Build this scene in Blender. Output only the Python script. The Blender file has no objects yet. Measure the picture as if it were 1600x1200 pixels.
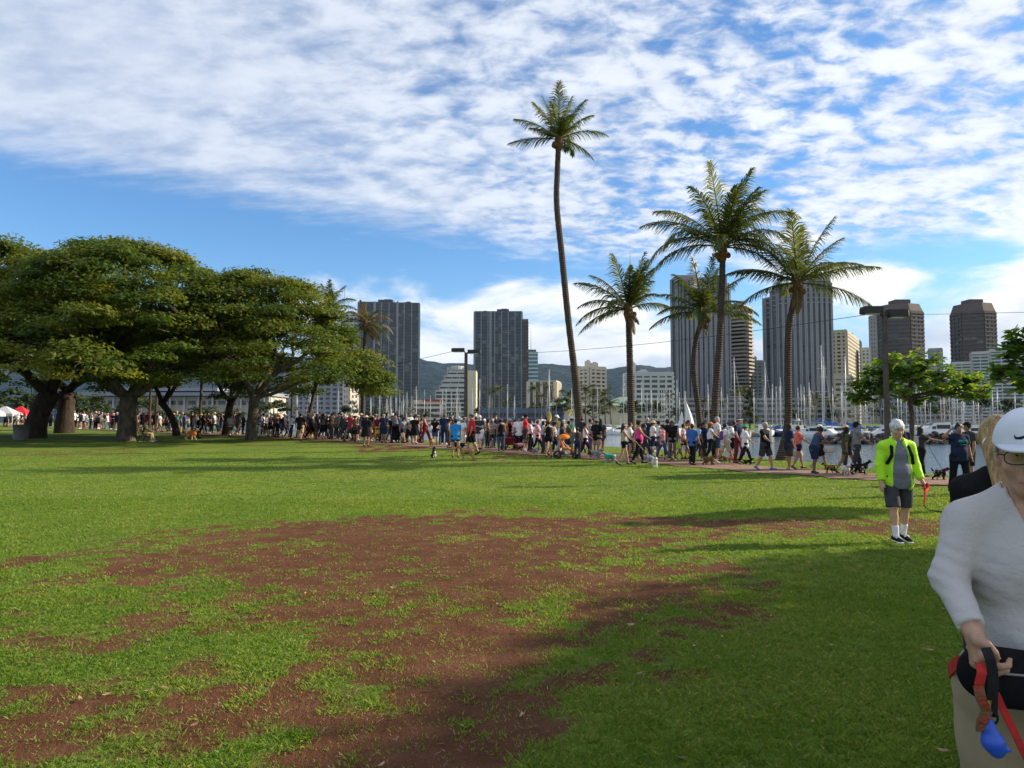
import bpy, math, random
import numpy as np
from mathutils import Vector, Matrix

R = math.radians
rng = np.random.default_rng(7)
random.seed(7)
sc = bpy.context.scene
COL = sc.collection

# ------------------------------------------------------------------ camera
FPX = 1120.0                      # focal length in pixels of a 1600 px wide picture
PITCH = math.atan(60 / FPX)
CAMZ = 1.70
cd = bpy.data.cameras.new('camera')
cd.sensor_width = 36
cd.lens = FPX / 1600 * 36
cd.clip_start = 0.05
cd.clip_end = 20000
cam = bpy.data.objects.new('camera', cd)
cam.location = (0, 0, CAMZ)
cam.rotation_euler = (R(90) + PITCH, 0, 0)
COL.objects.link(cam)
sc.camera = cam
sc.render.resolution_x, sc.render.resolution_y = 1024, 768

# ------------------------------------------------------------------ sun, sky, exposure
SUN_EL, SUN_AZ = 25.0, 12.0       # elevation; degrees from +X (right) towards +Y (ahead)
sl = bpy.data.lights.new('sun', 'SUN')
sl.energy = 5.0
sl.angle = R(0.6)
sl.color = (1.0, 0.88, 0.68)
so = bpy.data.objects.new('sun', sl)
sd = Vector((math.cos(R(SUN_EL)) * math.cos(R(SUN_AZ)), math.cos(R(SUN_EL)) * math.sin(R(SUN_AZ)), math.sin(R(SUN_EL))))
so.rotation_euler = sd.to_track_quat('Z', 'Y').to_euler()
so.location = (60, 20, 60)
COL.objects.link(so)

sc.view_settings.view_transform = 'Standard'
sc.view_settings.look = 'None'
sc.view_settings.exposure = 0.72
sc.view_settings.gamma = 1.0
sc.view_settings.use_curve_mapping = False
sc.cycles.use_denoising = True
try:
    sc.cycles.denoiser = 'OPENIMAGEDENOISE'
except Exception:
    pass
sc.cycles.max_bounces = 6
sc.cycles.diffuse_bounces = 3
sc.cycles.glossy_bounces = 3
sc.cycles.transmission_bounces = 4
sc.cycles.transparent_max_bounces = 6
sc.cycles.volume_bounces = 0
sc.cycles.sample_clamp_indirect = 4.0


class G:
    """tiny helper around a node tree: every method returns an output socket"""
    def __init__(s, nt):
        s.nt = nt

    def n(s, t, **kw):
        nd = s.nt.nodes.new(t)
        for k, v in kw.items():
            setattr(nd, k, v)
        return nd

    def put(s, sock, v):
        if isinstance(v, bpy.types.NodeSocket):
            s.nt.links.new(v, sock)
        elif v is not None:
            if sock.type == 'RGBA' and len(v) == 3:
                v = (*v, 1)
            sock.default_value = v

    def m(s, op, a, b=None, c=None, clamp=False):
        nd = s.n('ShaderNodeMath', operation=op, use_clamp=clamp)
        s.put(nd.inputs[0], a)
        if b is not None:
            s.put(nd.inputs[1], b)
        if c is not None:
            s.put(nd.inputs[2], c)
        return nd.outputs[0]

    def add(s, a, b): return s.m('ADD', a, b)
    def sub(s, a, b): return s.m('SUBTRACT', a, b)
    def mul(s, a, b): return s.m('MULTIPLY', a, b)

    def ss(s, x, lo, hi, to0=0.0, to1=1.0):
        nd = s.n('ShaderNodeMapRange', interpolation_type='SMOOTHSTEP')
        s.put(nd.inputs['Value'], x)
        s.put(nd.inputs['From Min'], lo)
        s.put(nd.inputs['From Max'], hi)
        s.put(nd.inputs['To Min'], to0)
        s.put(nd.inputs['To Max'], to1)
        return nd.outputs[0]

    def xyz(s, x, y, z):
        nd = s.n('ShaderNodeCombineXYZ')
        s.put(nd.inputs[0], x); s.put(nd.inputs[1], y); s.put(nd.inputs[2], z)
        return nd.outputs[0]

    def sep(s, v):
        nd = s.n('ShaderNodeSeparateXYZ')
        s.put(nd.inputs[0], v)
        return nd.outputs

    def noise(s, vec, scale, detail=3, rough=0.5, dist=0.0):
        nd = s.n('ShaderNodeTexNoise')
        if vec is not None:
            s.put(nd.inputs['Vector'], vec)
        s.put(nd.inputs['Scale'], scale)
        nd.inputs['Detail'].default_value = detail
        nd.inputs['Roughness'].default_value = rough
        nd.inputs['Distortion'].default_value = dist
        return nd.outputs['Fac']

    def mix(s, f, a, b):
        nd = s.n('ShaderNodeMix', data_type='RGBA')
        s.put(nd.inputs[0], f); s.put(nd.inputs[6], a); s.put(nd.inputs[7], b)
        return nd.outputs[2]

    def vmul(s, v, k):
        nd = s.n('ShaderNodeVectorMath', operation='MULTIPLY')
        s.put(nd.inputs[0], v); nd.inputs[1].default_value = k
        return nd.outputs[0]


world = bpy.data.worlds.new('World')
sc.world = world
world.use_nodes = True
wn = world.node_tree
wn.nodes.clear()
g = G(wn)
SKY_STRENGTH = 0.100
sky = g.n('ShaderNodeTexSky', sky_type='NISHITA')
sky.sun_disc = False
sky.sun_elevation = R(SUN_EL)
sky.sun_rotation = R(90 - SUN_AZ)
sky.altitude = 0
sky.air_density = 1.0
sky.dust_density = 0.35
sky.ozone_density = 2.5
dirv = g.n('ShaderNodeTexCoord').outputs['Generated']
dx, dy, dz = g.sep(dirv)
zz = g.m('MAXIMUM', dz, 0.03)
PX = g.m('DIVIDE', dx, zz)
PY = g.m('DIVIDE', dy, zz)
zq = g.add(zz, 0.22)
P = g.xyz(g.m('DIVIDE', dx, zq), g.mul(g.m('DIVIDE', dy, zq), 1.35), 0.0)
# high sheet of altocumulus: smooth in the left, broken into puffs to the right
big = g.noise(P, 1.5, 3, 0.5)
med = g.noise(g.vmul(P, (1.0, 1.15, 1)), 5.5, 6, 0.58, 0.25)
puf = g.noise(P, 15.0, 6, 0.55, 0.3)
wis = g.noise(g.vmul(P, (1.0, 2.2, 1)), 6.0, 5, 0.6)
rightness = g.ss(PX, -1.2, 0.9)
edge = g.m('MINIMUM', g.add(g.mul(PX, 0.80), 4.12), 4.45)
edge = g.sub(edge, g.mul(g.ss(PX, 1.1, 2.6), 0.55))
e1 = g.add(g.sub(edge, PY), g.mul(g.sub(wis, 0.5), 1.0))
sheet = g.ss(e1, -0.28, 0.62)
tex = g.add(g.mul(g.sub(med, 0.5), g.add(1.0, g.mul(rightness, 0.6))), g.mul(g.mul(g.sub(puf, 0.5), rightness), 2.1))
tex = g.add(tex, g.mul(g.sub(big, 0.5), 0.9))
cov = g.sub(g.add(0.82, g.mul(tex, 1.25)), g.mul(rightness, 0.17))
dens_hi = g.mul(sheet, g.ss(cov, 0.06, 0.92))
dens_hi = g.m('MULTIPLY', dens_hi, 0.90)
# low cumulus bank along the horizon
AZ = g.m('ARCTAN2', dx, dy)
EL = g.m('ARCSINE', dz)
Q = g.xyz(g.mul(AZ, 1.0), g.mul(EL, 2.6), 0.37)
lown = g.noise(Q, 5.0, 6, 0.55, 0.3)
lowb = g.noise(g.xyz(AZ, 0.0, 3.1), 3.4, 2, 0.5)
top = g.add(0.10, g.mul(lowb, 0.15))
top = g.add(top, g.mul(g.ss(AZ, 0.28, 0.62), 0.045))
top = g.add(top, g.mul(g.ss(AZ, -0.25, -0.5), -0.09))
lowd = g.add(g.mul(g.sub(top, EL), 7.0), g.mul(g.sub(lown, 0.52), 3.2))
dens_lo = g.ss(lowd, -0.22, 0.42)
# thin veil near the horizon
veil = g.ss(EL, 0.26, 0.0, 0.0, 0.22)
shade_hi = g.ss(g.add(med, g.mul(puf, 0.6)), 0.55, 1.05)
sunside = g.ss(AZ, -0.7, 0.75)
c_hi = g.mix(shade_hi, (3.5, 4.0, 5.0), g.mix(sunside, (4.9, 5.3, 6.0), (6.8, 7.0, 7.2)))
lowshade = g.ss(g.add(lown, g.mul(g.sub(EL, 0.03), 2.6)), 0.5, 0.85)
c_lo = g.mix(lowshade, (3.4, 4.1, 5.1), g.mix(sunside, (6.0, 6.3, 6.7), (7.6, 7.4, 6.9)))
skyc = g.n('ShaderNodeMix', data_type='RGBA', blend_type='MULTIPLY')
skyc.inputs[0].default_value = 1.0
g.put(skyc.inputs[6], sky.outputs[0])
skyc.inputs[7].default_value = (0.68, 0.94, 1.15, 1)
c0 = g.mix(veil, skyc.outputs[2], (5.0, 6.0, 7.0))
c1 = g.mix(dens_hi, c0, c_hi)
c2 = g.mix(dens_lo, c1, c_lo)
bg = g.n('ShaderNodeBackground')
g.put(bg.inputs[0], c2)
bg.inputs[1].default_value = SKY_STRENGTH
wo = g.n('ShaderNodeOutputWorld')
wn.links.new(bg.outputs[0], wo.inputs[0])

# ------------------------------------------------------------------ geometry helpers
def pt(px, py, Y):
    """the point at depth Y that the camera sees at pixel (px, py) of the 1600x1200 photograph"""
    u, v = (px - 800) / FPX, (600 - py) / FPX
    k = Y / (math.cos(PITCH) - v * math.sin(PITCH))
    return Vector((k * u, Y, CAMZ + k * (v * math.cos(PITCH) + math.sin(PITCH))))


def softplus(t, s=3.0):
    return np.log1p(np.exp(-np.abs(t) / s)) * s + np.maximum(t, 0)


SHORE = np.array([[-400, 150], [-100, 110], [100, 86], [300, 68], [450, 57], [600, 50], [700, 46.5], [800, 43], [960, 40.5], [1080, 36], [1200, 31.5], [1350, 26.2], [1450, 23.4], [1600, 19.7], [1800, 17], [2400, 12]], float)
PATH = np.array([[-100, 97], [100, 75], [300, 60.5], [450, 51], [560, 45.3], [650, 41.7], [700, 39.7], [800, 35.6], [900, 32.4], [1000, 29.8], [1100, 27.3], [1200, 24.6], [1350, 21.9], [1500, 19.6], [1700, 16.6], [2000, 13.5]], float)


def shore_y(u):
    return np.interp(u * FPX + 800, SHORE[:, 0], SHORE[:, 1])


def path_y(px):
    return float(np.interp(px, PATH[:, 0], PATH[:, 1]))


def smooth01(t):
    t = np.clip(t, 0, 1)
    return t * t * (3 - 2 * t)


WATER_Z = -1.15


def far_y(u):
    return np.interp(u * FPX + 800, [-600, 300, 700, 1000, 1200, 1450, 2400], [520, 470, 430, 330, 270, 235, 200])


def gz(x, y):
    """height of the park lawn, the bank, the basin floor and the far shore"""
    x = np.asarray(x, float); y = np.asarray(y, float)
    z = 0.022 * softplus(np.minimum(y, 75) - 24)
    z = z + 0.03 * np.sin(x * 0.31 + 1.3) * np.sin(y * 0.23 + 0.4) * smooth01((y - 3) / 8)
    ys = np.maximum(y, 1.0)
    u = np.clip(x / ys, -3, 3)
    k = np.sqrt(1 + u * u * 0.5)
    d = (y - shore_y(u)) / k
    d = np.where(y < 3, -5.0, d)
    s = smooth01((d + 0.2) / 2.2)
    z = z * (1 - s) + (-3.0) * s
    f = smooth01((y - far_y(u)) / 5.0)
    return z * (1 - f) + 0.5 * f


def gzf(x, y):
    return float(gz(x, y))


def ground_at(px, Y):
    X = (px - 800) / FPX * Y
    return Vector((X, Y, gzf(X, Y)))


def hash2(ix, iy, seed=0):
    h = (ix.astype(np.int64) * 374761393 + iy.astype(np.int64) * 668265263 + seed * 1442695041) & 0x7fffffff
    h = ((h ^ (h >> 13)) * 1274126177) & 0x7fffffff
    h = h ^ (h >> 16)
    return (h & 0xffff) / 65535.0


def vnoise(x, y, seed=0):
    ix = np.floor(x); iy = np.floor(y)
    fx = x - ix; fy = y - iy
    fx = fx * fx * (3 - 2 * fx); fy = fy * fy * (3 - 2 * fy)
    ix = ix.astype(np.int64); iy = iy.astype(np.int64)
    a = hash2(ix, iy, seed); b = hash2(ix + 1, iy, seed); c = hash2(ix, iy + 1, seed); d = hash2(ix + 1, iy + 1, seed)
    return (a * (1 - fx) + b * fx) * (1 - fy) + (c * (1 - fx) + d * fx) * fy


def fbm(x, y, octv=4, seed=0, rough=0.5):
    s = 0; a = 1; t = 0
    for i in range(octv):
        s = s + a * vnoise(x * 2 ** i + 17.3 * i, y * 2 ** i - 9.1 * i, seed + i)
        t += a; a *= rough
    return s / t


def npmesh(name, V, F, smooth=True, attrs=None):
    """mesh from numpy arrays; F is one (n,3)/(n,4) array or a list of such arrays"""
    V = np.ascontiguousarray(V, np.float32)
    Fs = [f for f in (F if isinstance(F, list) else [F]) if len(f)]
    me = bpy.data.meshes.new(name)
    me.vertices.add(len(V))
    me.vertices.foreach_set('co', V.ravel())
    loops = np.concatenate([np.asarray(f, np.int32).ravel() for f in Fs])
    tot = np.concatenate([np.full(len(f), f.shape[1], np.int32) for f in Fs])
    start = np.concatenate([[0], np.cumsum(tot)[:-1]]).astype(np.int32)
    me.loops.add(len(loops)); me.loops.foreach_set('vertex_index', loops)
    me.polygons.add(len(tot)); me.polygons.foreach_set('loop_start', start); me.polygons.foreach_set('loop_total', tot)
    me.polygons.foreach_set('use_smooth', np.full(len(tot), smooth, bool))
    me.update(calc_edges=True)
    for k, a in (attrs or {}).items():
        at = me.attributes.new(k, 'FLOAT', 'POINT')
        at.data.foreach_set('value', np.ascontiguousarray(a, np.float32))
    return me


class MB:
    """collects simple solids into one mesh"""
    def __init__(s):
        s.V = []; s.F3 = []; s.F4 = []; s.n = 0; s.Fn = []

    def _add(s, V, F):
        for f in F:
            s.Fn.append(tuple(i + s.n for i in f))
        s.V.extend(V); s.n += len(V)

    def box(s, c, d, rz=0.0):
        """centre, full dimensions"""
        cx, cy, cz = c; hx, hy, hz = d[0] / 2, d[1] / 2, d[2] / 2
        ca, sa = math.cos(rz), math.sin(rz)
        V = []
        for z in (-hz, hz):
            for x, y in ((-hx, -hy), (hx, -hy), (hx, hy), (-hx, hy)):
                V.append((cx + x * ca - y * sa, cy + x * sa + y * ca, cz + z))
        s._add(V, [(3, 2, 1, 0), (4, 5, 6, 7), (0, 1, 5, 4), (1, 2, 6, 5), (2, 3, 7, 6), (3, 0, 4, 7)])

    def prism(s, poly, z0, z1, top_scale=1.0, top_off=(0, 0)):
        n = len(poly)
        cx = sum(p[0] for p in poly) / n; cy = sum(p[1] for p in poly) / n
        V = [(p[0], p[1], z0) for p in poly] + [(cx + (p[0] - cx) * top_scale + top_off[0], cy + (p[1] - cy) * top_scale + top_off[1], z1) for p in poly]
        F = [tuple(range(n - 1, -1, -1)), tuple(range(n, 2 * n))]
        for i in range(n):
            j = (i + 1) % n
            F.append((i, j, n + j, n + i))
        s._add(V, F)

    def tube(s, pts, rad, n=6, cap=True):
        pts = [Vector(p) for p in pts]
        if not hasattr(rad, '__len__'):
            rad = [rad] * len(pts)
        V = []
        up = Vector((0.13, 0.21, 1)).normalized()
        T0 = None
        for i, p in enumerate(pts):
            t = (pts[min(i + 1, len(pts) - 1)] - pts[max(i - 1, 0)]).normalized()
            if T0 is None:
                a = t.cross(up)
                if a.length < 0.1:
                    a = t.cross(Vector((1, 0, 0)))
                a.normalize()
            else:
                a = (A - t * A.dot(t)).normalized()
            A = a; T0 = t
            b = t.cross(a)
            for k in range(n):
                w = 2 * math.pi * k / n
                V.append(tuple(p + (a * math.cos(w) + b * math.sin(w)) * rad[i]))
        F = []
        for i in range(len(pts) - 1):
            for k in range(n):
                k2 = (k + 1) % n
                F.append((i * n + k, i * n + k2, (i + 1) * n + k2, (i + 1) * n + k))
        if cap:
            F.append(tuple(range(n - 1, -1, -1)))
            F.append(tuple((len(pts) - 1) * n + k for k in range(n)))
        s._add(V, F)

    def bar(s, a, b, r, n=5):
        s.tube([a, b], r, n)

    def lathe(s, prof, n=16, c=(0, 0, 0)):
        V = []; F = []
        for (r, z) in prof:
            for k in range(n):
                w = 2 * math.pi * k / n
                V.append((c[0] + r * math.cos(w), c[1] + r * math.sin(w), c[2] + z))
        for i in range(len(prof) - 1):
            for k in range(n):
                k2 = (k + 1) % n
                F.append((i * n + k, i * n + k2, (i + 1) * n + k2, (i + 1) * n + k))
        F.append(tuple(range(n - 1, -1, -1)))
        F.append(tuple((len(prof) - 1) * n + k for k in range(n)))
        s._add(V, F)

    def quad(s, a, b, c, d):
        s._add([tuple(a), tuple(b), tuple(c), tuple(d)], [(0, 1, 2, 3)])

    def loft(s, rings, closed=True, cap=True):
        n = len(rings[0]); V = [tuple(p) for r in rings for p in r]; F = []
        for i in range(len(rings) - 1):
            for k in range(n if closed else n - 1):
                k2 = (k + 1) % n
                F.append((i * n + k, i * n + k2, (i + 1) * n + k2, (i + 1) * n + k))
        if cap:
            F.append(tuple(range(n - 1, -1, -1)))
            F.append(tuple((len(rings) - 1) * n + k for k in range(n)))
        s._add(V, F)

    def mesh(s, name, smooth=False):
        me = bpy.data.meshes.new(name)
        me.from_pydata(s.V, [], s.Fn)
        if smooth:
            me.polygons.foreach_set('use_smooth', [True] * len(me.polygons))
        me.update()
        return me


def obj(name, me, mat=None, parent=None, loc=None, kind=None, link_obj=False):
    if isinstance(me, MB):
        me = me.mesh(name)
    o = bpy.data.objects.new(name, me)
    COL.objects.link(o)
    if mat is not None:
        if link_obj:
            if not me.materials:
                me.materials.append(None)
            o.material_slots[0].link = 'OBJECT'
            o.material_slots[0].material = mat
        elif not me.materials:
            me.materials.append(mat)
    if parent is not None:
        o.parent = parent
    if loc is not None:
        o.location = loc
    if kind:
        o['kind'] = kind
    return o


def tag(o, label=None, cat=None, group=None, kind=None):
    if label: o['label'] = label
    if cat: o['category'] = cat
    if group: o['group'] = group
    if kind: o['kind'] = kind
    return o


def thing(name, label, cat, loc=(0, 0, 0), rz=0.0, group=None, scale=1.0):
    o = bpy.data.objects.new(name, None)
    o.empty_display_size = 0.2
    COL.objects.link(o)
    o.location = loc
    o.rotation_euler = (0, 0, rz)
    if scale != 1.0:
        o.scale = (scale,) * 3
    return tag(o, label, cat, group)


def copy_tree(o, parent=None):
    c = o.copy()
    COL.objects.link(c)
    if parent is not None:
        c.parent = parent
    for ch in list(o.children):
        copy_tree(ch, c)
    return c


# ------------------------------------------------------------------ materials
MATS = {}


def mat(name, color, rough=0.7, var=0.12, scale=6.0, bump=0.0, bscale=40.0, metal=0.0, spec=0.3, trans=0.0, detail=4):
    """principled colour with gentle value noise, optional relief"""
    if name in MATS:
        return MATS[name]
    m = bpy.data.materials.new(name); m.use_nodes = True
    nt = m.node_tree; nt.nodes.clear(); g = G(nt)
    bs = g.n('ShaderNodeBsdfPrincipled')
    co = g.n('ShaderNodeTexCoord').outputs['Object']
    nz = g.noise(co, scale, detail, 0.6)
    lo = tuple(c * (1 - var) for c in color); hi = tuple(min(1, c * (1 + var)) for c in color)
    g.put(bs.inputs['Base Color'], g.mix(g.ss(nz, 0.3, 0.7), lo, hi))
    bs.inputs['Roughness'].default_value = rough
    bs.inputs['Metallic'].default_value = metal
    bs.inputs['Specular IOR Level'].default_value = spec
    if bump > 0:
        bp = g.n('ShaderNodeBump')
        bp.inputs['Strength'].default_value = 1.0
        bp.inputs['Distance'].default_value = bump
        g.put(bp.inputs['Height'], g.noise(co, bscale, 4, 0.6))
        nt.links.new(bp.outputs[0], bs.inputs['Normal'])
    out = g.n('ShaderNodeOutputMaterial')
    sh = bs.outputs[0]
    if trans > 0:
        tr = g.n('ShaderNodeBsdfTranslucent')
        tr.inputs[0].default_value = (*[min(1, c * 1.6) for c in color], 1)
        mx = g.n('ShaderNodeMixShader'); mx.inputs[0].default_value = trans
        nt.links.new(sh, mx.inputs[1]); nt.links.new(tr.outputs[0], mx.inputs[2]); sh = mx.outputs[0]
    nt.links.new(sh, out.inputs[0])
    MATS[name] = m
    return m


def leaf_mat(name, dark, mid, light, trans=0.35, rough=0.55):
    """foliage: a per-leaf random attribute picks the hue"""
    if name in MATS:
        return MATS[name]
    m = bpy.data.materials.new(name); m.use_nodes = True
    nt = m.node_tree; nt.nodes.clear(); g = G(nt)
    at = g.n('ShaderNodeAttribute', attribute_name='rnd')
    r = g.n('ShaderNodeValToRGB')
    cr = r.color_ramp
    cr.elements[0].position = 0.0; cr.elements[0].color = (*dark, 1)
    cr.elements[1].position = 1.0; cr.elements[1].color = (*light, 1)
    e = cr.elements.new(0.5); e.color = (*mid, 1)
    nt.links.new(at.outputs['Fac'], r.inputs[0])
    bs = g.n('ShaderNodeBsdfPrincipled')
    nt.links.new(r.outputs[0], bs.inputs['Base Color'])
    bs.inputs['Roughness'].default_value = rough
    bs.inputs['Specular IOR Level'].default_value = 0.25
    tr = g.n('ShaderNodeBsdfTranslucent')
    mm = g.n('ShaderNodeMix', data_type='RGBA', blend_type='MULTIPLY')
    mm.inputs[0].default_value = 1.0
    nt.links.new(r.outputs[0], mm.inputs[6]); mm.inputs[7].default_value = (1.7, 1.5, 0.8, 1)
    nt.links.new(mm.outputs[2], tr.inputs[0])
    mx = g.n('ShaderNodeMixShader'); mx.inputs[0].default_value = trans
    nt.links.new(bs.outputs[0], mx.inputs[1]); nt.links.new(tr.outputs[0], mx.inputs[2])
    out = g.n('ShaderNodeOutputMaterial')
    nt.links.new(mx.outputs[0], out.inputs[0])
    MATS[name] = m
    return m


def bark_mat(name, c1, c2, ring=0.0, scale=6.0):
    if name in MATS:
        return MATS[name]
    m = bpy.data.materials.new(name); m.use_nodes = True
    nt = m.node_tree; nt.nodes.clear(); g = G(nt)
    co = g.n('ShaderNodeTexCoord').outputs['Object']
    nz = g.noise(g.vmul(co, (1, 1, 0.35)), scale, 6, 0.65)
    f = g.ss(nz, 0.32, 0.68)
    h = nz
    if ring > 0:
        w = g.n('ShaderNodeTexWave', wave_type='BANDS', bands_direction='Z')
        g.put(w.inputs['Vector'], co)
        w.inputs['Scale'].default_value = ring
        w.inputs['Distortion'].default_value = 1.2
        w.inputs['Detail'].default_value = 3
        f = g.m('MULTIPLY_ADD', w.outputs['Fac'], 0.45, g.mul(f, 0.55))
        h = g.add(nz, w.outputs['Fac'])
    bs = g.n('ShaderNodeBsdfPrincipled')
    g.put(bs.inputs['Base Color'], g.mix(f, c1, c2))
    bs.inputs['Roughness'].default_value = 0.9
    bs.inputs['Specular IOR Level'].default_value = 0.15
    bp = g.n('ShaderNodeBump'); bp.inputs['Distance'].default_value = 0.04
    g.put(bp.inputs['Height'], h)
    nt.links.new(bp.outputs[0], bs.inputs['Normal'])
    out = g.n('ShaderNodeOutputMaterial'); nt.links.new(bs.outputs[0], out.inputs[0])
    MATS[name] = m
    return m
# ================================================================== the setting
def grow(a, b, step0, k):
    out = [a]; s = step0; sg = 1 if b > a else -1
    while (out[-1] - b) * sg < 0:
        out.append(out[-1] + sg * s); s *= k
    return out[1:]


# worn patches: (px, py, half width px, half height px, weight) read off the photograph, turned into lawn coordinates
PATCHES = [(500, 850, 300, 44, 1.25), (330, 880, 150, 22, .45), (820, 822, 330, 26, 1.1), (1260, 815, 260, 11, 1.2), (760, 880, 280, 45, .70), (780, 930, 300, 60, .62),
           (900, 900, 180, 55, .55), (330, 965, 330, 45, .38), (40, 960, 120, 35, .4), (690, 1035, 130, 34, .75), (620, 985, 230, 32, .4),
           (300, 1085, 260, 32, .6), (560, 1150, 240, 60, .6), (60, 1150, 180, 45, .6), (1110, 905, 150, 40, .55), (960, 1030, 120, 30, .35), (770, 1090, 70, 40, .4),
           (360, 1020, 430, 130, .46), (640, 1080, 260, 110, .34), (150, 880, 200, 40, .18), (430, 1015, 230, 22, -.55), (170, 1020, 150, 24, -.3), (360, 1165, 130, 24, -.4), (800, 1150, 110, 60, -.5), (860, 1010, 60, 18, -.25), (930, 800, 60, 7, -.3), (560, 1085, 120, 20, -.3),
           (100, 708, 160, 6, .35), (630, 700, 75, 4.0, 1.0), (790, 716, 60, 3.5, .45), (820, 708, 60, 2, .6)]
PW = []
for (cx_, cy_, rx_, ry_, w_) in PATCHES:
    yb = (cy_ - 660) / FPX
    Yc = CAMZ / yb
    for _ in range(6):
        Yc = (CAMZ - gzf((cx_ - 800) / FPX * Yc, Yc)) / yb
    hc = CAMZ - gzf((cx_ - 800) / FPX * Yc, Yc)
    rY = hc * FPX / max(cy_ - 660 - ry_, 3) - hc * FPX / (cy_ - 660 + ry_)
    PW.append(((cx_ - 800) / FPX * Yc, Yc, rx_ * Yc / FPX, rY / 2, w_))


def bare_raw(x, y):
    """worn-ness of the lawn, about 0 (full turf) to 1 (bare soil)"""
    wx = x + 0.9 * (fbm(x * 0.7, y * 0.7, 3, 5) - 0.5) * (0.6 + 0.1 * y)
    wy = y + 1.3 * (fbm(x * 0.6 + 9, y * 0.6, 3, 6) - 0.5) * (0.5 + 0.12 * y)
    s = np.zeros_like(x)
    for (cx, cy, rx, ry, w) in PW:
        q = ((wx - cx) / rx) ** 2 + ((wy - cy) / ry) ** 2
        s += w * np.exp(-q * q * 0.55 - q * 0.25)
    return s


def bare(x, y):
    s = bare_raw(x, y)
    s = 1.12 * s / (1 + .42 * np.maximum(s, 0))
    n = fbm(x * 2.3, y * 2.3, 4, 11, 0.6) - 0.5
    n2 = fbm(x * 7.5, y * 7.5, 3, 31, 0.6) - 0.5
    s = s * .95 + n * 2.0 * smooth01(s * 2.4 + 0.2) + n2 * 1.5 * smooth01(s * 2.4 + 0.1)
    return np.clip(smooth01((s - 0.12) / 0.98), 0, 1)


xs = sorted(set(np.round(np.concatenate([np.arange(-13, 13.01, 0.15), grow(13, 22, 0.2, 1.02), grow(-13, -46, 0.25, 1.01), grow(22, 6500, 0.6, 1.25), grow(-46, -6500, 0.6, 1.25)]), 4)))
ys_ = sorted(set(np.round(np.concatenate([np.arange(2.6, 15.01, 0.13), grow(15, 52, 0.20, 1.010), grow(52, 100, 0.5, 1.02), grow(100, 700, 2.0, 1.06), grow(700, 9000, 60, 1.3), grow(2.6, -60, 0.3, 1.3)]), 4)))
xs = np.array(xs); ys_ = np.array(ys_)
gx, gy = np.meshgrid(xs, ys_)
gzv = gz(gx.ravel(), gy.ravel())
V = np.stack([gx.ravel(), gy.ravel(), gzv], 1)
nx, ny = len(xs), len(ys_)
ii = (np.arange(ny - 1)[:, None] * nx + np.arange(nx - 1)[None, :]).ravel()
F = np.stack([ii, ii + 1, ii + nx + 1, ii + nx], 1)
near = (np.abs(V[:, 0]) < 60) & (V[:, 1] > 2) & (V[:, 1] < 70)
bareA = np.zeros(len(V)); bareA[near] = bare(V[near, 0], V[near, 1])
mm = bareA * 0
gm = npmesh('ground', V, F, True, {'bare': bareA})

m = bpy.data.materials.new('turf_and_soil'); m.use_nodes = True
nt = m.node_tree; nt.nodes.clear(); g = G(nt)
co = g.n('ShaderNodeNewGeometry').outputs['Position']
br = g.n('ShaderNodeAttribute', attribute_name='bare').outputs['Fac']
n1 = g.noise(co, 0.35, 4, 0.6)
n2 = g.noise(co, 2.6, 5, 0.65)
n3 = g.noise(co, 22.0, 4, 0.7)
n4 = g.noise(co, 75.0, 3, 0.7)
py_ = g.sep(co)[1]
turf = g.mix(g.ss(g.add(g.mul(n1, 0.6), g.mul(n2, 0.4)), 0.36, 0.64), (0.096, 0.166, 0.020), (0.180, 0.228, 0.034))
n0 = g.noise(g.vmul(co, (0.35, 1.0, 1.0)), 0.16, 3, 0.6)
turf = g.mix(g.mul(g.ss(n0, 0.45, 0.7), 0.45), turf, (0.19, 0.185, 0.055))
turf = g.mix(g.mul(g.ss(n3, 0.45, 0.75), 0.55), turf, (0.045, 0.080, 0.014))
turf = g.mix(g.mul(g.ss(n4, 0.55, 0.8), 0.35), turf, (0.19, 0.20, 0.07))
soil = g.mix(g.ss(n2, 0.3, 0.7), (0.102, 0.041, 0.020), (0.152, 0.067, 0.035))
soil = g.mix(g.mul(g.ss(n3, 0.5, 0.8), 0.6), soil, (0.042, 0.018, 0.011))
n5 = g.noise(co, 150.0, 2, 0.6)
soil = g.mix(g.mul(g.ss(n4, 0.60, 0.76), 0.6), soil, (0.25, 0.15, 0.085))
soil = g.mix(g.mul(g.ss(n5, 0.58, 0.74), 0.55), soil, (0.030, 0.013, 0.009))
soil = g.mix(g.mul(g.ss(n1, 0.50, 0.66), 0.35), soil, (0.20, 0.105, 0.058))
bb = g.ss(g.add(g.add(br, g.mul(g.sub(n3, 0.5), 1.3)), g.mul(g.sub(n2, 0.5), 0.7)), 0.16, 0.58)
turf = g.mix(g.mul(g.ss(g.add(br, g.mul(g.sub(n2, .5), .5)), 0.02, 0.5), 0.75), turf, g.mix(n3, (0.105, 0.075, 0.030), (0.16, 0.13, 0.05)))
colr = g.mix(bb, turf, soil)
bs = g.n('ShaderNodeBsdfPrincipled')
g.put(bs.inputs['Base Color'], colr)
bs.inputs['Roughness'].default_value = 0.95
bs.inputs['Specular IOR Level'].default_value = 0.08
bp = g.n('ShaderNodeBump'); bp.inputs['Distance'].default_value = 0.07; bp.inputs['Strength'].default_value = 0.9
g.put(bp.inputs['Height'], g.add(g.add(g.mul(n3, 0.7), g.mul(n4, 0.35)), g.mul(n2, 0.6)))
nt.links.new(bp.outputs[0], bs.inputs['Normal'])
out = g.n('ShaderNodeOutputMaterial'); nt.links.new(bs.outputs[0], out.inputs[0])
tag(obj('ground', gm, m), 'worn green park lawn with reddish bare soil patches', kind='structure')

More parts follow.
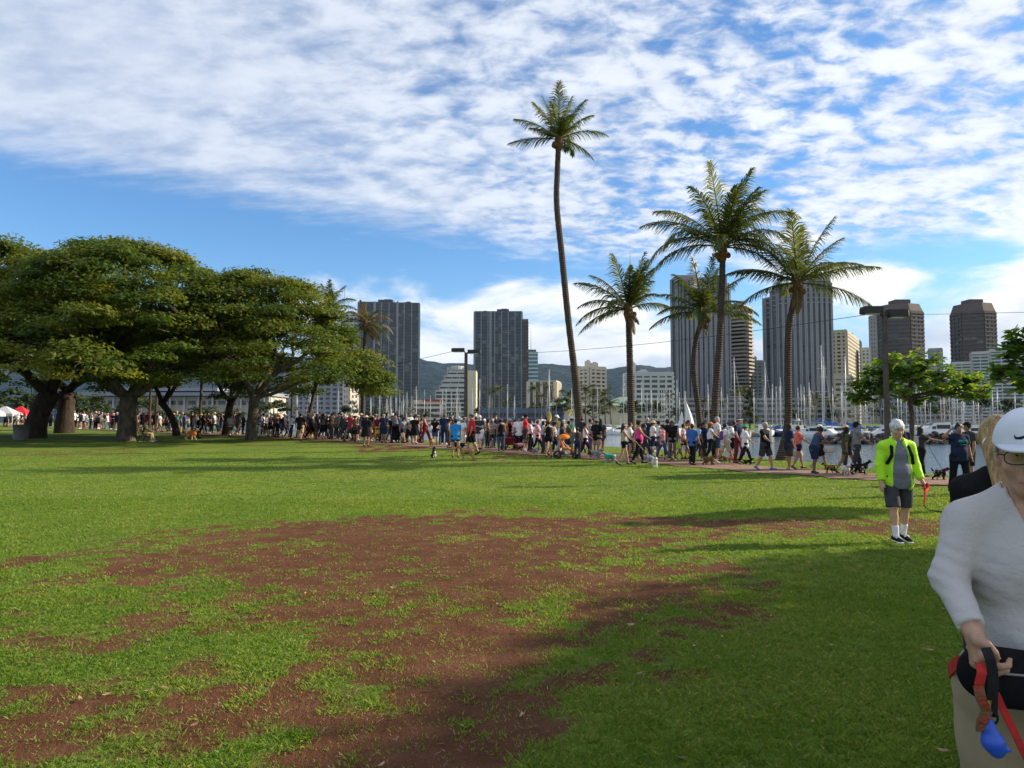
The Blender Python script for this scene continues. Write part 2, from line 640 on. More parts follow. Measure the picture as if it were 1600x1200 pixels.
# path: a pale brown strip lying on the lawn
rings = []; pk = np.arange(-80, 2001, 8)
Vp = []
for k in pk:
    Yc = path_y(k); u = (k - 800) / FPX
    Yn = path_y(k + 12); un = (k + 12 - 800) / FPX
    t = Vector((un * Yn - u * Yc, Yn - Yc, 0)).normalized()
    nrm = Vector((-t.y, t.x, 0))
    if nrm.y < 0: nrm = -nrm
    wob = 0.16 * math.sin(k * 0.05) + 0.1 * math.sin(k * 0.13)
    for w in (-1.25 + wob, -0.6, 0.1, 0.8, 1.35 - wob):
        x = u * Yc + nrm.x * w; y = Yc + nrm.y * w
        Vp.append((x, y, gzf(x, y) + 0.022))
Vp = np.array(Vp); q = len(pk)
ii = (np.arange(q - 1)[:, None] * 5 + np.arange(4)[None, :]).ravel()
Fp = np.stack([ii, ii + 5, ii + 6, ii + 1], 1)
pm = npmesh('path', Vp, Fp[:, ::-1] if True else Fp, True)
tag(obj('path', pm, mat('path_dirt', (0.225, 0.135, 0.098), 0.95, 0.25, 3.0, 0.01, 30)), 'trodden pinkish brown footpath', kind='structure')

# water
wm = bpy.data.materials.new('harbour_water'); wm.use_nodes = True
nt = wm.node_tree; nt.nodes.clear(); g = G(nt)
co = g.n('ShaderNodeNewGeometry').outputs['Position']
bs = g.n('ShaderNodeBsdfPrincipled')
bs.inputs['Base Color'].default_value = (0.07, 0.11, 0.13, 1)
bs.inputs['Roughness'].default_value = 0.09
bs.inputs['Specular IOR Level'].default_value = 0.6
w1 = g.noise(g.vmul(co, (0.8, 1.0, 1)), 1.7, 4, 0.6)
w2 = g.noise(co, 0.22, 3, 0.5)
bp = g.n('ShaderNodeBump'); bp.inputs['Distance'].default_value = 0.09; bp.inputs['Strength'].default_value = 0.75
g.put(bp.inputs['Height'], g.add(w1, g.mul(w2, 1.2)))
nt.links.new(bp.outputs[0], bs.inputs['Normal'])
out = g.n('ShaderNodeOutputMaterial'); nt.links.new(bs.outputs[0], out.inputs[0])
b = MB(); b.quad((-3000, 8, WATER_Z), (3000, 8, WATER_Z), (3000, 700, WATER_Z), (-3000, 700, WATER_Z))
tag(obj('water', b, wm), 'rippled pale harbour water between the lawn and the moored boats', kind='structure')

# mountains
mx_ = np.linspace(-5200, 6200, 230); my_ = np.linspace(3300, 7200, 90)
gx, gy = np.meshgrid(mx_, my_)
prof = np.interp((gx / gy * FPX + 800).ravel(), [-600, 300, 560, 640, 700, 760, 850, 905, 940, 975, 1005, 1050, 1300, 1700], [560, 562, 562, 562, 566, 570, 572, 576, 580, 577, 573, 575, 590, 602]).reshape(gx.shape)
H = (660 - prof) / FPX * 5000 * 1.06
t = (gy - 3300) / (5000 - 3300)
shape = np.where(t < 1, smooth01(t) ** 0.8, 1 - 0.5 * smooth01((t - 1) / 1.2))
rid = 1 - np.abs(2 * fbm(gx / 420, gy / 900, 5, 77, 0.55) - 1)
z = H * shape * (0.80 + 0.2 * rid) - 6 + 26 * (fbm(gx / 130, gy / 150, 4, 90) - 0.5) * shape
V = np.stack([gx.ravel(), gy.ravel(), z.ravel()], 1)
nx, ny = len(mx_), len(my_)
ii = (np.arange(ny - 1)[:, None] * nx + np.arange(nx - 1)[None, :]).ravel()
mo = npmesh('mountains', V, np.stack([ii, ii + 1, ii + nx + 1, ii + nx], 1), True)
tag(obj('mountains', mo, mat('forest_slope', (0.013, 0.024, 0.018), 0.95, 0.6, 0.02, 10, 0.03)), 'wooded mountain ridge behind the city', kind='structure')

# haze: pale, even air round everything
HAZE_TOP = 720.0
b = MB(); b.box((300, 3600, (HAZE_TOP - 5) / 2), (14000, 8000, HAZE_TOP + 5))
hz = bpy.data.materials.new('air'); hz.use_nodes = True
nt = hz.node_tree; nt.nodes.clear(); g = G(nt)
pv = g.n('ShaderNodeVolumePrincipled')
pv.inputs['Color'].default_value = (0.16, 0.44, 1.0, 1)
pv.inputs['Density'].default_value = 1.9e-5
pv.inputs['Anisotropy'].default_value = 0.0
out = g.n('ShaderNodeOutputMaterial'); nt.links.new(pv.outputs[0], out.inputs['Volume'])
tag(obj('haze', b, hz), 'thin blue air', kind='stuff')

# ------------------------------------------------------------------ grass
def blades(n, y0, y1, hmin, hmax, wid, seed, umax=0.80, jit=0.035, per=9, yexp=1.0):
    r = np.random.default_rng(seed)
    nc = n // per
    yy = y0 * (y1 / y0) ** r.random(nc * 3)
    keep = r.random(nc * 3) < (yy / y1) ** yexp
    yy = yy[keep]
    uu = (r.random(len(yy)) * 2 - 1) * umax
    xx = uu * yy
    d = bare(xx, yy)
    pn = fbm(xx * 5.0, yy * 5.0, 3, 41, 0.6)
    p = np.clip(1.02 - 1.15 * d ** .8, .10, 1) + .60 * smooth01((pn - 0.46) / .12) * np.clip(1.2 - d, 0, .7)
    keep = (r.random(len(yy)) < p) & (yy < shore_y(uu) - 0.3)
    # keep the footpath free
    pyc = np.interp(uu * FPX + 800, PATH[:, 0], PATH[:, 1])
    keep &= np.abs(yy - pyc) > 1.5
    xx, yy, d = xx[keep], yy[keep], d[keep]
    cx = np.repeat(xx, per); cy = np.repeat(yy, per); dd = np.repeat(d, per)
    tone = np.repeat(fbm(xx * 1.1, yy * 1.1, 3, 51) * 0.45 + fbm(xx * .3, yy * .55, 2, 57) * .3 + r.random(len(xx)) * 0.25, per)
    N = len(cx)
    a = r.random(N) * 6.2832; rr = np.abs(r.normal(0, jit, N))
    bx = cx + rr * np.cos(a); by = cy + rr * np.sin(a)
    bz = gz(bx, by) - 0.004
    h = (hmin + (hmax - hmin) * r.random(N)) * (1 - .45 * dd) * (0.7 + 0.6 * tone)
    ln = a + r.normal(0, 0.9, N); lean = 0.3 + 0.9 * r.random(N)
    tx = bx + np.cos(ln) * lean * h; ty = by + np.sin(ln) * lean * h
    fa = r.random(N) * 6.2832
    w = wid * (0.6 + 0.8 * r.random(N))
    wx, wy = np.cos(fa) * w / 2, np.sin(fa) * w / 2
    V = np.empty((N, 4, 3), np.float32)
    V[:, 0] = np.stack([bx - wx, by - wy, bz], 1)
    V[:, 1] = np.stack([bx + wx, by + wy, bz], 1)
    V[:, 2] = np.stack([bx + wx * 0.8 + (tx - bx) * 0.45, by + wy * 0.8 + (ty - by) * 0.45, bz + h * 0.62], 1)
    V[:, 3] = np.stack([tx, ty, bz + h * (0.98 - 0.25 * lean * 0.5)], 1)
    rn = np.clip(tone * 0.75 + r.random(N) * 0.35 - 0.1 + 0.35 * np.clip(dd - .15, 0, 1) * r.random(N), 0, 1)
    rn = np.where(r.random(N) < 0.035, 1.0, np.minimum(rn, 0.93))
    return V.reshape(-1, 3), np.repeat(rn, 4)


Vs, As = [], []
for args in ((135000, 3.0, 7.5, .018, .042, .0055, 1, .86, .035, 9, 1.2), (140000, 6.5, 16, .020, .045, .0105, 2, .80, .05, 9, 1.1), (80000, 14, 36, .022, .045, .024, 3, .78, .09, 9, 1.0)):
    V, A = blades(*args)
    Vs.append(V); As.append(A)
V = np.concatenate(Vs); A = np.concatenate(As)
F = np.arange(len(V), dtype=np.int32).reshape(-1, 4)
grm = leaf_mat('grass_blade', (0.050, 0.125, 0.016), (0.138, 0.232, 0.028), (0.36, 0.32, 0.11), 0.45, 0.6)
tag(obj('grass', npmesh('grass', V, F, True, {'rnd': A}), grm), 'short patchy lawn grass', kind='stuff')

# straw and small fallen leaves lying on the worn soil
r = np.random.default_rng(21)
N = 4600
yy = 3.1 * (13 / 3.1) ** r.random(N); xx = (r.random(N) * 2 - 1) * .78 * yy
keep = r.random(N) < 0.15 + 0.85 * bare(xx, yy)
xx, yy = xx[keep], yy[keep]; N = len(xx)
a = r.random(N) * 6.28; L = 0.010 + 0.045 * r.random(N) ** 2.5; w = 0.0009 + 0.0012 * r.random(N)
zz_ = gz(xx, yy) + 0.006 + 0.012 * r.random(N)
c, s = np.cos(a), np.sin(a)
V = np.empty((N, 4, 3), np.float32)
for k, (e, f_) in enumerate(((-1, -1), (1, -1), (1, 1), (-1, 1))):
    V[:, k, 0] = xx + e * L * c / 2 - f_ * w * s; V[:, k, 1] = yy + e * L * s / 2 + f_ * w * c; V[:, k, 2] = zz_ + e * 0.006
tag(obj('dry_straw', npmesh('dry_straw', V.reshape(-1, 3), np.arange(N * 4).reshape(-1, 4), False), mat('straw', (0.27, 0.18, 0.10), 0.8, 0.5, 9)), 'scattered dry straw on the bare soil', kind='stuff')
N = 120
yy = 3.2 * (22 / 3.2) ** r.random(N); xx = (r.random(N) * 2 - 1) * .75 * yy
V = []; F = []
for x, y in zip(xx, yy):
    a = r.random() * 6.28; L = 0.014 + 0.022 * r.random(); w = L * 0.38; z0 = gzf(x, y) + 0.02
    c, s = math.cos(a), math.sin(a); n0 = len(V); tl = r.normal(0, .5)
    for (e, f_, h) in ((-1, 0, 0.3), (-.3, -1, 0.0), (.5, -.8, .1), (1, 0, .35), (.5, .8, .3), (-.3, 1, .2)):
        V.append((x + e * L * c - f_ * w * s, y + e * L * s + f_ * w * c, z0 + h * L + f_ * tl * w * .5))
    F += [(n0, n0 + 1, n0 + 5), (n0 + 1, n0 + 2, n0 + 4), (n0 + 1, n0 + 4, n0 + 5), (n0 + 2, n0 + 3, n0 + 4)]
fl = npmesh('fallen_leaves', np.array(V), np.array(F), False)
tag(obj('fallen_leaves', fl, mat('dead_leaf', (0.26, 0.155, 0.085), 0.75, 0.7, 2.2)), 'small dry leaves fallen on the lawn', kind='stuff')

# ------------------------------------------------------------------ rock breakwater in front of the right-hand moorings
def rock_mesh(seed):
    r = np.random.default_rng(seed)
    V = []; F = []
    n, mrow = 8, 6
    for i in range(mrow + 1):
        th = math.pi * i / mrow
        for k in range(n):
            ph = 2 * math.pi * (k + 0.5 * (i % 2)) / n
            rad = 1 + r.normal(0, .16)
            V.append((rad * math.sin(th) * math.cos(ph) * 1.15, rad * math.sin(th) * math.sin(ph) * .9, rad * math.cos(th) * .72))
    for i in range(mrow):
        for k in range(n):
            F.append((i * n + k, (i + 1) * n + k, (i + 1) * n + (k + 1) % n, i * n + (k + 1) % n))
    return npmesh('rock', np.array(V), np.array(F), False)


RK = [rock_mesh(100 + i) for i in range(6)]
rkm = [mat('lava_rock', (0.045, 0.042, 0.042), .9, .4, 3, .05, 6), mat('lava_rock_pale', (0.10, 0.092, 0.085), .9, .4, 3, .05, 6)]
bw = thing('breakwater', 'low dark lava rock breakwater in the water in front of the right-hand masts', 'breakwater', (55, 97, WATER_Z))
b = MB(); b.loft([[(x, -3.2, -1.6), (x, -1.6, 0.75 + .2 * math.sin(x)), (x, 2.6, 1.0 + .15 * math.sin(x * 2.1)), (x, 4.5, -1.6)] for x in np.linspace(-13, 42, 30)])
obj('core', b, rkm[0], bw)
r = random.Random(5)
k = 0
for i in range(230):
    x = r.uniform(-13, 22); t = r.random()
    y = -3.0 + 2.2 * t + r.uniform(-.2, .2); z = -0.1 + 1.25 * t + r.uniform(-.15, .2)
    o = obj('rock', RK[i % 6], None, bw, (x, y, z))
    if not RK[i % 6].materials: RK[i % 6].materials.append(rkm[0])
    o.material_slots[0].link = 'OBJECT'; o.material_slots[0].material = rkm[0 if r.random() < .7 else 1]
    sca = r.uniform(.30, .62); o.scale = (sca, sca, sca * r.uniform(.8, 1.1)); o.rotation_euler = (r.uniform(-.5, .5), r.uniform(-.5, .5), r.uniform(0, 6))
# stones along the near bank
bank = thing('bank_stones', 'dark boulders lining the near edge of the water at the right', 'boulders', (0, 0, 0))
for i in range(46):
    k = r.uniform(1010, 1560)
    Yc = float(shore_y((k - 800) / FPX)) + r.uniform(.3, 1.0)
    p = ground_at(k, Yc)
    sca = r.uniform(.12, .3)
    o = obj('rock', RK[i % 6], None, bank, (p.x, p.y, p.z + sca * .25))
    o.material_slots[0].link = 'OBJECT'; o.material_slots[0].material = rkm[0 if r.random() < .5 else 1]
    o.scale = (sca,) * 3; o.rotation_euler = (r.uniform(-.4, .4), r.uniform(-.4, .4), r.uniform(0, 6))
# ================================================================== vegetation
def leaf_quads(cen, nrm, size, r, aspect=0.55, asp_j=0.3):
    """one leaf-sized kite per centre, facing nrm with a random spin; returns vertices and faces"""
    N = len(cen)
    nrm = nrm / np.maximum(np.linalg.norm(nrm, axis=1, keepdims=True), 1e-6)
    t = r.normal(0, 1, (N, 3))
    t -= nrm * (t * nrm).sum(1, keepdims=True)
    t /= np.maximum(np.linalg.norm(t, axis=1, keepdims=True), 1e-6)
    bvec = np.cross(nrm, t)
    L = size * (0.65 + 0.7 * r.random((N, 1)))
    w = L * aspect * (1 + asp_j * (r.random((N, 1)) - 0.5))
    V = np.empty((N, 4, 3), np.float32)
    V[:, 0] = cen - t * L * 0.5
    V[:, 1] = cen + bvec * w * 0.5 - nrm * L * 0.06
    V[:, 2] = cen + t * L * 0.5
    V[:, 3] = cen - bvec * w * 0.5 - nrm * L * 0.06
    return V.reshape(-1, 3), np.arange(N * 4, dtype=np.int32).reshape(-1, 4)


def clump_leaves(clumps, per, size, seed, flat=0.4, up=0.9, spread_r=0.62, aspect=0.55):
    """clumps: rows (x, y, z, rx, rz, tone)"""
    r = np.random.default_rng(seed)
    C = np.repeat(np.asarray(clumps, float), per, axis=0)
    N = len(C)
    d = r.normal(0, 1, (N, 3)); d /= np.linalg.norm(d, axis=1, keepdims=True)
    rad = r.random((N, 1)) ** 0.38
    d[:, 2] = np.where(d[:, 2] < -0.2, -d[:, 2] * 0.6, d[:, 2])
    off = d * rad
    cen = C[:, :3] + off * np.stack([C[:, 3], C[:, 3], C[:, 4]], 1)
    nrm = d * 0.5 + np.array([0, 0, up]) + r.normal(0, 0.45, (N, 3))
    V, F = leaf_quads(cen, nrm, size, r, aspect)
    rn = np.clip(C[:, 5] * 0.6 + r.random(N) * 0.45 - 0.02, 0, 1)
    return V, F, np.repeat(rn, 4)


def limb(b, p0, p1, r0, r1, sag=0.0, wob=0.3, n=7, rr=None, sides=7):
    rr = rr or random
    p0 = Vector(p0); p1 = Vector(p1); L = (p1 - p0).length
    pts = []
    ph = rr.uniform(0, 6)
    side = (p1 - p0).cross(Vector((0, 0, 1)))
    if side.length < 0.01: side = Vector((1, 0, 0))
    side.normalize()
    for i in range(n + 1):
        t = i / n
        p = p0.lerp(p1, t)
        p += side * math.sin(t * 6 + ph) * wob * L * 0.09 * (t * (1 - t) * 4)
        p.z += sag * L * math.sin(math.pi * t) + math.sin(t * 8 + ph) * wob * L * 0.03
        pts.append(p)
    b.tube(pts, [r0 + (r1 - r0) * (i / n) ** 0.8 for i in range(n + 1)], sides)
    return pts


MONKEY = leaf_mat('raintree_leaf', (0.024, 0.054, 0.010), (0.085, 0.130, 0.016), (0.215, 0.205, 0.028), 0.42, 0.6)
BARK_OLD = bark_mat('raintree_bark', (0.050, 0.041, 0.032), (0.125, 0.104, 0.082), 0, 5)
BARK_RED = bark_mat('raintree_bark_soil', (0.026, 0.020, 0.016), (0.064, 0.046, 0.036), 0, 5)


def umbrella_tree(label, base, rb, fork, limbs, crown, nclump, per, seed, leaf=0.27, bark=None, group=None, lobes=None, rootflare=1.28, cone=1.15):
    """wide spreading tree; crown = (dx, dy, rx, ry, z_edge, z_top) relative to the base"""
    r = random.Random(seed)
    t = thing('spreading_tree', label, 'tree', base, 0, group)
    b = MB()
    # trunk with flared foot
    fz = fork[2]
    pts = [Vector((fork[0] * s * s, fork[1] * s * s, fz * s - 0.15)) for s in (0, .06, .15, .3, .5, .75, 1.0)]
    rad = [rb * rootflare, rb * (0.5 + rootflare * .5), rb * 1.1, rb, rb * .92, rb * .9, rb * .95]
    b.tube(pts, rad, 14)
    dxc, dyc, rx, ry, ze, zt = crown
    ends = []
    F0 = Vector(fork)
    for (lx, ly, lz, lr) in limbs:
        P = limb(b, F0 - Vector((0, 0, .25)), (lx, ly, lz), rb * lr, rb * lr * .42, 0.03, .8, 8, r, 9)
        ends.append((P, rb * lr * .45))
    clumps = []
    R_ = lambda a, bb: r.uniform(a, bb)
    for i in range(nclump):
        q = math.sqrt(r.random()) * 1.0
        a = r.uniform(0, 2 * math.pi)
        edge = 1 + 0.10 * math.sin(3 * a + seed) + 0.08 * math.sin(7 * a + seed * 2)
        x = dxc + rx * q * edge * math.cos(a); y = dyc + ry * q * edge * math.sin(a)
        dome = ze + (zt - ze) * math.sqrt(max(0, 1 - q * q)) ** cone * (1 if cone < 1.5 else 1 - .12 * q)
        lay = r.random()
        z = dome - (0.0 if lay < .62 else R_(.12, .5) * (dome - ze) + R_(0, .4)) + R_(-.35, .25)
        cr = R_(.9, 1.8) * (rx / 8.5) ** .5
        clumps.append((x, y, z, cr, cr * R_(.42, .66), r.random()))
    for (x, y, z, cr, cz) in (lobes or []):
        clumps.append((x, y, z, cr, cz, r.random()))
    # secondary branches from the limbs up to the clumps
    for i, c in enumerate(clumps):
        if i % 2: continue
        best = None
        for P, lr in ends:
            for k in (3, 4, 5, 6, 7, 8):
                d = (P[k] - Vector(c[:3])).length + (2.5 if P[k].z > c[2] else 0)
                if best is None or d < best[0]:
                    best = (d, P[k], lr)
        if best[0] < 9:
            limb(b, best[1], (c[0], c[1], c[2] - c[4] * .6), max(.03, best[2] * .5), .02, 0.06, .9, 5, r, 5)
    obj('trunk', b.mesh('trunk', True), bark or BARK_OLD, t)
    V, F, A = clump_leaves(clumps, per, leaf, seed)
    obj('crown', npmesh('crown', V, F, False, {'rnd': A}), MONKEY, t)
    return t


def base_at(px, Y):
    p = ground_at(px, Y); return (p.x, p.y, p.z)


umbrella_tree('big spreading tree whose thick grey trunk forks low, left of the bench sitter', base_at(199, 46.5), .56, (.1, 0, 3.0),
              [(-6.2, .6, 6.9, .62), (3.4, -.5, 7.0, .6), (.6, 3.5, 7.6, .5), (-2.2, -3.4, 6.4, .5), (2.8, 3.4, 7.0, .45), (5.6, -1.5, 6.2, .4)],
              (-.4, .3, 9.0, 8.6, 3.4, 12.6), 340, 290, 11, leaf=.25)
umbrella_tree('spreading tree with a grey trunk nearest the tower, crown reaching the drooping palm', base_at(394, 48.5), .37, (.2, 0, 3.2),
              [(-3.8, .5, 7.2, .6), (4.4, 0, 6.6, .62), (1.0, 3.2, 7.4, .5), (-1.6, -3.0, 6.8, .5), (8.0, -.3, 4.8, .36), (6.6, 1.6, 6.0, .4)],
              (.4, .3, 8.5, 7.8, 3.5, 11.5), 310, 290, 23, leaf=.235, cone=1.9,
              lobes=[(7.6, -.5, 4.5, 1.4, .4), (8.3, .4, 4.0, 1.2, .35), (6.3, -1, 5.0, 1.4, .4), (-3.6, -3.2, 5.2, 1.6, .5)])
umbrella_tree('massive spreading tree with a dark leaning trunk beside the trash can at the far left', base_at(55, 51), .72, (1.1, 0, 3.4),
              [(-5.0, .6, 7.5, .5), (4.4, -.5, 7.4, .5), (.6, 3.5, 8.0, .45), (-2.2, -4.4, 6.9, .45)],
              (-3.2, -1.0, 10.5, 9.0, 3.6, 13.4), 340, 260, 37, bark=BARK_RED, leaf=.28)
umbrella_tree('dark old tree with pale aerial roots behind the massive leaning trunk', base_at(102, 60), .7, (.2, 0, 3.6),
              [(-4.0, .6, 7.5, .5), (5.4, -.5, 7.0, .5), (.6, 3.5, 8.0, .45)],
              (0, 0, 9, 8, 4.4, 12.4), 130, 180, 41, bark=BARK_RED, leaf=.42)
umbrella_tree('slender dark tree bending left then right, between the bench and the striding man', base_at(277, 55), .26, (-1.2, 0, 2.7),
              [(-2.8, .2, 5.4, .7), (1.4, .3, 5.6, .7), (-.6, 2, 5.8, .5)],
              (-.3, 0, 5.0, 4.5, 4.7, 7.6), 75, 210, 43, bark=BARK_RED, leaf=.30)
umbrella_tree('thin dark tree with upright boughs just left of the grey trunk nearest the tower', base_at(354, 56), .29, (.3, 0, 2.6),
              [(-1.5, .2, 5.4, .6), (1.9, .3, 5.2, .6), (.4, 2, 5.8, .5)],
              (0, 0, 4.6, 4.4, 4.6, 7.0), 70, 210, 47, bark=BARK_RED, leaf=.30)
# the tree to the right of the picture that shades the near lawn
umbrella_tree('leafy spreading tree out of view at the right that shades the near lawn', (17.5, 6.0, gzf(17.5, 6)), .5, (0, 0, 3.2),
              [(3, 2, 6.5, .6), (-3.5, -2, 5.6, .6), (1, -3, 6, .5), (2, 3, 6.3, .5)],
              (2.1, 1.1, 5.2, 5.0, 5.2, 8.2), 105, 150, 53, leaf=.34,
              lobes=[(-3.8 + random.uniform(-2.3, 2.3), -2.7 + random.uniform(-2.2, 2.2), 6 + random.uniform(-.8, .8), 1.15, .4) for _ in range(26)])

# ---------------------------------------------------------------- coconut palms
FROND_G = leaf_mat('palm_frond', (0.024, 0.042, 0.012), (0.070, 0.100, 0.022), (0.20, 0.20, 0.05), 0.38, 0.40)
FROND_D = leaf_mat('palm_frond_dry', (0.080, 0.060, 0.028), (0.150, 0.115, 0.055), (0.26, 0.20, 0.10), 0.22, 0.7)
PALM_BARK = bark_mat('palm_bark', (0.050, 0.038, 0.030), (0.125, 0.098, 0.080), 3.2, 9)
HUSK = mat('palm_husk', (0.16, 0.085, 0.035), .9, .5, 14, .02, 30)


def frond_mesh(d0, L, droop, seed, hang=0.55, lmax=0.62, npair=44, wid=0.05, tone=0.5):
    r = np.random.default_rng(seed)
    d = Vector(d0).normalized(); n = 16; ds = L / n
    pts = [Vector((0, 0, 0))]; dirs = [d.copy()]
    for i in range(n):
        t = (i + 1) / n
        d = (d + Vector((0, 0, -1)) * droop * ds / L * (0.35 + 1.5 * t)).normalized()
        pts.append(pts[-1] + d * ds); dirs.append(d.copy())
    b = MB(); b.tube(pts, [0.045 * (1 - .82 * i / n) for i in range(n + 1)], 4)
    V = list(b.V); F4 = [f for f in b.Fn if len(f) == 4]
    A = [0.75] * len(V)
    side0 = d0.cross(Vector((0, 0, 1)))
    if side0.length < .15: side0 = Vector((r.normal(), r.normal(), 0)).cross(d0)
    side0.normalize()
    for i in range(npair):
        t = 0.14 + 0.86 * (i + .5) / npair
        f = t * n; k = min(int(f), n - 1); p = pts[k].lerp(pts[k + 1], f - k); dr = dirs[k]
        sd_ = (side0 - dr * side0.dot(dr)).normalized()
        prof = min(1, (t + .12) / .42) * (1 if t < .6 else max(.28, 1 - (t - .6) / .4 * .75))
        for sgn in (-1, 1):
            if r.random() < .05: continue
            ll = lmax * prof * (0.82 + .36 * r.random())
            e = (sd_ * sgn * (0.9 - .35 * t) + dr * (.45 + .5 * t) + Vector((0, 0, -1)) * hang * (.15 + .3 * r.random()) + Vector(r.normal(0, .06, 3))).normalized()
            e2 = (e + Vector((0, 0, -1)) * hang * (.7 + .8 * r.random())).normalized()
            w = (dr - e * dr.dot(e)).normalized() * wid * .5
            q1 = p + e * ll * .5; q2 = q1 + e2 * ll * .5
            m0 = len(V)
            V += [p - w * .6, p + w * .6, q1 + w, q1 - w, q2 + w * .25, q2 - w * .25]
            F4 += [(m0, m0 + 1, m0 + 2, m0 + 3), (m0 + 3, m0 + 2, m0 + 4, m0 + 5)]
            A += [float(np.clip(tone * .7 + r.normal(.12, .16), 0, 1))] * 6
    return npmesh('frond', np.array([tuple(v) for v in V]), np.array(F4), False, {'rnd': np.array(A)})


def palm(label, Y, trunk, r0, r1, fronds, seed, extra=7, L0=2.6, dead=(), group='tall coconut palms along the water', dry=False, coco=True, extra_el=(10, 75)):
    """trunk: pixel points foot to head at depth Y; fronds: (angle from vertical in the picture, length, tilt towards the viewer, droop)"""
    P = [pt(a, b_, Y) for a, b_ in trunk]
    foot = Vector((P[0].x, Y, gzf(P[0].x, Y)))
    P[0] = foot - Vector((0, 0, .1))
    root = thing('coconut_palm', label, 'palm tree', tuple(foot), 0, group)
    # smooth centre line
    n = 64; pts = []
    ts = np.linspace(0, len(P) - 1, n)
    A_ = np.array([tuple(p - foot) for p in P])
    for t in ts:
        i = int(min(max(math.floor(t), 0), len(P) - 2)); f = t - i
        p0, p1, p2, p3 = (A_[max(i - 1, 0)], A_[i], A_[i + 1], A_[min(i + 2, len(P) - 1)])
        pts.append(Vector(0.5 * ((2 * p1) + (-p0 + p2) * f + (2 * p0 - 5 * p1 + 4 * p2 - p3) * f * f + (-p0 + 3 * p1 - 3 * p2 + p3) * f ** 3)))
    rad = []
    r0, r1 = r0 * .80, r1 * .84
    for i in range(n):
        t = i / (n - 1)
        q = r0 + (r1 - r0) * min(1, t / .25) ** .6 if t < .25 else r1 * (1.0 - .22 * (t - .25))
        rad.append(q * (1.0 + (.045 if i % 2 else -.02)))
    b = MB(); b.tube(pts, rad, 10)
    obj('trunk', b.mesh('trunk', True), PALM_BARK, root)
    head = pts[-1]
    b = MB(); r = random.Random(seed)
    hr = r1 * 1.25
    b.tube([head - Vector((0, 0, .45)), head - Vector((0, 0, .1)), head + Vector((0, 0, .35)), head + Vector((0, 0, .75))], [rad[-1], hr * 1.15, hr * .85, hr * .3], 9)
    obj('crownshaft', b.mesh('crownshaft', True), HUSK, root)
    allf = [(a, l, t, dp, 0) for a, l, t, dp in fronds]
    for i in range(extra):
        # fronds that point mostly towards or away from the viewer
        az = r.choice([r.uniform(55, 125), r.uniform(-125, -55)]); el = r.uniform(*extra_el)
        allf.append((None, L0 * r.uniform(.8, 1.05), (az, el), r.uniform(.6, 1.2), 0))
    for a, l, t, dp in dead:
        allf.append((a, l, t, dp, 1))
    for i, (a, l, t, dp, dd) in enumerate(allf):
        if a is not None and abs(a) < 35: l *= .9; dp = dp * 1.25 + .12
        if a is None:
            az, el = R(t[0]), R(t[1])
            d = Vector((math.cos(az) * math.cos(el), math.sin(az) * math.cos(el), math.sin(el)))
        else:
            d = Vector((math.sin(R(a)) * math.cos(R(t)), -math.sin(R(t)), math.cos(R(a)) * math.cos(R(t))))
        me = frond_mesh(d, l * 1.06, dp * 1.1, seed * 100 + i, .6 + .3 * r.random(), lmax=.31 * l ** .9, npair=int(26 + 11 * l), tone=r.uniform(.2, .8), wid=.038 + .008 * r.random())
        o = obj('frond', me, FROND_D if (dd or (dry and i % 3)) else FROND_G, root, tuple(head + Vector((0, 0, .15))))
        if dd: o['label'] = 'dry yellowed frond hanging from the crown'
    if coco:
        bm_ = MB(); bm_.lathe([(.02, -.13), (.09, -.09), (.12, 0), (.09, .09), (.02, .13)], 8)
        cm = bm_.mesh('coconut', True)
        for i in range(5):
            a = r.uniform(0, 6.28)
            obj('coconut', cm, HUSK, root, tuple(head + Vector((math.cos(a) * hr * 1.3, math.sin(a) * hr * 1.3, -.1 - .2 * r.random()))))
    return root


palm('very tall thin palm leaning left with a small high crown', 38, [(909, 690), (900, 600), (888, 500), (878, 400), (870, 320), (871, 265), (873, 222)], .36, .205,
     [(-86, 2.6, 5, .35), (-48, 2.6, -5, .55), (-62, 1.7, 20, .5), (-28, 2.5, 8, .3), (-14, 2.9, -8, .25), (0, 3.1, 10, .2), (13, 3.0, -10, .25), (26, 2.6, 12, .4), (40, 2.2, 0, .6), (66, 2.55, 8, .75), (104, 2.15, 10, .75), (-70, 1.6, 45, .6), (50, 1.5, 50, .6)],
     1, 7, 2.2, extra_el=(25, 80))
palm('mid-height palm with a straight brown trunk behind the magenta tank top', 34, [(987, 690), (986, 640), (984, 560), (982, 488)], .30, .205,
     [(-93, 2.6, 5, .85), (-78, 2.7, 12, 1.0), (-60, 2.4, 0, .95), (-48, 2.9, 15, .7), (-30, 2.7, -8, .5), (-14, 2.9, 12, .35), (3, 2.9, -8, .3), (12, 2.9, 8, .25), (20, 2.5, 25, .4), (30, 2.0, -20, .5), (66, 2.3, 5, .95), (40, 1.9, 40, .8)],
     2, 7, 2.4, dead=[(168, 1.2, 20, .4), (150, 1.0, 40, .3)])
palm('tallest of the four right-hand palms, its long fronds arching down to the left', 30, [(1121, 712), (1117, 640), (1124, 540), (1128, 450), (1129, 392)], .30, .175,
     [(-63, 3.7, 8, 1.55), (-75, 3.4, -6, 1.35), (-52, 3.3, 20, 1.5), (-50, 3.5, 0, .9), (-35, 3.3, -10, .9), (-20, 3.3, 14, .7), (-6, 3.9, 0, .25), (10, 3.5, 15, .5), (24, 3.4, -10, .9), (36, 3.5, 5, 1.3), (50, 3.1, 25, 1.5), (75, 2.6, 10, 1.2), (92, 2.4, 15, .9), (62, 2.5, 40, 1.3), (-30, 2.6, 50, 1.4)],
     3, 7, 2.8)
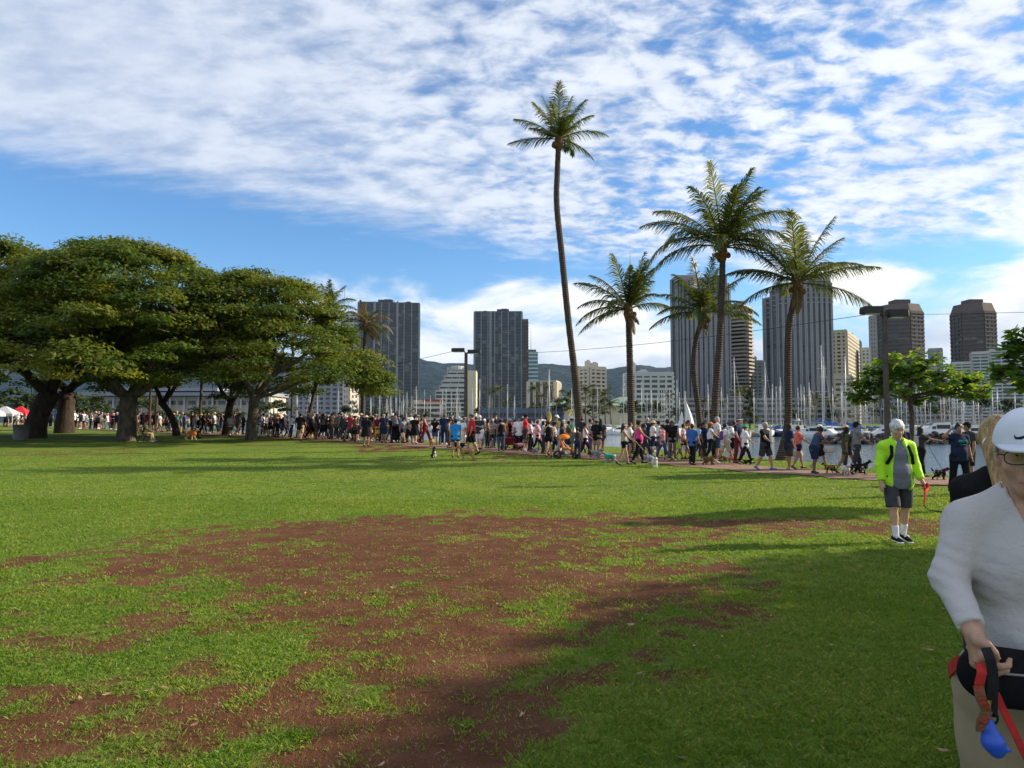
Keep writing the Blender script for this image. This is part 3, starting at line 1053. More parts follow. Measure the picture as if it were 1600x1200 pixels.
palm('shorter palm with a bowed trunk tucked just left of the tallest right-hand palm', 32.5, [(1098, 706), (1091, 640), (1084, 580), (1087, 535), (1099, 494)], .24, .155,
     [(-84, 2.5, 5, .75), (-66, 2.2, 10, .9), (-45, 2.2, -8, .8), (-28, 2.5, 12, .5), (-8, 2.7, 0, .25), (6, 2.8, 12, .2), (16, 2.5, -8, .3), (36, 2.2, 10, .5), (62, 2.5, 0, 1.0), (80, 2.5, 8, .75), (52, 1.9, 40, .7)],
     4, 7, 2.2, dead=[(172, 1.0, 10, .3), (-160, .9, 20, .3)])
palm('rightmost palm with a wide open crown and flared foot at the water edge', 30.2, [(1220, 716), (1231, 660), (1231, 580), (1233, 510), (1246, 448)], .36, .175,
     [(-93, 2.7, 8, .65), (-66, 2.8, 5, .55), (-58, 2.9, -10, .75), (-42, 3.0, 12, .5), (-24, 3.2, -6, .35), (-8, 3.2, 12, .3), (8, 2.9, -10, .3), (20, 3.2, 10, .3), (36, 2.9, -6, .5), (52, 2.6, 10, .8), (66, 3.3, 4, .45), (92, 3.2, 8, .65), (45, 2.2, 45, .6), (-50, 2.2, 50, .7)],
     5, 7, 2.6, dead=[(-168, 1.3, 25, .3), (178, 1.2, -10, .3)])
palm('green palm showing its head above the spreading tree crown, trunk leaning right', 56, [(476, 672), (484, 645), (494, 600), (505, 540), (513, 488)], .25, .17,
     [(-80, 2.4, 8, 1.3), (-55, 2.8, 0, 1.2), (-35, 2.7, 10, .7), (-12, 2.5, -8, .4), (4, 2.5, 10, .3), (22, 2.5, 0, .5), (45, 2.5, 12, 1.0), (62, 2.6, 5, 1.1), (80, 2.2, 0, 1.3)],
     6, 7, 2.4, group=None)
palm('drooping half-dry palm with brownish fronds in front of the left tower', 52, [(567, 672), (567, 640), (568, 580), (571, 508)], .22, .17,
     [(-60, 2.0, 8, 1.3), (-30, 1.9, 0, 1.0), (-5, 1.8, 10, .7), (25, 1.9, -8, .9), (50, 2.1, 5, 1.3), (75, 2.3, 8, 1.3), (100, 2.2, 0, 1.0), (-100, 2.0, 5, 1.1), (130, 1.9, 15, .8), (-130, 1.6, 15, .7)],
     7, 7, 1.9, group=None, dry=True, extra_el=(-20, 60))
for i, (px, Y) in enumerate([(233, 63), (243, 66), (312, 60), (455, 60)]):
    palm('slim palm trunk under the spreading crowns, ' + ('left of a close pair', 'right of a close pair', 'behind the striding man', 'right of the grey trunk')[i], Y,
         [(px, 680), (px + 1, 640), (px + 3, 590), (px + 2, 535)], .17, .13, [(a, 1.9, 0, 1.0) for a in range(-120, 121, 40)], 60 + i, 4, 1.8, group=None, coco=False)

# ---------------------------------------------------------------- broad-leaved almond trees at the right
ALMOND = leaf_mat('almond_leaf', (0.030, 0.080, 0.014), (0.085, 0.175, 0.024), (0.22, 0.28, 0.045), 0.52, 0.4)
ALM_BARK = bark_mat('almond_bark', (0.05, 0.040, 0.034), (0.12, 0.098, 0.08), 0, 9)


def almond_tree(label, Y, trunk, rb, blobs, nro, seed, leaf=0.2):
    """blobs: (px, py, rx px, ry px, depth m) leaf masses; rosettes of big leaves sit in them"""
    r = np.random.default_rng(seed); rr = random.Random(seed)
    P = [pt(a, b_, Y) for a, b_ in trunk]
    foot = Vector((P[0].x, Y, gzf(P[0].x, Y)))
    root = thing('almond_tree', label, 'tree', tuple(foot))
    P = [p - foot for p in P]; P[0] = Vector((0, 0, -.1))
    b = MB(); b.tube(P, [rb * 1.35] + [rb * (1 - .35 * i / len(P)) for i in range(1, len(P))], 9)
    s = FPX / Y
    cen = []; area = np.array([bl[2] * bl[3] for bl in blobs], float); pick = r.choice(len(blobs), nro, p=area / area.sum())
    for k in pick:
        px, py, rx, ry, dep = blobs[k]
        d = r.normal(0, 1, 3); d /= np.linalg.norm(d); q = r.random() ** .45
        c = pt(px, py, Y + dep) - foot
        cen.append((c.x + d[0] * q * rx / s, c.y + d[1] * q * max(rx, ry) / s * .8, c.z + d[2] * q * ry / s))
    for bl in blobs:
        c = pt(bl[0], bl[1], Y + bl[4]) - foot
        st = min(P[1:], key=lambda p: (p - c).length + (1.5 if p.z > c.z + .2 else 0))
        Q = limb(b, st, c, rb * .5, rb * .16, .04, 1.0, 6, rr, 6)
        for j in range(7):
            e = Vector(cen[rr.randrange(len(cen))])
            if (e - c).length < max(bl[2], bl[3]) / s * 1.3:
                limb(b, Q[rr.randrange(3, 7)], e, rb * .14, .012, .03, 1.0, 4, rr, 4)
    obj('trunk', b.mesh('trunk', True), ALM_BARK, root)
    V = []; F = []; A = []
    for c in cen:
        c = Vector(c); nl = rr.randint(6, 9); tone = rr.random()
        ax = Vector((rr.gauss(0, .35), rr.gauss(0, .35), 1)).normalized()
        sd1 = ax.cross(Vector((1, .2, 0))).normalized(); sd2 = ax.cross(sd1)
        for j in range(nl):
            a = 6.283 * j / nl + rr.uniform(-.3, .3)
            out = (sd1 * math.cos(a) + sd2 * math.sin(a) + ax * rr.uniform(-.1, .7)).normalized()
            wv = out.cross(ax).normalized(); L = leaf * rr.uniform(.65, 1.2); w = L * .3
            dn = Vector((0, 0, -1)) * L * .16
            n0 = len(V)
            V += [c, c + out * L * .45 + wv * w * .75 - dn * .2, c + out * L * .8 + wv * w + dn * .5, c + out * L + dn * 1.2, c + out * L * .8 - wv * w + dn * .5, c + out * L * .45 - wv * w * .75 - dn * .2, c + out * L * .6 - dn * .35]
            F += [(n0, n0 + 1, n0 + 6), (n0 + 1, n0 + 2, n0 + 6), (n0 + 2, n0 + 3, n0 + 6), (n0 + 3, n0 + 4, n0 + 6), (n0 + 4, n0 + 5, n0 + 6), (n0 + 5, n0, n0 + 6)]
            A += [min(1, max(0, tone * .55 + rr.random() * .45))] * 7
    obj('crown', npmesh('crown', np.array([tuple(v) for v in V]), np.array(F), True, {'rnd': np.array(A)}), ALMOND, root)
    return root


almond_tree('small bright green broad-leaved tree beside the right lamp post', 23.6, [(1424, 735), (1425, 690), (1425, 648), (1421, 622), (1424, 590), (1428, 570)], .085,
            [(1362, 604, 34, 26, 0), (1350, 618, 26, 14, .3), (1380, 580, 34, 20, .2), (1402, 572, 34, 18, -.4), (1428, 590, 40, 24, .5), (1446, 568, 26, 24, -.2), (1462, 590, 40, 22, -.5), (1492, 602, 36, 22, .2), (1512, 590, 22, 16, .3), (1520, 616, 28, 14, -.2), (1436, 620, 24, 16, .6), (1395, 610, 26, 16, -.6), (1540, 612, 10, 10, 0), (1474, 612, 24, 14, .5)], 560, 71, .20)
almond_tree('leafy branches of a broad-leaved tree entering at the right edge', 14.5, [(1770, 770), (1765, 680), (1740, 600), (1700, 560)], .16,
            [(1580, 540, 24, 26, 0), (1572, 580, 26, 22, .3), (1600, 600, 30, 18, -.2), (1625, 550, 40, 40, .2), (1680, 540, 70, 50, 0), (1640, 600, 50, 24, .4), (1560, 590, 14, 10, .2), (1596, 520, 14, 10, 0), (1740, 540, 80, 60, .5), (1700, 480, 60, 40, -.4)], 520, 73, .2)

# ---------------------------------------------------------------- trees and palms of the far shore
FARLEAF = leaf_mat('far_leaf', (0.018, 0.036, 0.010), (0.040, 0.062, 0.015), (0.080, 0.095, 0.024), 0.25, 0.6)
FARPALM = leaf_mat('far_palm_leaf', (0.03, 0.045, 0.014), (0.06, 0.07, 0.022), (0.12, 0.11, 0.04), 0.25, 0.6)
FAR_BARK = bark_mat('far_bark', (0.10, 0.085, 0.07), (0.18, 0.15, 0.12), 0, 2)


def far_tree(label, px, ytop, wpx, Y, seed, conical=False, group='trees on the far shore'):
    base = ground_at(px, Y)
    if base.z < 0.3: base.z = .4
    h = pt(px, ytop, Y).z - base.z
    w = wpx * Y / FPX
    t = thing('shore_tree', label, 'tree', tuple(base), 0, group)
    r = random.Random(seed)
    b = MB(); b.tube([(0, 0, -.2), (0, 0, h * .35), (0, 0, h * .7)], [w * .035 + .08, w * .03 + .06, .05], 6)
    cl = []
    nc = 26 if not conical else 46
    for i in range(nc):
        if conical:
            tz = r.random(); q = (1 - tz) ** .7 * .5 * w
            a = r.uniform(0, 6.28)
            cl.append((q * math.cos(a) * r.uniform(.5, 1), q * math.sin(a), h * (.1 + .86 * tz), max(.12 * w, q * .55), h * .08, r.random()))
        else:
            a = r.uniform(0, 6.28); q = math.sqrt(r.random()); el = r.random()
            cl.append((q * w * .42 * math.cos(a), q * w * .42 * math.sin(a), h * (.42 + .50 * math.sqrt(max(0, 1 - q * q)) * (.35 + .65 * el)), w * .15 * r.uniform(.7, 1.3), h * .13 * r.uniform(.7, 1.2), r.random()))
    for i in range(0, len(cl), 4):
        limb(b, (0, 0, h * .3), cl[i][:3], w * .014 + .03, .03, .03, .8, 3, r, 4)
    obj('trunk', b.mesh('trunk', True), FAR_BARK, t)
    V, F, A = clump_leaves(cl, 50 if conical else 46, max(.22, min(.9, (w * h) ** .5 * .085)), seed, aspect=.7)
    obj('crown', npmesh('crown', V, F, False, {'rnd': A}), FARLEAF, t)


def far_palm_proto():
    V = []; F = []; A = []
    r = random.Random(3)
    for i in range(17):
        az = 6.283 * i / 17 + r.uniform(-.2, .2); el = R(r.uniform(-15, 70))
        d = Vector((math.cos(az) * math.cos(el), math.sin(az) * math.cos(el), math.sin(el))); p = Vector((0, 0, 0)); L = r.uniform(1.9, 2.6); n = 7
        sd_ = Vector((-math.sin(az), math.cos(az), 0))
        for k in range(n):
            d2 = (d + Vector((0, 0, -1)) * .16).normalized(); q = p + d2 * L / n
            for sg in (-1, 1):
                for h_ in (0, .5):
                    a0 = p.lerp(q, h_); a1 = p.lerp(q, h_ + .4)
                    tip = a0 + sd_ * sg * (.55 - .05 * k) + d2 * .3 + Vector((0, 0, -.32 - r.random() * .2))
                    n0 = len(V); V += [a0, a1, tip]; F.append((n0, n0 + 1, n0 + 2)); A += [r.random()] * 3
            p, d = q, d2
    return npmesh('crown', np.array([tuple(v) for v in V]), np.array(F), False, {'rnd': np.array(A)})


FPM = far_palm_proto()


def far_palm(label, px, ytop, Y, seed, group='palms on the far shore', k=1.0):
    base = ground_at(px, Y)
    if base.z < 0.3: base.z = .4
    h = pt(px, ytop, Y).z - base.z - 1.5 * k
    t = thing('shore_palm', label, 'palm tree', tuple(base), 0, group)
    r = random.Random(seed)
    lx = r.uniform(-.6, .6)
    b = MB(); b.tube([(0, 0, -.2), (lx * .3, 0, h * .5), (lx, 0, h)], [.3, .22, .18], 6)
    obj('trunk', b.mesh('trunk', True), FAR_BARK, t)
    o = obj('crown', FPM, FARPALM, t, (lx, 0, h))
    o.scale = (1.25 * k,) * 3; o.rotation_euler = (0, 0, r.uniform(0, 6))


VEG_T = [  # px, ytop, width px, Y, label
    (10, 604, 80, 135, 'dark leafy tree far back at the left edge behind the picnic table'),
    (72, 600, 84, 140, 'dark leafy tree far back behind the massive leaning trunk'),
    (132, 602, 70, 138, 'dark leafy tree far back between massive trunk and forked trunk'),
    (216, 606, 56, 142, 'dark leafy tree far back just right of the forked trunk'),
    (152, 622, 46, 120, 'rounded light green tree seen under the crown left of the forked trunk'),
    (191, 626, 30, 118, 'small yellowish green tree just right of the forked trunk'),
    (125, 632, 30, 124, 'dark green bush between the massive trunk and the forked trunk'),
    (262, 636, 62, 150, 'low dark hedge-like tree behind the crowd right of the bench'),
    (318, 632, 60, 160, 'low dark green tree behind the striding man'),
    (365, 636, 44, 165, 'low dark tree behind the thin dark boughs'),
    (428, 622, 74, 190, 'wide rounded olive green tree below the grey apartment block'),
    (548, 626, 34, 330, 'dark green tree at the foot of the cream tower'),
    (588, 634, 36, 340, 'dark tree in front of the left tower, left of its masts'),
    (622, 638, 36, 345, 'dark tree in front of the left tower, right of its masts'),
    (752, 632, 30, 330, 'dark tree at the left foot of the second tower'),
    (790, 634, 44, 320, 'dark tree at the middle foot of the second tower'),
    (838, 626, 34, 320, 'dark tree below the beige block'),
    (880, 618, 36, 300, 'dense green tree at the foot of the beige block, right side'),
    (928, 628, 50, 290, 'dense green tree under the cream balcony tower'),
    (985, 622, 44, 280, 'dense green tree left of the white apartment block'),
    (1018, 624, 44, 270, 'leafy tree in front of the white apartment block'),
    (1060, 632, 40, 265, 'dark green tree at the foot of the left rounded tower'),
    (1110, 636, 40, 262, 'dark tree between the two leaning palm trunks'),
    (1250, 640, 44, 240, 'dark tree at the foot of the right rounded tower'),
    (1310, 636, 40, 236, 'dark tree right of the right rounded tower'),
    (1380, 630, 60, 232, 'dark tree behind the right lamp post'),
    (1470, 626, 60, 228, 'dark tree behind the masts right of the lamp post'),
    (1530, 600, 40, 215, 'dark green tree in front of the blue-white hotel'),
    (1575, 620, 50, 225, 'dark green tree at the foot of the blue-white hotel'),
    (660, 640, 40, 345, 'dark tree left of the stepped white building'),
    (705, 640, 40, 340, 'dark tree in front of the stepped white building'),
]
for i, (px, yt, w, Y, lb) in enumerate(VEG_T):
    far_tree(lb, px, yt, w, Y, 300 + i)
far_tree('tall dense dark conical tree on the far bank between the two rounded towers', 1171, 608, 26, 178, 400, True)
VEG_P = [(768, 604, 250), (779, 600, 252), (792, 622, 245), (836, 600, 245), (846, 612, 248), (858, 598, 250), (868, 620, 240), (899, 618, 230), (915, 598, 232), (926, 606, 236), (936, 618, 228), (946, 606, 230), (955, 622, 226), (893, 606, 238), (1046, 612, 250), (1152, 606, 236), (1162, 604, 240),
         (1262, 622, 200), (1275, 612, 235), (1300, 618, 236), (1098, 620, 240), (1128, 622, 240), (608, 634, 300), (640, 636, 300)]
FPL = ['taller left palm of the pair at the second tower foot', 'taller right palm of the pair at the second tower foot', 'short palm at the right foot of the second tower', 'tall palm at the left corner of the beige block', 'shorter palm in front of the beige block', 'tall palm in front of the beige block middle', 'short palm at the right corner of the beige block', 'lower left palm of the clump under the cream balcony tower', 'tall palm in the clump under the cream tower shaded face',
       'palm before the sunlit face of the cream tower', 'low palm before the sunlit face of the cream tower', 'tall palm at the right edge of the cream tower', 'low palm right of the cream tower', 'palm touching the very tall thin trunk on its left', 'palm at the seam of white block and left rounded tower', 'left palm beside the dark conical tree', 'right palm touching the dark conical tree', 'low palm right of the rightmost foreground palm trunk', 'palm before the right rounded tower, its right half', 'palm at the right foot of the right rounded tower',
       'palm before the left rounded tower between the trunks', 'low palm at the right foot of the left rounded tower', 'low palm before the left dark slab tower', 'low palm at the right corner of the left slab tower']
for i, (px, yt, Y) in enumerate(VEG_P):
    far_palm(FPL[i], px, yt, Y, 500 + i, k=.95 + .3 * (Y < 240))
# ================================================================== the city beyond the harbour
def glass_mat(name, c0, c1, cell=(3.0, 3.0), rough=0.2, blind=(0.16, 0.16, 0.15), pb=0.16):
    """window glass; single panes differ (drawn blinds, tint)"""
    m = bpy.data.materials.new(name); m.use_nodes = True
    nt = m.node_tree; nt.nodes.clear(); g = G(nt)
    co = g.n('ShaderNodeTexCoord').outputs['Object']
    x, y, z = g.sep(co)
    ix = g.m('FLOOR', g.m('DIVIDE', g.add(g.mul(x, 0.83), g.mul(y, 0.77)), cell[0])); iz = g.m('FLOOR', g.m('DIVIDE', z, cell[1]))
    wnz = g.n('ShaderNodeTexWhiteNoise', noise_dimensions='2D'); g.put(wnz.inputs['Vector'], g.xyz(ix, iz, 0.0))
    v = wnz.outputs['Value']
    c = g.mix(v, c0, c1)
    c = g.mix(g.m('GREATER_THAN', v, 1 - pb), c, blind)
    bs = g.n('ShaderNodeBsdfPrincipled'); g.put(bs.inputs['Base Color'], c)
    bs.inputs['Roughness'].default_value = rough; bs.inputs['Specular IOR Level'].default_value = 0.5
    out = g.n('ShaderNodeOutputMaterial'); nt.links.new(bs.outputs[0], out.inputs[0])
    return m


GL_DARK = glass_mat('glass_dark', (0.022, 0.030, 0.040), (0.060, 0.072, 0.088))
GL_BLUE = glass_mat('glass_blue', (0.05, 0.11, 0.15), (0.10, 0.19, 0.25), pb=.05)
GL_GREY = glass_mat('glass_grey', (0.060, 0.064, 0.074), (0.090, 0.094, 0.105), pb=.03, blind=(0.03, 0.03, 0.035))
GL_BROWN = glass_mat('glass_brown', (0.035, 0.030, 0.028), (0.085, 0.07, 0.06))
CON_GREY = mat('concrete_grey', (0.24, 0.25, 0.27), .85, .1, .05)
CON_DARK = mat('concrete_dark', (0.095, 0.105, 0.12), .85, .12, .05)
CON_PINK = mat('concrete_pinkish', (0.25, 0.245, 0.25), .85, .08, .05)
CON_WARM = mat('concrete_warm', (0.44, 0.38, 0.30), .85, .1, .05)
CON_WHITE = mat('painted_white_wall', (0.47, 0.47, 0.46), .8, .08, .05)
CON_CREAM = mat('painted_cream_wall', (0.60, 0.52, 0.40), .8, .08, .05)
CON_BROWN = mat('brown_wall', (0.115, 0.088, 0.075), .85, .12, .05)
ROOF_GREEN = mat('green_roof_tile', (0.20, 0.29, 0.23), .8, .15, .2)
ROOF_DK = mat('roof_gravel', (0.22, 0.21, 0.20), .9, .2, .3)


def facade(bands, fins, p0, p1, z0, z1, floors, bay, st, sub=None):
    p0 = Vector((*p0, 0)); p1 = Vector((*p1, 0)); e = p1 - p0; L = e.length
    if L < .5: return
    e.normalize(); nrm = Vector((e.y, -e.x, 0)); rz = math.atan2(e.y, e.x)
    fh = (z1 - z0) / floors
    if st.get('band', 0) > 0:
        bh = fh * st['band']; bd = st.get('band_d', .3)
        for k in range(floors + 1):
            z = z0 + k * fh + (bh * .5 if k == 0 else 0) - (bh * .5 if k == floors else 0)
            c = (p0 + p1) / 2 + nrm * (bd / 2 - .02)
            bands.box((c.x, c.y, z), (L - .06, bd, bh), rz)
    nb = max(1, round(L / bay)); fw = st.get('fin', .4); fd = st.get('fin_d', .5)
    if fw > 0:
        for k in range(nb + 1):
            t = min(max(k * L / nb, fw * .5 + .03), L - fw * .5 - .03)
            c = p0 + e * t + nrm * (fd / 2 - .025)
            fins.box((c.x, c.y, (z0 + z1) / 2 + .12), (fw, fd, z1 - z0 + .25), rz)
    if sub is not None:
        ns = st.get('sub', 0)
        for k in range(nb):
            for j in range(1, ns):
                c = p0 + e * ((k + j / ns) * L / nb) + nrm * (st.get('sub_d', .2) / 2 - .03)
                sub.box((c.x, c.y, (z0 + z1) / 2), (st.get('sub_w', .15), st.get('sub_d', .2), z1 - z0), rz)


STY = {
    'ilikai': dict(band=.34, band_d=.22, fin=.85, fin_d=.85, sub=2, sub_w=.3, sub_d=.34),
    'prince': dict(band=.22, band_d=.05, fin=.9, fin_d=1.0),
    'grid': dict(band=.48, band_d=.5, fin=1.3, fin_d=.55),
    'balc': dict(band=.42, band_d=1.5, fin=.35, fin_d=.4),
    'punch': dict(band=.58, band_d=.30, fin=2.0, fin_d=.36),
    'ribbon': dict(band=.5, band_d=.5, fin=.0),
}


def building(name, label, poly, z0, ztop, floors, bay, style, glass, band_m, fin_m, cat='building', group=None, roofbox=None, parts=None, roof=None):
    cx = sum(p[0] for p in poly) / len(poly); cy = sum(p[1] for p in poly) / len(poly)
    root = thing(name, label, cat, (cx, cy, z0), 0, group)
    rel = [(p[0] - cx, p[1] - cy) for p in poly]
    H = ztop - z0
    b = MB(); b.prism(rel, -.5, H); obj('window_wall', b, glass, root)
    bands, fins, sub = MB(), MB(), MB()
    st = STY[style] if isinstance(style, str) else style
    for i in range(len(rel)):
        facade(bands, fins, rel[i], rel[(i + 1) % len(rel)], 0.0, H, floors, bay, st, sub)
    if bands.V: obj('floor_slab', bands, band_m, root, kind='stuff')
    if fins.V: obj('mullion', fins, fin_m, root, kind='stuff')
    if sub.V: obj('window_frame', sub, band_m, root, kind='stuff')
    b = MB(); b.prism([(x * 1.012, y * 1.012) for x, y in rel], H + .02, H + 1.1); obj('parapet', b, roof or band_m, root)
    for (fx, fy, w, d, h) in (roofbox or []):
        xs_ = [p[0] for p in rel]; ys2 = [p[1] for p in rel]
        X = min(xs_) + fx * (max(xs_) - min(xs_)); Yy = min(ys2) + fy * (max(ys2) - min(ys2))
        b = MB(); b.box((X, Yy, H + 1.12 + h / 2), (w, d, h)); b.box((X + w * .1, Yy, H + 1.12 + h + .4), (w * .5, d * .5, .8)); obj('rooftop_box', b, roof or band_m, root, kind='stuff')
    return root, rel, H


def Xp(px, Y): return (px - 800) / FPX * Y
def Zp(py, Y): return pt(800, py, Y).z


def face_harbour(poly, pxm, Y):
    """turn a plan whose front lies along x so that its front looks at the park across the harbour"""
    xm = Xp(pxm, Y); f = math.atan2(xm, Y); k = math.cos(f); ca, sa = math.cos(-f), math.sin(-f)
    return [(xm + (x - xm) * k * ca - (y - Y) * sa, Y + (x - xm) * k * sa + (y - Y) * ca) for x, y in poly]


def rect(px0, px1, Y, depth, yaw=None):
    if yaw is None:
        if (px0 + px1) / 2 > 830:
            return face_harbour([(Xp(px0, Y), Y), (Xp(px1, Y), Y), (Xp(px1, Y), Y + depth), (Xp(px0, Y), Y + depth)], (px0 + px1) / 2, Y)
        yaw = 0.0
    X0, X1 = Xp(px0, Y), Xp(px1, Y); w = X1 - X0; c = Vector(((X0 + X1) / 2, Y + depth / 2))
    ca, sa = math.cos(R(yaw)), math.sin(R(yaw))
    return [(c.x + x * ca - y * sa, c.y + x * sa + y * ca) for x, y in ((-w / 2, -depth / 2), (w / 2, -depth / 2), (w / 2, depth / 2), (-w / 2, depth / 2))]


def corner(pxL, pxC, pxR, Y, a):
    """two visible faces meeting at pxC: the left one recedes by angle a"""
    C = Vector((Xp(pxC, Y), Y)); ca, sa = math.cos(R(a)), math.sin(R(a))
    def hit(d, px):
        k = (px - 800) / FPX
        return (k * C.y - C.x) / (d.x - k * d.y)
    d1 = Vector((-ca, sa)); d2 = Vector((sa, ca))
    l1 = hit(d1, pxL); l2 = hit(d2, pxR)
    return [tuple(C), tuple(C + d2 * l2), tuple(C + d2 * l2 + d1 * l1), tuple(C + d1 * l1)]


GZ = .5
# left pair of dark slab towers with pale ribs
r_, rel, H = building('slab_tower', 'tall dark slab tower with pale vertical ribs behind the drooping palm, left of the mountains', rect(556.5, 651, 620, 22, 8), GZ, Zp(474, 620), 37, 6.4, 'ilikai', GL_DARK, CON_DARK, CON_GREY, 'tower', 'twin dark ribbed towers', [(.45, .5, 13, 10, 3.2), (.8, .5, 6, 6, 1.4)])
b = MB(); b.box((rel[1][0] * .36, rel[0][1] - 2.0, H / 2 + .3), (1.4, 1.6, H + 1.2), R(8)); b.box((rel[0][0] * .42, rel[0][1] + .2 - 1.2, H / 2 + .3), (1.4, 1.6, H + 1.2), R(8)); obj('pier', b, CON_GREY, r_)
r_, rel, H = building('slab_tower', 'tall dark slab tower with pale vertical ribs just left of the very tall thin palm', rect(741, 815.5, 640, 24, 0), GZ, Zp(488, 640), 35, 6.2, 'ilikai', GL_DARK, CON_DARK, CON_GREY, 'tower', 'twin dark ribbed towers', [(.6, .5, 11, 9, 3.0), (.2, .5, 6, 6, 1.2)])
b = MB(); b.box((rel[0][0] * .32, rel[0][1] - .5, H / 2 + .3), (2.0, 1.2, H + 1.0)); obj('pier', b, CON_GREY, r_)
X0 = rel[1][0]
b = MB(); b.box((X0 + 3.0, -2, H / 2 - 3), (5.6, 20, H - 6)); sw = obj('side_wing', b, GL_BROWN, r_)
b = MB()
for k in range(34): b.box((X0 + 3.2, -12.3, 2 + k * (H - 9) / 34), (5.8, .6, 1.1))
obj('balcony', b, CON_BROWN, r_, kind='stuff')

# stepped white building
Y = 520
z = lambda py: Zp(py, Y)
root = thing('stepped_hotel', 'stepped white terraced building with a sunlit cream end wall behind the left lamp post', 'building', (Xp(705, Y), Y, GZ))
steps = [(680, 730, 610), (686, 730, 602), (690, 730, 594), (694, 730, 587), (698, 730, 580), (703, 730, 577)]
gl, bd, fn = MB(), MB(), MB()
zb = 0
for (a, c, yt) in steps:
    x0, x1 = Xp(a, Y) - Xp(705, Y), Xp(c, Y) - Xp(705, Y); h = z(yt) - GZ
    gl.box(((x0 + x1) / 2, 9, (zb + h) / 2), (x1 - x0, 18, h - zb))
    nf = max(1, round((h - zb) / 3.1))
    facade(bd, fn, (x0, 0), (x1, 0), zb, h, nf, 6.5, dict(band=.34, band_d=1.0, fin=.5, fin_d=.8))
    facade(bd, fn, (x0, 18), (x0, 0), zb, h, nf, 6.5, dict(band=.34, band_d=.8, fin=.5, fin_d=.6))
    zb = h
obj('window_wall', gl, GL_BROWN, root); obj('balcony', bd, CON_WHITE, root, kind='stuff'); obj('partition', fn, CON_WHITE, root, kind='stuff')
x1 = Xp(730, Y) - Xp(705, Y)
b = MB(); b.box((x1 + 3.2, 9.6, (z(579) - GZ) / 2), (6.3, 20.5, z(579) - GZ)); ew = obj('end_wall', b, CON_CREAM, root)
b = MB()
for k in range(9): b.box((x1 + 6.38, 2 + (k % 2) * 9, 3 + k * 3.0), (.12, 2.2, 1.3))
obj('window', b, GL_DARK, ew, kind='stuff')
b = MB(); b.lathe([(5.0, z(577) - GZ + .05), (5.0, z(571.5) - GZ), (4.2, z(571) - GZ)], 14, (Xp(713, Y) - Xp(705, Y), 8, 0)); obj('rooftop_drum', b.mesh('rooftop_drum'), CON_WHITE, root)
b = MB()
for k in (699, 705, 723): b.box((Xp(k, Y) - Xp(705, Y), 6, z(575.2) - GZ), (1.6, 1.6, 2.2))
b.box((Xp(722, Y) - Xp(705, Y), 9, z(575.6) - GZ), (6, 6, 1.6)); obj('rooftop_box', b, CON_WHITE, root, kind='stuff')

# teal glass tower with antenna
r_, rel, H = building('glass_tower', 'slim teal glass office tower with a rooftop antenna right of the second dark tower', rect(822, 840.5, 900, 16, 0), GZ, Zp(551, 900), 18, 3.0, dict(band=.36, band_d=.25, fin=.0), GL_BLUE, mat('pale_panel', (.45, .52, .55), .6, .05), CON_WHITE, 'tower')
b = MB(); b.box((0, 0, H + 2.6), (11, 12, 3.0)); obj('penthouse', b, CON_DARK, r_)
b = MB(); b.tube([(-1, 0, H + 3), (-1, 0, H + 16), (-1, 0, Zp(511, 900))], [.45, .3, .16], 6); obj('antenna', b, CON_GREY, r_)
# beige block
building('apartment_block', 'low beige block with tall sunlit pilasters under the teal glass tower', corner(824, 869, 876, 430, 12), GZ, Zp(597, 430), 7, 4.2, dict(band=.16, band_d=.1, fin=1.7, fin_d=.7), GL_BROWN, CON_BROWN, CON_CREAM, group=None, roof=CON_WARM)
# cream balcony tower
r_, rel, H = building('apartment_tower', 'cream apartment tower with a sunlit balconied side right of the tall thin palm', corner(905, 921, 947, 470, 52), GZ, Zp(574, 470), 14, 5.2, dict(band=.5, band_d=.9, fin=1.6, fin_d=.8), GL_BROWN, CON_CREAM, CON_CREAM, 'tower', roofbox=[(.55, .45, 5, 5, 2.2), (.3, .3, 3.5, 3.5, 3.4)])
# white apartment block
building('apartment_block', 'wide white apartment block with a grid of dark windows left of the left rounded tower', rect(981, 1053, 400, 16, 0), GZ, Zp(584, 400), 10, 4.3, dict(band=.46, band_d=.55, fin=1.1, fin_d=.62), GL_DARK, CON_WHITE, CON_WHITE, roofbox=[(.38, .5, 5, 5, 1.0), (.15, .6, 4, 4, 5.5)])
# green roofed hall
root = thing('green_roof_hall', 'low hall with wide pale green hipped roofs behind the far shore palms', 'building', (Xp(930, 380), 380, GZ))
b = MB(); b.box((0, 10, 5), (44, 20, 10)); obj('wall', b, CON_CREAM, root)
b = MB(); b.prism([(-26, -3), (-4, -3), (-4, 22), (-26, 22)], 10.02, 15.5, .12); b.prism([(2, -3), (30, -3), (30, 22), (2, 22)], 10.02, 15, .12); obj('roof', b, ROOF_GREEN, root)

# twin rounded hotel towers
def arc_pts(p0, p1, bulge, n):
    p0 = Vector(p0); p1 = Vector(p1); e = p1 - p0; nr = Vector((e.y, -e.x)).normalized()
    return [tuple(p0 + e * (i / n) + nr * bulge * math.sin(math.pi * i / n)) for i in range(n + 1)]


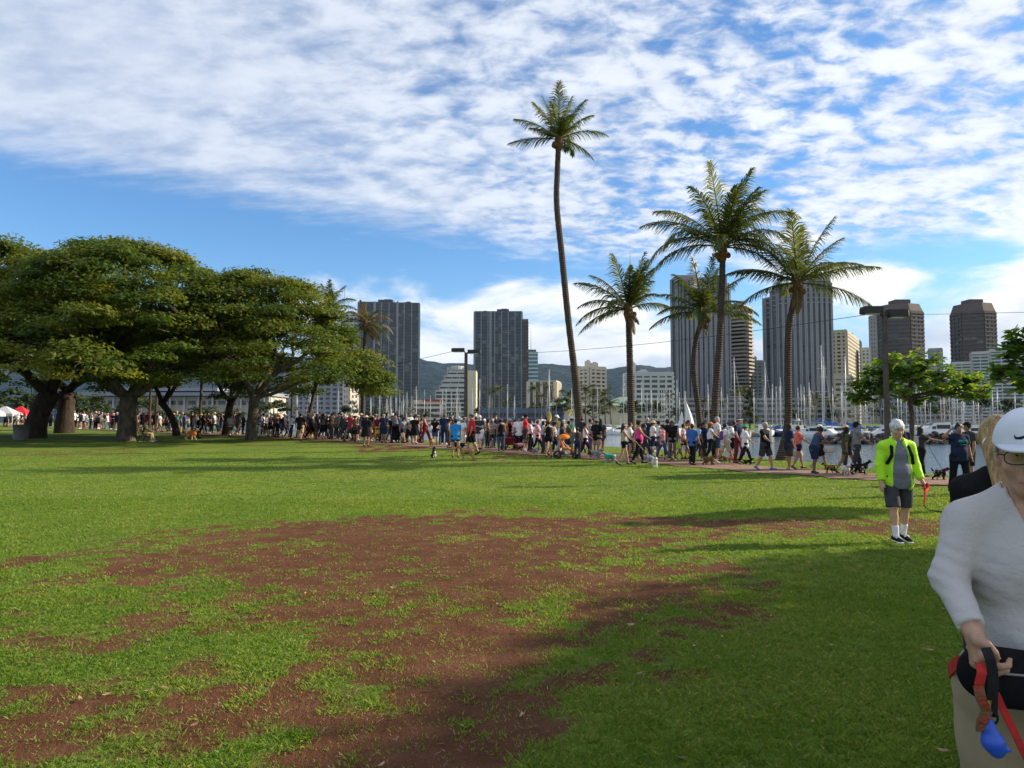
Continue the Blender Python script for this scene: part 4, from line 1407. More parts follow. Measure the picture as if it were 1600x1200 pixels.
def multi(name, label, blocks, Y, style, glass, bm, fm, cat, group, cx_px, crown=None, topgrid=0):
    root = thing(name, label, cat, (Xp(cx_px, Y), Y, GZ), 0, group)
    gl, bd, fn, pr = MB(), MB(), MB(), MB()
    for (poly, ztop, floors, bay, faces) in blocks:
        poly = face_harbour(poly, cx_px, Y)
        rel = [(x - Xp(cx_px, Y), y - Y) for x, y in poly]; H = ztop - GZ
        gl.prism(rel, -.5, H)
        for i in range(len(rel)):
            if faces is None or i in faces:
                facade(bd, fn, rel[i], rel[(i + 1) % len(rel)], 0, H, floors, bay, style)
                if topgrid:
                    facade(fn, MB(), rel[i], rel[(i + 1) % len(rel)], H - topgrid * 3.4, H, topgrid, bay, dict(band=.2, band_d=.8, fin=0))
        pr.prism([(x * 1.004, y * 1.004) for x, y in rel], H + .02, H + .7)
    obj('window_wall', gl, glass, root); obj('floor_slab', bd, bm, root, kind='stuff'); obj('mullion', fn, fm, root, kind='stuff'); obj('parapet', pr, fm, root)
    return root


Y = 480
W = lambda px, d=0: (Xp(px, Y), Y + d)
arcR = arc_pts(W(1218, -3), W(1302, 4), 3.6, 10)
tow = multi('hotel_tower', 'rounded grey hotel tower with stepped left shoulder and pale ribs behind the rightmost palm',
            [([W(1197.5, 2), W(1207.5, 0), W(1207.5, 18), W(1197.5, 18)], Zp(463, Y), 30, 4.3, None), ([W(1207.6, -1.5), W(1218, -2.9), W(1218, 19), W(1207.6, 19)], Zp(453, Y), 31, 4.6, None),
             (arcR + [W(1302, 22), W(1218, 22)], Zp(444, Y), 32, 4.9, None)], Y, STY['prince'], GL_GREY, CON_DARK, CON_PINK, 'tower', 'twin rounded grey hotel towers', 1247, topgrid=4)
b = MB(); b.prism([(p[0] - Xp(1247, Y), p[1] - Y) for p in face_harbour(arc_pts(W(1256, -3), W(1302, 2), 3.0, 8) + [W(1302, 20), W(1256, 20)], 1247, Y)], Zp(442.5, Y) - GZ, Zp(432, Y) - GZ); obj('crown_slab', b, CON_PINK, tow)
b = MB(); b.prism([(p[0] - Xp(1247, Y), p[1] - Y) for p in face_harbour([W(1192.5, 2.5), W(1197.4, 2.2), W(1197.4, 18), W(1192.5, 18)], 1247, Y)], 0, Zp(462, Y) - GZ); obj('end_wall', b, CON_PINK, tow)
arcL = arc_pts(W(1070, 4), W(1136, -3), 3.2, 9)
tow = multi('hotel_tower', 'rounded grey hotel tower with pale ribs behind the shorter bowed palm',
            [(arcL + [W(1136, 20), W(1070, 20)], Zp(436, Y), 32, 5.0, None), ([W(1050, 8), W(1059, 6), W(1059, 20), W(1050, 20)], Zp(432, Y), 32, 3.0, None), ([W(1059.1, 5), W(1070, 3.9), W(1070, 20), W(1059.1, 20)], Zp(438, Y), 32, 2.4, None),
             ([W(1136.1, -2), W(1141.5, 0), W(1141.5, 20), W(1136.1, 20)], Zp(446, Y), 31, 5, None)], Y, STY['prince'], GL_GREY, CON_DARK, CON_PINK, 'tower', 'twin rounded grey hotel towers', 1095)
b = MB(); b.box((Xp(1078, Y) - Xp(1095, Y), 10, Zp(432, Y) - GZ), (14, 10, 4)); obj('crown_slab', b, CON_PINK, tow)
root = thing('hotel_podium', 'long low pale podium with dark openings at the foot of the two rounded towers', 'building', (Xp(1170, 440), 440, GZ))
gl, bd, fn = MB(), MB(), MB()
x0, x1 = Xp(1058, 440) - Xp(1170, 440), Xp(1335, 440) - Xp(1170, 440); H = Zp(622, 440) - GZ
gl.box(((x0 + x1) / 2, 12, H / 2), (x1 - x0, 24, H)); facade(bd, fn, (x0, 0), (x1, 0), 0, H, 5, 6.0, dict(band=.45, band_d=1.0, fin=1.2, fin_d=.9))
obj('window_wall', gl, GL_DARK, root); obj('floor_slab', bd, CON_PINK, root, kind='stuff'); obj('pier', fn, CON_PINK, root, kind='stuff')

building('apartment_tower', 'narrow tower of stacked balconies with one sunlit side, between the two rounded towers', corner(1142, 1165, 1177, 500, 40), GZ, Zp(478, 500), 31, 30, dict(band=.44, band_d=1.5, fin=.0), GL_BROWN, CON_WARM, CON_WARM, 'tower', roofbox=[(.5, .5, 6, 6, 3.0)])
building('apartment_tower', 'slim grey tower half hidden left of the stepped rounded tower', rect(1176, 1193, 560, 14), GZ, Zp(565, 560), 18, 4.2, 'grid', GL_DARK, CON_GREY, CON_GREY, 'tower', roofbox=[(.3, .5, 3, 3, 3)])
building('apartment_tower', 'plain beige tower with rows of balconies left of the right lamp post', corner(1300, 1326, 1348, 520, 32), GZ, Zp(517, 520), 24, 4.2, dict(band=.5, band_d=.5, fin=1.5, fin_d=.5), GL_BROWN, CON_WARM, CON_WARM, 'tower', roofbox=[(.5, .5, 7, 7, 2)])
building('apartment_block', 'low beige block at the foot of the plain beige tower', rect(1303, 1332, 430, 18), GZ, Zp(588, 430), 9, 5.0, dict(band=.55, band_d=.7, fin=1.2, fin_d=.4), GL_DARK, CON_WARM, CON_WARM)


def octa(pxa, pxb, Y, depth, ch=.3, skew=0.0):
    X0, X1 = Xp(pxa + 1.5, Y), Xp(pxb - 1.5, Y); w = X1 - X0; c = w * ch; d = depth
    return face_harbour([(X0 + c, Y), (X1 - c, Y), (X1, Y + c), (X1, Y + d - c), (X1 - c, Y + d), (X0 + c, Y + d), (X0, Y + d - c), (X0, Y + c)], (pxa + pxb) / 2, Y)


def brown_tower(label, pxa, pxb, ytop, ysh, ybox, Y, boxpx):
    poly = octa(pxa, pxb, Y, 34, .26)
    r_, rel, H = building('brown_tower', label, poly, GZ, Zp(ysh, Y), 28, 4.6, dict(band=.42, band_d=.9, fin=.8, fin_d=.5), GL_BROWN, CON_BROWN, CON_BROWN, 'tower', 'pair of brown chamfered towers')
    b = MB(); b.prism(rel, H + 1.12, Zp(ytop, Y) - GZ, .86); obj('sloped_roof', b, CON_BROWN, r_)
    X = (Xp((boxpx[0] + boxpx[1]) / 2, Y) - (Xp(pxa, Y) + Xp(pxb, Y)) / 2) * .9
    b = MB(); b.box((X, 0, (Zp(ytop, Y) + Zp(ybox, Y)) / 2 - GZ + .05), (Xp(boxpx[1], Y) - Xp(boxpx[0], Y), 12, Zp(ybox, Y) - Zp(ytop, Y))); obj('rooftop_box', b, CON_BROWN, r_)


brown_tower('brown chamfered tower behind the right lamp post, a pale slab on its left', 1366, 1448, 474, 488, 465, 600, (1398, 1422))
brown_tower('brown chamfered tower standing alone near the right edge', 1487, 1562, 473, 488, 465, 620, (1513, 1535))
building('apartment_tower', 'slim pale slab tower against the left flank of the brown tower behind the lamp post', rect(1361.5, 1373, 585, 14), GZ, Zp(495, 585), 26, 3.0, 'grid', GL_GREY, CON_PINK, CON_PINK, 'tower')
building('apartment_block', 'small grey tower top between the two brown towers', rect(1453, 1475, 560, 14), GZ, Zp(546, 560), 20, 6, 'punch', GL_DARK, CON_GREY, CON_GREY)
building('apartment_block', 'pale low block seen right of the plain beige tower', rect(1347, 1362, 560, 14), GZ, Zp(545, 560), 20, 4, 'grid', GL_DARK, CON_WHITE, CON_WHITE)
# pale hotel at the right edge, in steps
Y = 330
multi('terraced_hotel', 'long pale hotel with stepped roofline and balcony bands below the right-hand brown tower',
      [([W(1488, 0), W(1520, 0), W(1520, 20), W(1488, 20)], Zp(566, Y), 20, 4.5, None), ([W(1520.1, 1), W(1548, 1), W(1548, 20), W(1520.1, 20)], Zp(551, Y), 22, 4.5, None), ([W(1548.1, 2), W(1680, 2), W(1680, 20), W(1548.1, 20)], Zp(548, Y), 22, 4.5, None)],
      Y, dict(band=.46, band_d=.9, fin=.5, fin_d=.6), GL_BLUE, CON_WHITE, CON_WHITE, 'building', None, 1540)
building('apartment_block', 'long grey block with dark windows behind the masts at the right', rect(1380, 1492, 380, 18), GZ, Zp(598, 380), 9, 5.0, dict(band=.45, band_d=.6, fin=1.0, fin_d=.5), GL_DARK, CON_GREY, CON_GREY)
# left: grey apartment slab, cream slab, pale tower head, shopping centre
building('apartment_block', 'grey apartment slab with rows of square windows under the right end of the spreading crown', rect(438, 542, 420, 18, 14), GZ, Zp(583, 420), 11, 3.9, dict(band=.5, band_d=.4, fin=1.5, fin_d=.46), GL_DARK, CON_GREY, CON_GREY, roof=CON_GREY)
building('apartment_tower', 'sunlit cream apartment tower squeezed against the left dark tower', corner(536, 546, 560, 400, 40), GZ, Zp(560, 400), 13, 3.6, dict(band=.5, band_d=.4, fin=1.3, fin_d=.46), GL_BROWN, CON_CREAM, CON_CREAM, 'tower')
building('apartment_tower', 'pale tower head with roof antennas showing between the green palm and the left tower', rect(531, 558, 760, 20), GZ, Zp(490, 760), 34, 5.0, 'grid', GL_DARK, CON_WHITE, CON_WHITE, 'tower', roofbox=[(.5, .5, 8, 8, 2.0)])
b = MB(); b.bar((Xp(533, 760), 770, Zp(489, 760)), (Xp(533, 760), 770, Zp(446, 760)), .28); b.bar((Xp(539, 760), 770, Zp(489, 760)), (Xp(539, 760), 770, Zp(470, 760)), .22)
tag(obj('antenna_mast', b, CON_GREY), 'thin rooftop antennas on the pale tower head', 'antenna')
root = thing('shopping_centre', 'long low white shopping centre seen through the trunks left of centre', 'building', (Xp(300, 300), 300, GZ))
b = MB(); b.box((-6, 10, 6), (78, 20, 12)); obj('wall', b, CON_WARM, root)
b = MB(); b.box((-6, 8, 12.9), (80, 26, 1.4)); b.box((-14, 8, 15), (50, 18, 1.4)); obj('roof', b, CON_GREY, root)
b = MB()
for k in range(18): b.box((-42 + k * 4.2, -.06, 9.4), (3.0, .3, 1.7))
obj('window', b, GL_DARK, root, kind='stuff')
b = MB()
for k in range(14): b.box((-44 + k * 5.9, -1.2, 6), (.6, .6, 11.9))
obj('column', b, CON_WHITE, root, kind='stuff')
building('parking_structure', 'low cream parking structure between the left tower and the stepped building', rect(646, 690, 440, 20), GZ, Zp(628, 440), 4, 7, dict(band=.42, band_d=.5, fin=.6, fin_d=.4), GL_BROWN, CON_CREAM, CON_CREAM)
b = MB(); b.box((Xp(677, 439), 439.2, Zp(625.5, 439)), (13, .5, 1.2)); tag(obj('red_rail', b, mat('red_paint', (.35, .05, .04), .6)), 'dark red rail on top of the low cream parking structure', 'railing')
building('harbour_office', 'long dark blue-grey harbour building under the second tower and beige block', rect(748, 880, 300, 12), GZ, Zp(642, 300), 2, 5, dict(band=.3, band_d=.4, fin=.5, fin_d=.4), GL_DARK, mat('slate_blue', (.10, .13, .17), .7), mat('slate_blue', (.10, .13, .17), .7))
# ================================================================== the marina
HULLW = mat('gelcoat_white', (0.72, 0.72, 0.70), .35, .05, 1.0, spec=.5)
HULLS = {'white': HULLW, 'navy': mat('gelcoat_navy', (.03, .05, .13), .35, .1), 'cream': mat('gelcoat_cream', (.62, .55, .42), .4, .08), 'green': mat('gelcoat_green', (.05, .16, .12), .4, .1)}
COVERS = {'blue': mat('canvas_blue', (.03, .11, .32), .85, .15), 'white': mat('canvas_white', (.68, .68, .66), .8, .06), 'tan': mat('canvas_tan', (.42, .31, .19), .85, .1), 'dark': mat('canvas_dark', (.04, .045, .06), .85, .1)}
ALU = mat('mast_alloy', (.44, .44, .44), .4, .06, 2, metal=.2)
WIRE = mat('rigging_wire', (.28, .28, .28), .5, .05)
BOATGLASS = mat('boat_glass', (.02, .03, .04), .15, .1, spec=.6)
DECKM = mat('boat_deck', (.60, .58, .53), .7, .06)


def hull_mesh(L, B, fb, draft, bow=.35, transom=.75):
    b = MB(); rings = []
    n = 12
    for i in range(n + 1):
        t = i / n; x = -L / 2 + L * t
        w = B / 2 * (transom + (1 - transom) * math.sin(min(1, t / .45) * math.pi / 2)) * (1 if t < .45 else math.cos(((t - .45) / .55) ** 1.7 * math.pi / 2 * .985))
        sh = fb * (1 + bow * max(0, t - .3) ** 2 * 2)
        kx = 1 - max(0, t - .8) * 1.8
        xs_ = x + (0 if t < .9 else 0)
        rings.append([(xs_, -w, sh), (xs_ - .0, -w * .96, sh * .35), (xs_ - (.5 * max(0, t - .75) * 4) * .5, -w * .55 * kx, -draft * .7), (xs_ - (.9 * max(0, t - .75) * 4) * .5, 0, -draft), (xs_ - (.5 * max(0, t - .75) * 4) * .5, w * .55 * kx, -draft * .7), (xs_, w * .96, sh * .35), (xs_, w, sh)])
    b.loft(rings, closed=False, cap=False)
    b._add([rings[0][k] for k in range(7)], [tuple(range(7))])
    dk = MB(); dk.loft([[(r[0][0], r[0][1] * .97, r[0][2] - .06), (r[0][0], 0, r[0][2] + .02), (r[6][0], r[6][1] * .97, r[6][2] - .06)] for r in rings], closed=False, cap=False)
    return b.mesh('hull', True), dk.mesh('deck', True)


def make_sailboat(variant):
    """local frame: bow along +x, waterline at z = 0"""
    L, B = (10.5, 3.2) if variant == 0 else (8.4, 2.7)
    me = {}
    me['hull'], me['deck'] = hull_mesh(L, B, 1.15 if variant == 0 else .95, .5)
    z0 = 1.1 if variant == 0 else .92
    b = MB(); b.loft([[(-L * .12, -B * .28, z0), (-L * .12, B * .28, z0), (-L * .10, B * .23, z0 + .62), (-L * .10, -B * .23, z0 + .62)], [(L * .16, -B * .26, z0 + .05), (L * .16, B * .26, z0 + .05), (L * .14, B * .2, z0 + .5), (L * .14, -B * .2, z0 + .5)], [(L * .27, -B * .14, z0 + .1), (L * .27, B * .14, z0 + .1), (L * .25, B * .1, z0 + .2), (L * .25, -B * .1, z0 + .2)]])
    me['cabin'] = b.mesh('cabin')
    b = MB()
    for s in (-1, 1):
        for k in range(3): b.box((-L * .06 + k * L * .075, s * B * .256, z0 + .36), (L * .05, .06, .2))
    me['window'] = b.mesh('window')
    mh = 1.0
    b = MB(); b.tube([(L * .1, 0, z0 + .4), (L * .1, 0, 7), (L * .1, 0, 14)], [.095, .09, .07], 6); me['mast'] = b.mesh('mast', True)
    b = MB()
    for h, w in ((7.0, 1.0), (10.5, .75)): b.bar((L * .1, -w, h), (L * .1, w, h), .035, 4)
    me['spreader'] = b.mesh('spreader')
    b = MB()
    for a, c in (((L * .1, 0, 13.9), (L * .49, 0, z0 + .5)), ((L * .1, 0, 13.9), (-L * .49, 0, z0 + .2)), ((L * .1, 0, 13.8), (L * .1, 1.0, 7)), ((L * .1, 1.0, 7), (L * .08, B * .48, z0)), ((L * .1, 0, 13.8), (L * .1, -1.0, 7)), ((L * .1, -1.0, 7), (L * .08, -B * .48, z0))): b.bar(a, c, .018, 3)
    me['rigging'] = b.mesh('rigging')
    b = MB(); b.bar((L * .09, 0, z0 + 1.25), (-L * .36, 0, z0 + 1.2), .06, 5); me['boom'] = b.mesh('boom')
    b = MB(); b.tube([(L * .08, 0, z0 + 1.55), (-.02 * L, 0, z0 + 1.42), (-L * .34, 0, z0 + 1.3)], [.26, .22, .12], 7); me['sail_cover'] = b.mesh('sail_cover', True)
    b = MB(); b.loft([[(-L * .2, -B * .34, z0 + .1), (-L * .2, -B * .3, z0 + 1.3), (-L * .2, B * .3, z0 + 1.3), (-L * .2, B * .34, z0 + .1)], [(-L * .08, -B * .32, z0 + .1), (-L * .1, -B * .27, z0 + 1.25), (-L * .1, B * .27, z0 + 1.25), (-L * .08, B * .32, z0 + .1)]]); me['dodger'] = b.mesh('dodger')
    return me


SB = [make_sailboat(0), make_sailboat(1)]
PXW = [(440, 'under the spreading crown'), (500, 'before the grey apartment slab'), (545, 'left of the drooping palm'), (580, 'right of the drooping palm'), (615, 'before the left dark tower'), (650, 'at the left tower right corner'), (690, 'left of the stepped building'), (728, 'before the stepped building'), (768, 'at the second tower left foot'),
       (808, 'before the second dark tower'), (850, 'before the beige block'), (905, 'left of the tall thin palm'), (950, 'right of the tall thin palm'), (985, 'left of the straight brown palm'), (1020, 'before the white apartment block'), (1055, 'by the left rounded tower edge'), (1090, 'left of the bowed palm'), (1130, 'between bowed palm and balcony tower'),
       (1180, 'before the dark conical tree'), (1225, 'left of the rightmost palm'), (1262, 'right of the rightmost palm'), (1300, 'before the stepped rounded tower edge'), (1340, 'below the plain beige tower'), (1385, 'left of the right lamp post'), (1425, 'between lamp post and almond trunk'), (1470, 'right of the almond trunk'), (1530, 'near the right edge'), (1700, 'at the far right')]


def where(px):
    for lim, t in PXW:
        if px <= lim: return t
    return PXW[-1][1]


def sailboat(px, Y, ytop, i, rr):
    v = 0 if rr.random() < .65 else 1
    me = SB[v]
    X = Xp(px, Y)
    hz_ = pt(px, ytop, Y).z - WATER_Z
    sc_ = hz_ / 14.0
    hc = rr.choices(['white', 'navy', 'cream', 'green'], [.74, .11, .1, .05])[0]; cc = rr.choices(['blue', 'white', 'tan', 'dark'], [.45, .25, .15, .15])[0]
    rz = rr.choice([R(90), R(-90), R(75), R(100), R(180), R(10)]) + rr.uniform(-.12, .12)
    t = thing('sailboat', f'sailboat, {hc} hull, {cc} cover, {where(px)}', 'sailboat', (X, Y, WATER_Z), rz, 'sailboats moored in the marina')
    hs = min(1.25, max(.75, sc_))
    t.rotation_euler.x = rr.uniform(-.014, .014); t.rotation_euler.y = rr.uniform(-.01, .01)
    for nm, m_ in (('hull', HULLS[hc]), ('deck', DECKM), ('cabin', HULLW), ('window', BOATGLASS), ('mast', ALU), ('spreader', ALU), ('rigging', WIRE), ('boom', ALU), ('sail_cover', COVERS[cc]), ('dodger', COVERS[cc])):
        if nm == 'dodger' and i % 3: continue
        o = obj(nm, me[nm], m_, t, link_obj=True, kind='stuff' if nm in ('spreader', 'rigging', 'window') else None)
        o.scale = (hs, hs, sc_ if nm in ('mast', 'spreader', 'rigging') else hs)
    return t


def make_yacht(kind):
    me = {}
    L, B = (13.5, 4.2) if kind == 0 else (8.5, 3.0)
    fb = 1.7 if kind == 0 else 1.1
    me['hull'], me['deck'] = hull_mesh(L, B, fb, .6, .5, .92)
    b = MB(); b.loft([[(-L * .30, -B * .38, fb), (-L * .30, B * .38, fb), (-L * .27, B * .34, fb + 1.7), (-L * .27, -B * .34, fb + 1.7)], [(L * .08, -B * .36, fb), (L * .08, B * .36, fb), (L * .0, B * .32, fb + 1.6), (L * .0, -B * .32, fb + 1.6)], [(L * .27, -B * .26, fb + .1), (L * .27, B * .26, fb + .1), (L * .22, B * .2, fb + .35), (L * .22, -B * .2, fb + .35)]]); me['cabin'] = b.mesh('cabin')
    b = MB()
    for s in (-1, 1):
        b.box((-L * .14, s * B * .362, fb + .98), (L * .24, .08, .6)); b.box((L * .03, s * B * .35, fb + .85), (L * .06, .08, .4))
    b.loft([[(L * .045, -B * .29, fb + 1.05), (L * .045, B * .29, fb + 1.05), (L * .02, B * .27, fb + 1.5), (L * .02, -B * .27, fb + 1.5)], [(L * .11, -B * .28, fb + .85), (L * .11, B * .28, fb + .85), (L * .055, B * .27, fb + 1.4), (L * .055, -B * .27, fb + 1.4)]]); me['window'] = b.mesh('window')
    b = MB()
    if kind == 0:
        b.box((-L * .15, 0, fb + 2.15), (L * .22, B * .6, .8)); b.box((-L * .17, 0, fb + 3.95), (L * .20, B * .62, .14))
        for x in (-.25, -.09):
            for s in (-1, 1): b.bar((L * x, s * B * .27, fb + 2.5), (L * x, s * B * .27, fb + 3.9), .05, 4)
        b.bar((-L * .17, 0, fb + 4.0), (-L * .19, 0, fb + 6.2), .07, 5); b.lathe([(.1, 0), (.35, .1), (.35, .4), (.1, .55)], 8, (-L * .15, .5, fb + 4.05))
    else:
        b.box((-L * .14, 0, fb + 1.78), (L * .3, B * .66, .12)); b.bar((-L * .2, 0, fb + 1.8), (-L * .2, 0, fb + 4.2), .03, 4)
    me['flybridge'] = b.mesh('flybridge')
    b = MB()
    pts = [(L * .47, 0), (L * .3, B * .36), (L * .1, B * .45)]
    for s in (-1, 1):
        b.tube([(x, s * y, fb + .75 + .25 * x / L) for x, y in pts], .025, 3)
        for x, y in pts: b.bar((x, s * y, fb), (x, s * y, fb + .75 + .25 * x / L), .02, 3)
    me['railing'] = b.mesh('railing')
    return me


YB = [make_yacht(0), make_yacht(1)]


def yacht(px, Y, kind, rz, label, k=1.0, cover=None):
    t = thing('motor_yacht' if kind == 0 else 'cabin_cruiser', label, 'motor boat', (Xp(px, Y), Y, WATER_Z), R(rz), 'motor boats moored in the marina', k * .74)
    for nm, m_ in (('hull', HULLW), ('deck', DECKM), ('cabin', HULLW), ('window', BOATGLASS), ('flybridge', COVERS[cover] if (cover and kind == 1) else HULLW), ('railing', ALU)):
        obj(nm, YB[kind][nm], m_, t, link_obj=True)


rr = random.Random(99)
MASTS = [(414, 617, 260), (425, 612, 255), (441, 613, 262), (459, 589, 250), (466, 606, 258), (483, 608, 262), (497, 604, 250), (528, 610, 255), (549, 617, 270), (562, 608, 250), (575, 616, 265), (580, 615, 256), (593, 605, 262), (603, 622, 270), (610, 612, 266), (615, 607, 255), (621, 609, 262), (629, 617, 268), (634, 612, 254), (640, 618, 272), (648, 603, 262), (659, 609, 258), (669, 617, 268), (686, 609, 254), (697, 607, 262), (706, 613, 258), (712, 606, 266), (739, 606, 256), (743, 592, 240),
         (768, 619, 240), (789, 600, 225), (803, 618, 236), (857, 577, 205), (893, 607, 215), (898, 608, 205), (932, 604, 198), (975, 583, 178), (1002, 596, 176), (1012, 612, 190), (1023, 615, 182), (1033, 610, 178), (1045, 606, 186), (1056, 594, 172), (1071, 611, 182), (1088, 604, 170), (1107, 600, 172), (1118, 612, 178), (1130, 606, 166), (1145, 559, 150), (1158, 612, 164), (1184, 608, 150), (1195, 566, 146), (1202, 600, 156), (1208, 604, 150), (1218, 590, 146), (1225, 610, 158), (1242, 606, 150), (1255, 600, 142), (1267, 610, 152),
         (1281, 541, 132), (1292, 557, 136), (1307, 606, 146), (1318, 598, 142), (1327, 556, 132), (1338, 610, 144), (1347, 600, 136), (1356, 614, 146), (1368, 606, 138), (1376, 592, 132), (1388, 612, 142), (1402, 606, 134), (1417, 618, 144), (1435, 600, 132), (1448, 616, 138), (1458, 608, 146), (1466, 612, 134), (1477, 612, 130), (1487, 604, 138), (1497, 618, 134), (1506, 622, 130), (1523, 612, 130), (1535, 620, 138), (1547, 610, 134), (1560, 606, 128), (1580, 612, 132), (1595, 618, 136)]
for i, (px, yt, Y) in enumerate(MASTS):
    sailboat(px, Y, yt, i, rr)
for i in range(46):   # smaller masts deeper in the rows
    px = rr.choice([rr.uniform(580, 720), rr.uniform(960, 1140), rr.uniform(1180, 1380), rr.uniform(1380, 1560)])
    Y = np.interp(px, [400, 700, 1000, 1200, 1400, 1600], [300, 290, 205, 172, 158, 150]) + rr.uniform(-6, 8)
    sailboat(px, Y, 660 - (rr.uniform(8.2, 11.5) - 1.7) * FPX / Y, i, rr)
ORD = {1: 'leftmost', 2: 'second', 3: 'third', 4: 'fourth', 5: 'fifth', 6: 'sixth', 7: 'seventh', 8: 'eighth'}
NUM = {2: 'two', 3: 'three', 4: 'four', 5: 'five', 6: 'six', 7: 'seven', 8: 'eight'}
fam = {}
for o in COL.objects:
    if o.get('category') == 'sailboat': fam.setdefault(o['label'], []).append(o)
for lb_, os_ in fam.items():
    if len(os_) > 1:
        os_.sort(key=lambda o: o.location.x / o.location.y)
        for k_, o in enumerate(os_):
            o['label'] = lb_ + ', ' + ('rightmost' if k_ == len(os_) - 1 else ORD[k_ + 1]) + ' of ' + NUM[len(os_)]
for (px, Y, kind, rz, k, lb, cv) in [
    (612, 232, 0, -80, 1.25, 'large white motor yacht with a radar arch in front of the left dark tower', None), (538, 240, 0, -95, 1.1, 'white motor yacht left of the drooping palm trunk', None), (555, 236, 1, -70, 1.1, 'small white cabin cruiser beside the drooping palm trunk', None), (578, 240, 1, -100, 1.1, 'white cabin cruiser just right of the drooping palm trunk', None),
    (430, 236, 1, -20, 1.2, 'white cabin cruiser low under the spreading crown', None), (470, 240, 1, 170, 1.2, 'white cabin cruiser behind the man in khaki shorts', None), (505, 238, 0, -85, .9, 'white motor yacht with flybridge in front of the grey slab', None), (636, 228, 0, -75, .95, 'white flybridge yacht behind the two men in dark tops', None),
    (664, 214, 1, 175, 1.3, 'low white cruiser in the gap left of the hunched man', None), (692, 216, 0, 200, .9, 'white and grey cruiser in the gap above the small seated dog', None), (716, 220, 0, -85, 1.0, 'white sport-fishing boat with tall tower behind the blue shirt', None), (750, 216, 0, -70, .9, 'white flybridge boat behind the man in white shorts', None), (768, 212, 1, -90, 1.1, 'white cruiser behind the two women in dark tanks', None),
    (826, 196, 1, 180, 1.3, 'white cruiser with dark canopy left of the pink shirts', 'dark'), (862, 188, 0, 180, .75, 'white boat with grey wheelhouse behind the black tank top', None), (893, 172, 0, -88, .78, 'white and blue boat with tall cabin left of the tall thin palm', None), (950, 166, 1, -80, 1.1, 'white cruiser with a pitched frame right of the tall thin palm', None), (962, 164, 1, 200, 1.0, 'white cruiser bow-on left of the straight brown trunk', None),
    (1046, 150, 1, -85, 1.0, 'white cruiser behind the neon yellow shorts', None), (1120, 140, 1, 190, 1.1, 'small white cruiser with blue canopy between palm trunks', 'blue'), (1158, 132, 1, -80, 1.0, 'white cruiser with a white canopy behind the white tee shirts', None), (1250, 122, 0, -85, .75, 'white boat with blue canopy right of the rightmost palm trunk', None), (1262, 118, 1, 160, 1.1, 'white cabin boat with wheelhouse window above the coral top', 'tan'), (1292, 116, 1, -60, 1.1, 'white boat under a bright blue cover left of the grey shirt man', 'blue'), (1312, 120, 1, 10, 1.1, 'white boat under a blue tarpaulin near the breakwater end', 'blue'),
    (1378, 120, 1, 170, 1.1, 'pale cruiser seen over the breakwater beside the lamp post', None), (1455, 116, 1, 180, 1.4, 'tan covered boat above the breakwater right of the almond trunk', 'tan'), (1510, 118, 1, 175, 1.1, 'white cruiser over the breakwater near the right edge', None)]:
    yacht(px, Y, kind, rz, lb, k, cv)


def shape_sail(pts, Y, name, label, m_, cat, belly=.5):
    P = [pt(a, b_, Y) for a, b_ in pts]
    n = 8; V = []; F = []
    a, t, c = P      # tack, head, clew
    for i in range(n + 1):
        for j in range(n + 1):
            u = i / n; v = j / n
            p = (a * (1 - v) + c * v) * (1 - u) + t * u
            p.y -= belly * math.sin(math.pi * v) * (1 - u) * 1.6
            p.x += .25 * belly * math.sin(math.pi * u) * v
            V.append(tuple(p))
    for i in range(n):
        for j in range(n): F.append((i * (n + 1) + j, i * (n + 1) + j + 1, (i + 1) * (n + 1) + j + 1, (i + 1) * (n + 1) + j))
    me = npmesh(name, np.array(V), np.array(F), True)
    o = obj(name, me, m_)
    sd_ = o.modifiers.new('thick', 'SOLIDIFY'); sd_.thickness = .03
    return o


SAIL = mat('sailcloth', (.74, .74, .72), .8, .05, 1.0, trans=.25)
root = thing('sailing_dinghy', 'sailing dinghy with raised white sails left of the bowed palm trunk', 'sailboat', tuple(Vector((Xp(1071, 90), 90, WATER_Z))))
o = obj('hull', hull_mesh(6, 2.2, .7, .3)[0], HULLW, root); o.rotation_euler = (0, 0, R(180))
for pts_, nm in ((((1071, 665), (1071.5, 627), (1085, 664)), 'mainsail'), (((1058, 667), (1065, 643), (1067, 665)), 'jib')):
    o = shape_sail(pts_, 90, nm, '', SAIL, ''); o.parent = root; o.matrix_parent_inverse = Matrix.Translation(-Vector(root.location))
b = MB(); b.bar((0, 0, .3), tuple(pt(1071.2, 611, 90) - Vector(root.location)), .05, 5); obj('mast', b, ALU, root)
root = thing('orange_sailboard', 'small boat with an orange furled sail beside the white dinghy', 'sailboat', (Xp(1072, 84), 84, WATER_Z))
obj('hull', hull_mesh(4, 1.2, .5, .2)[0], HULLW, root)
o = shape_sail(((1069, 666), (1070, 657), (1077, 665)), 84, 'sail', '', mat('orange_cloth', (.72, .20, .05), .8), '', .3); o.parent = root; o.matrix_parent_inverse = Matrix.Translation(-Vector(root.location))
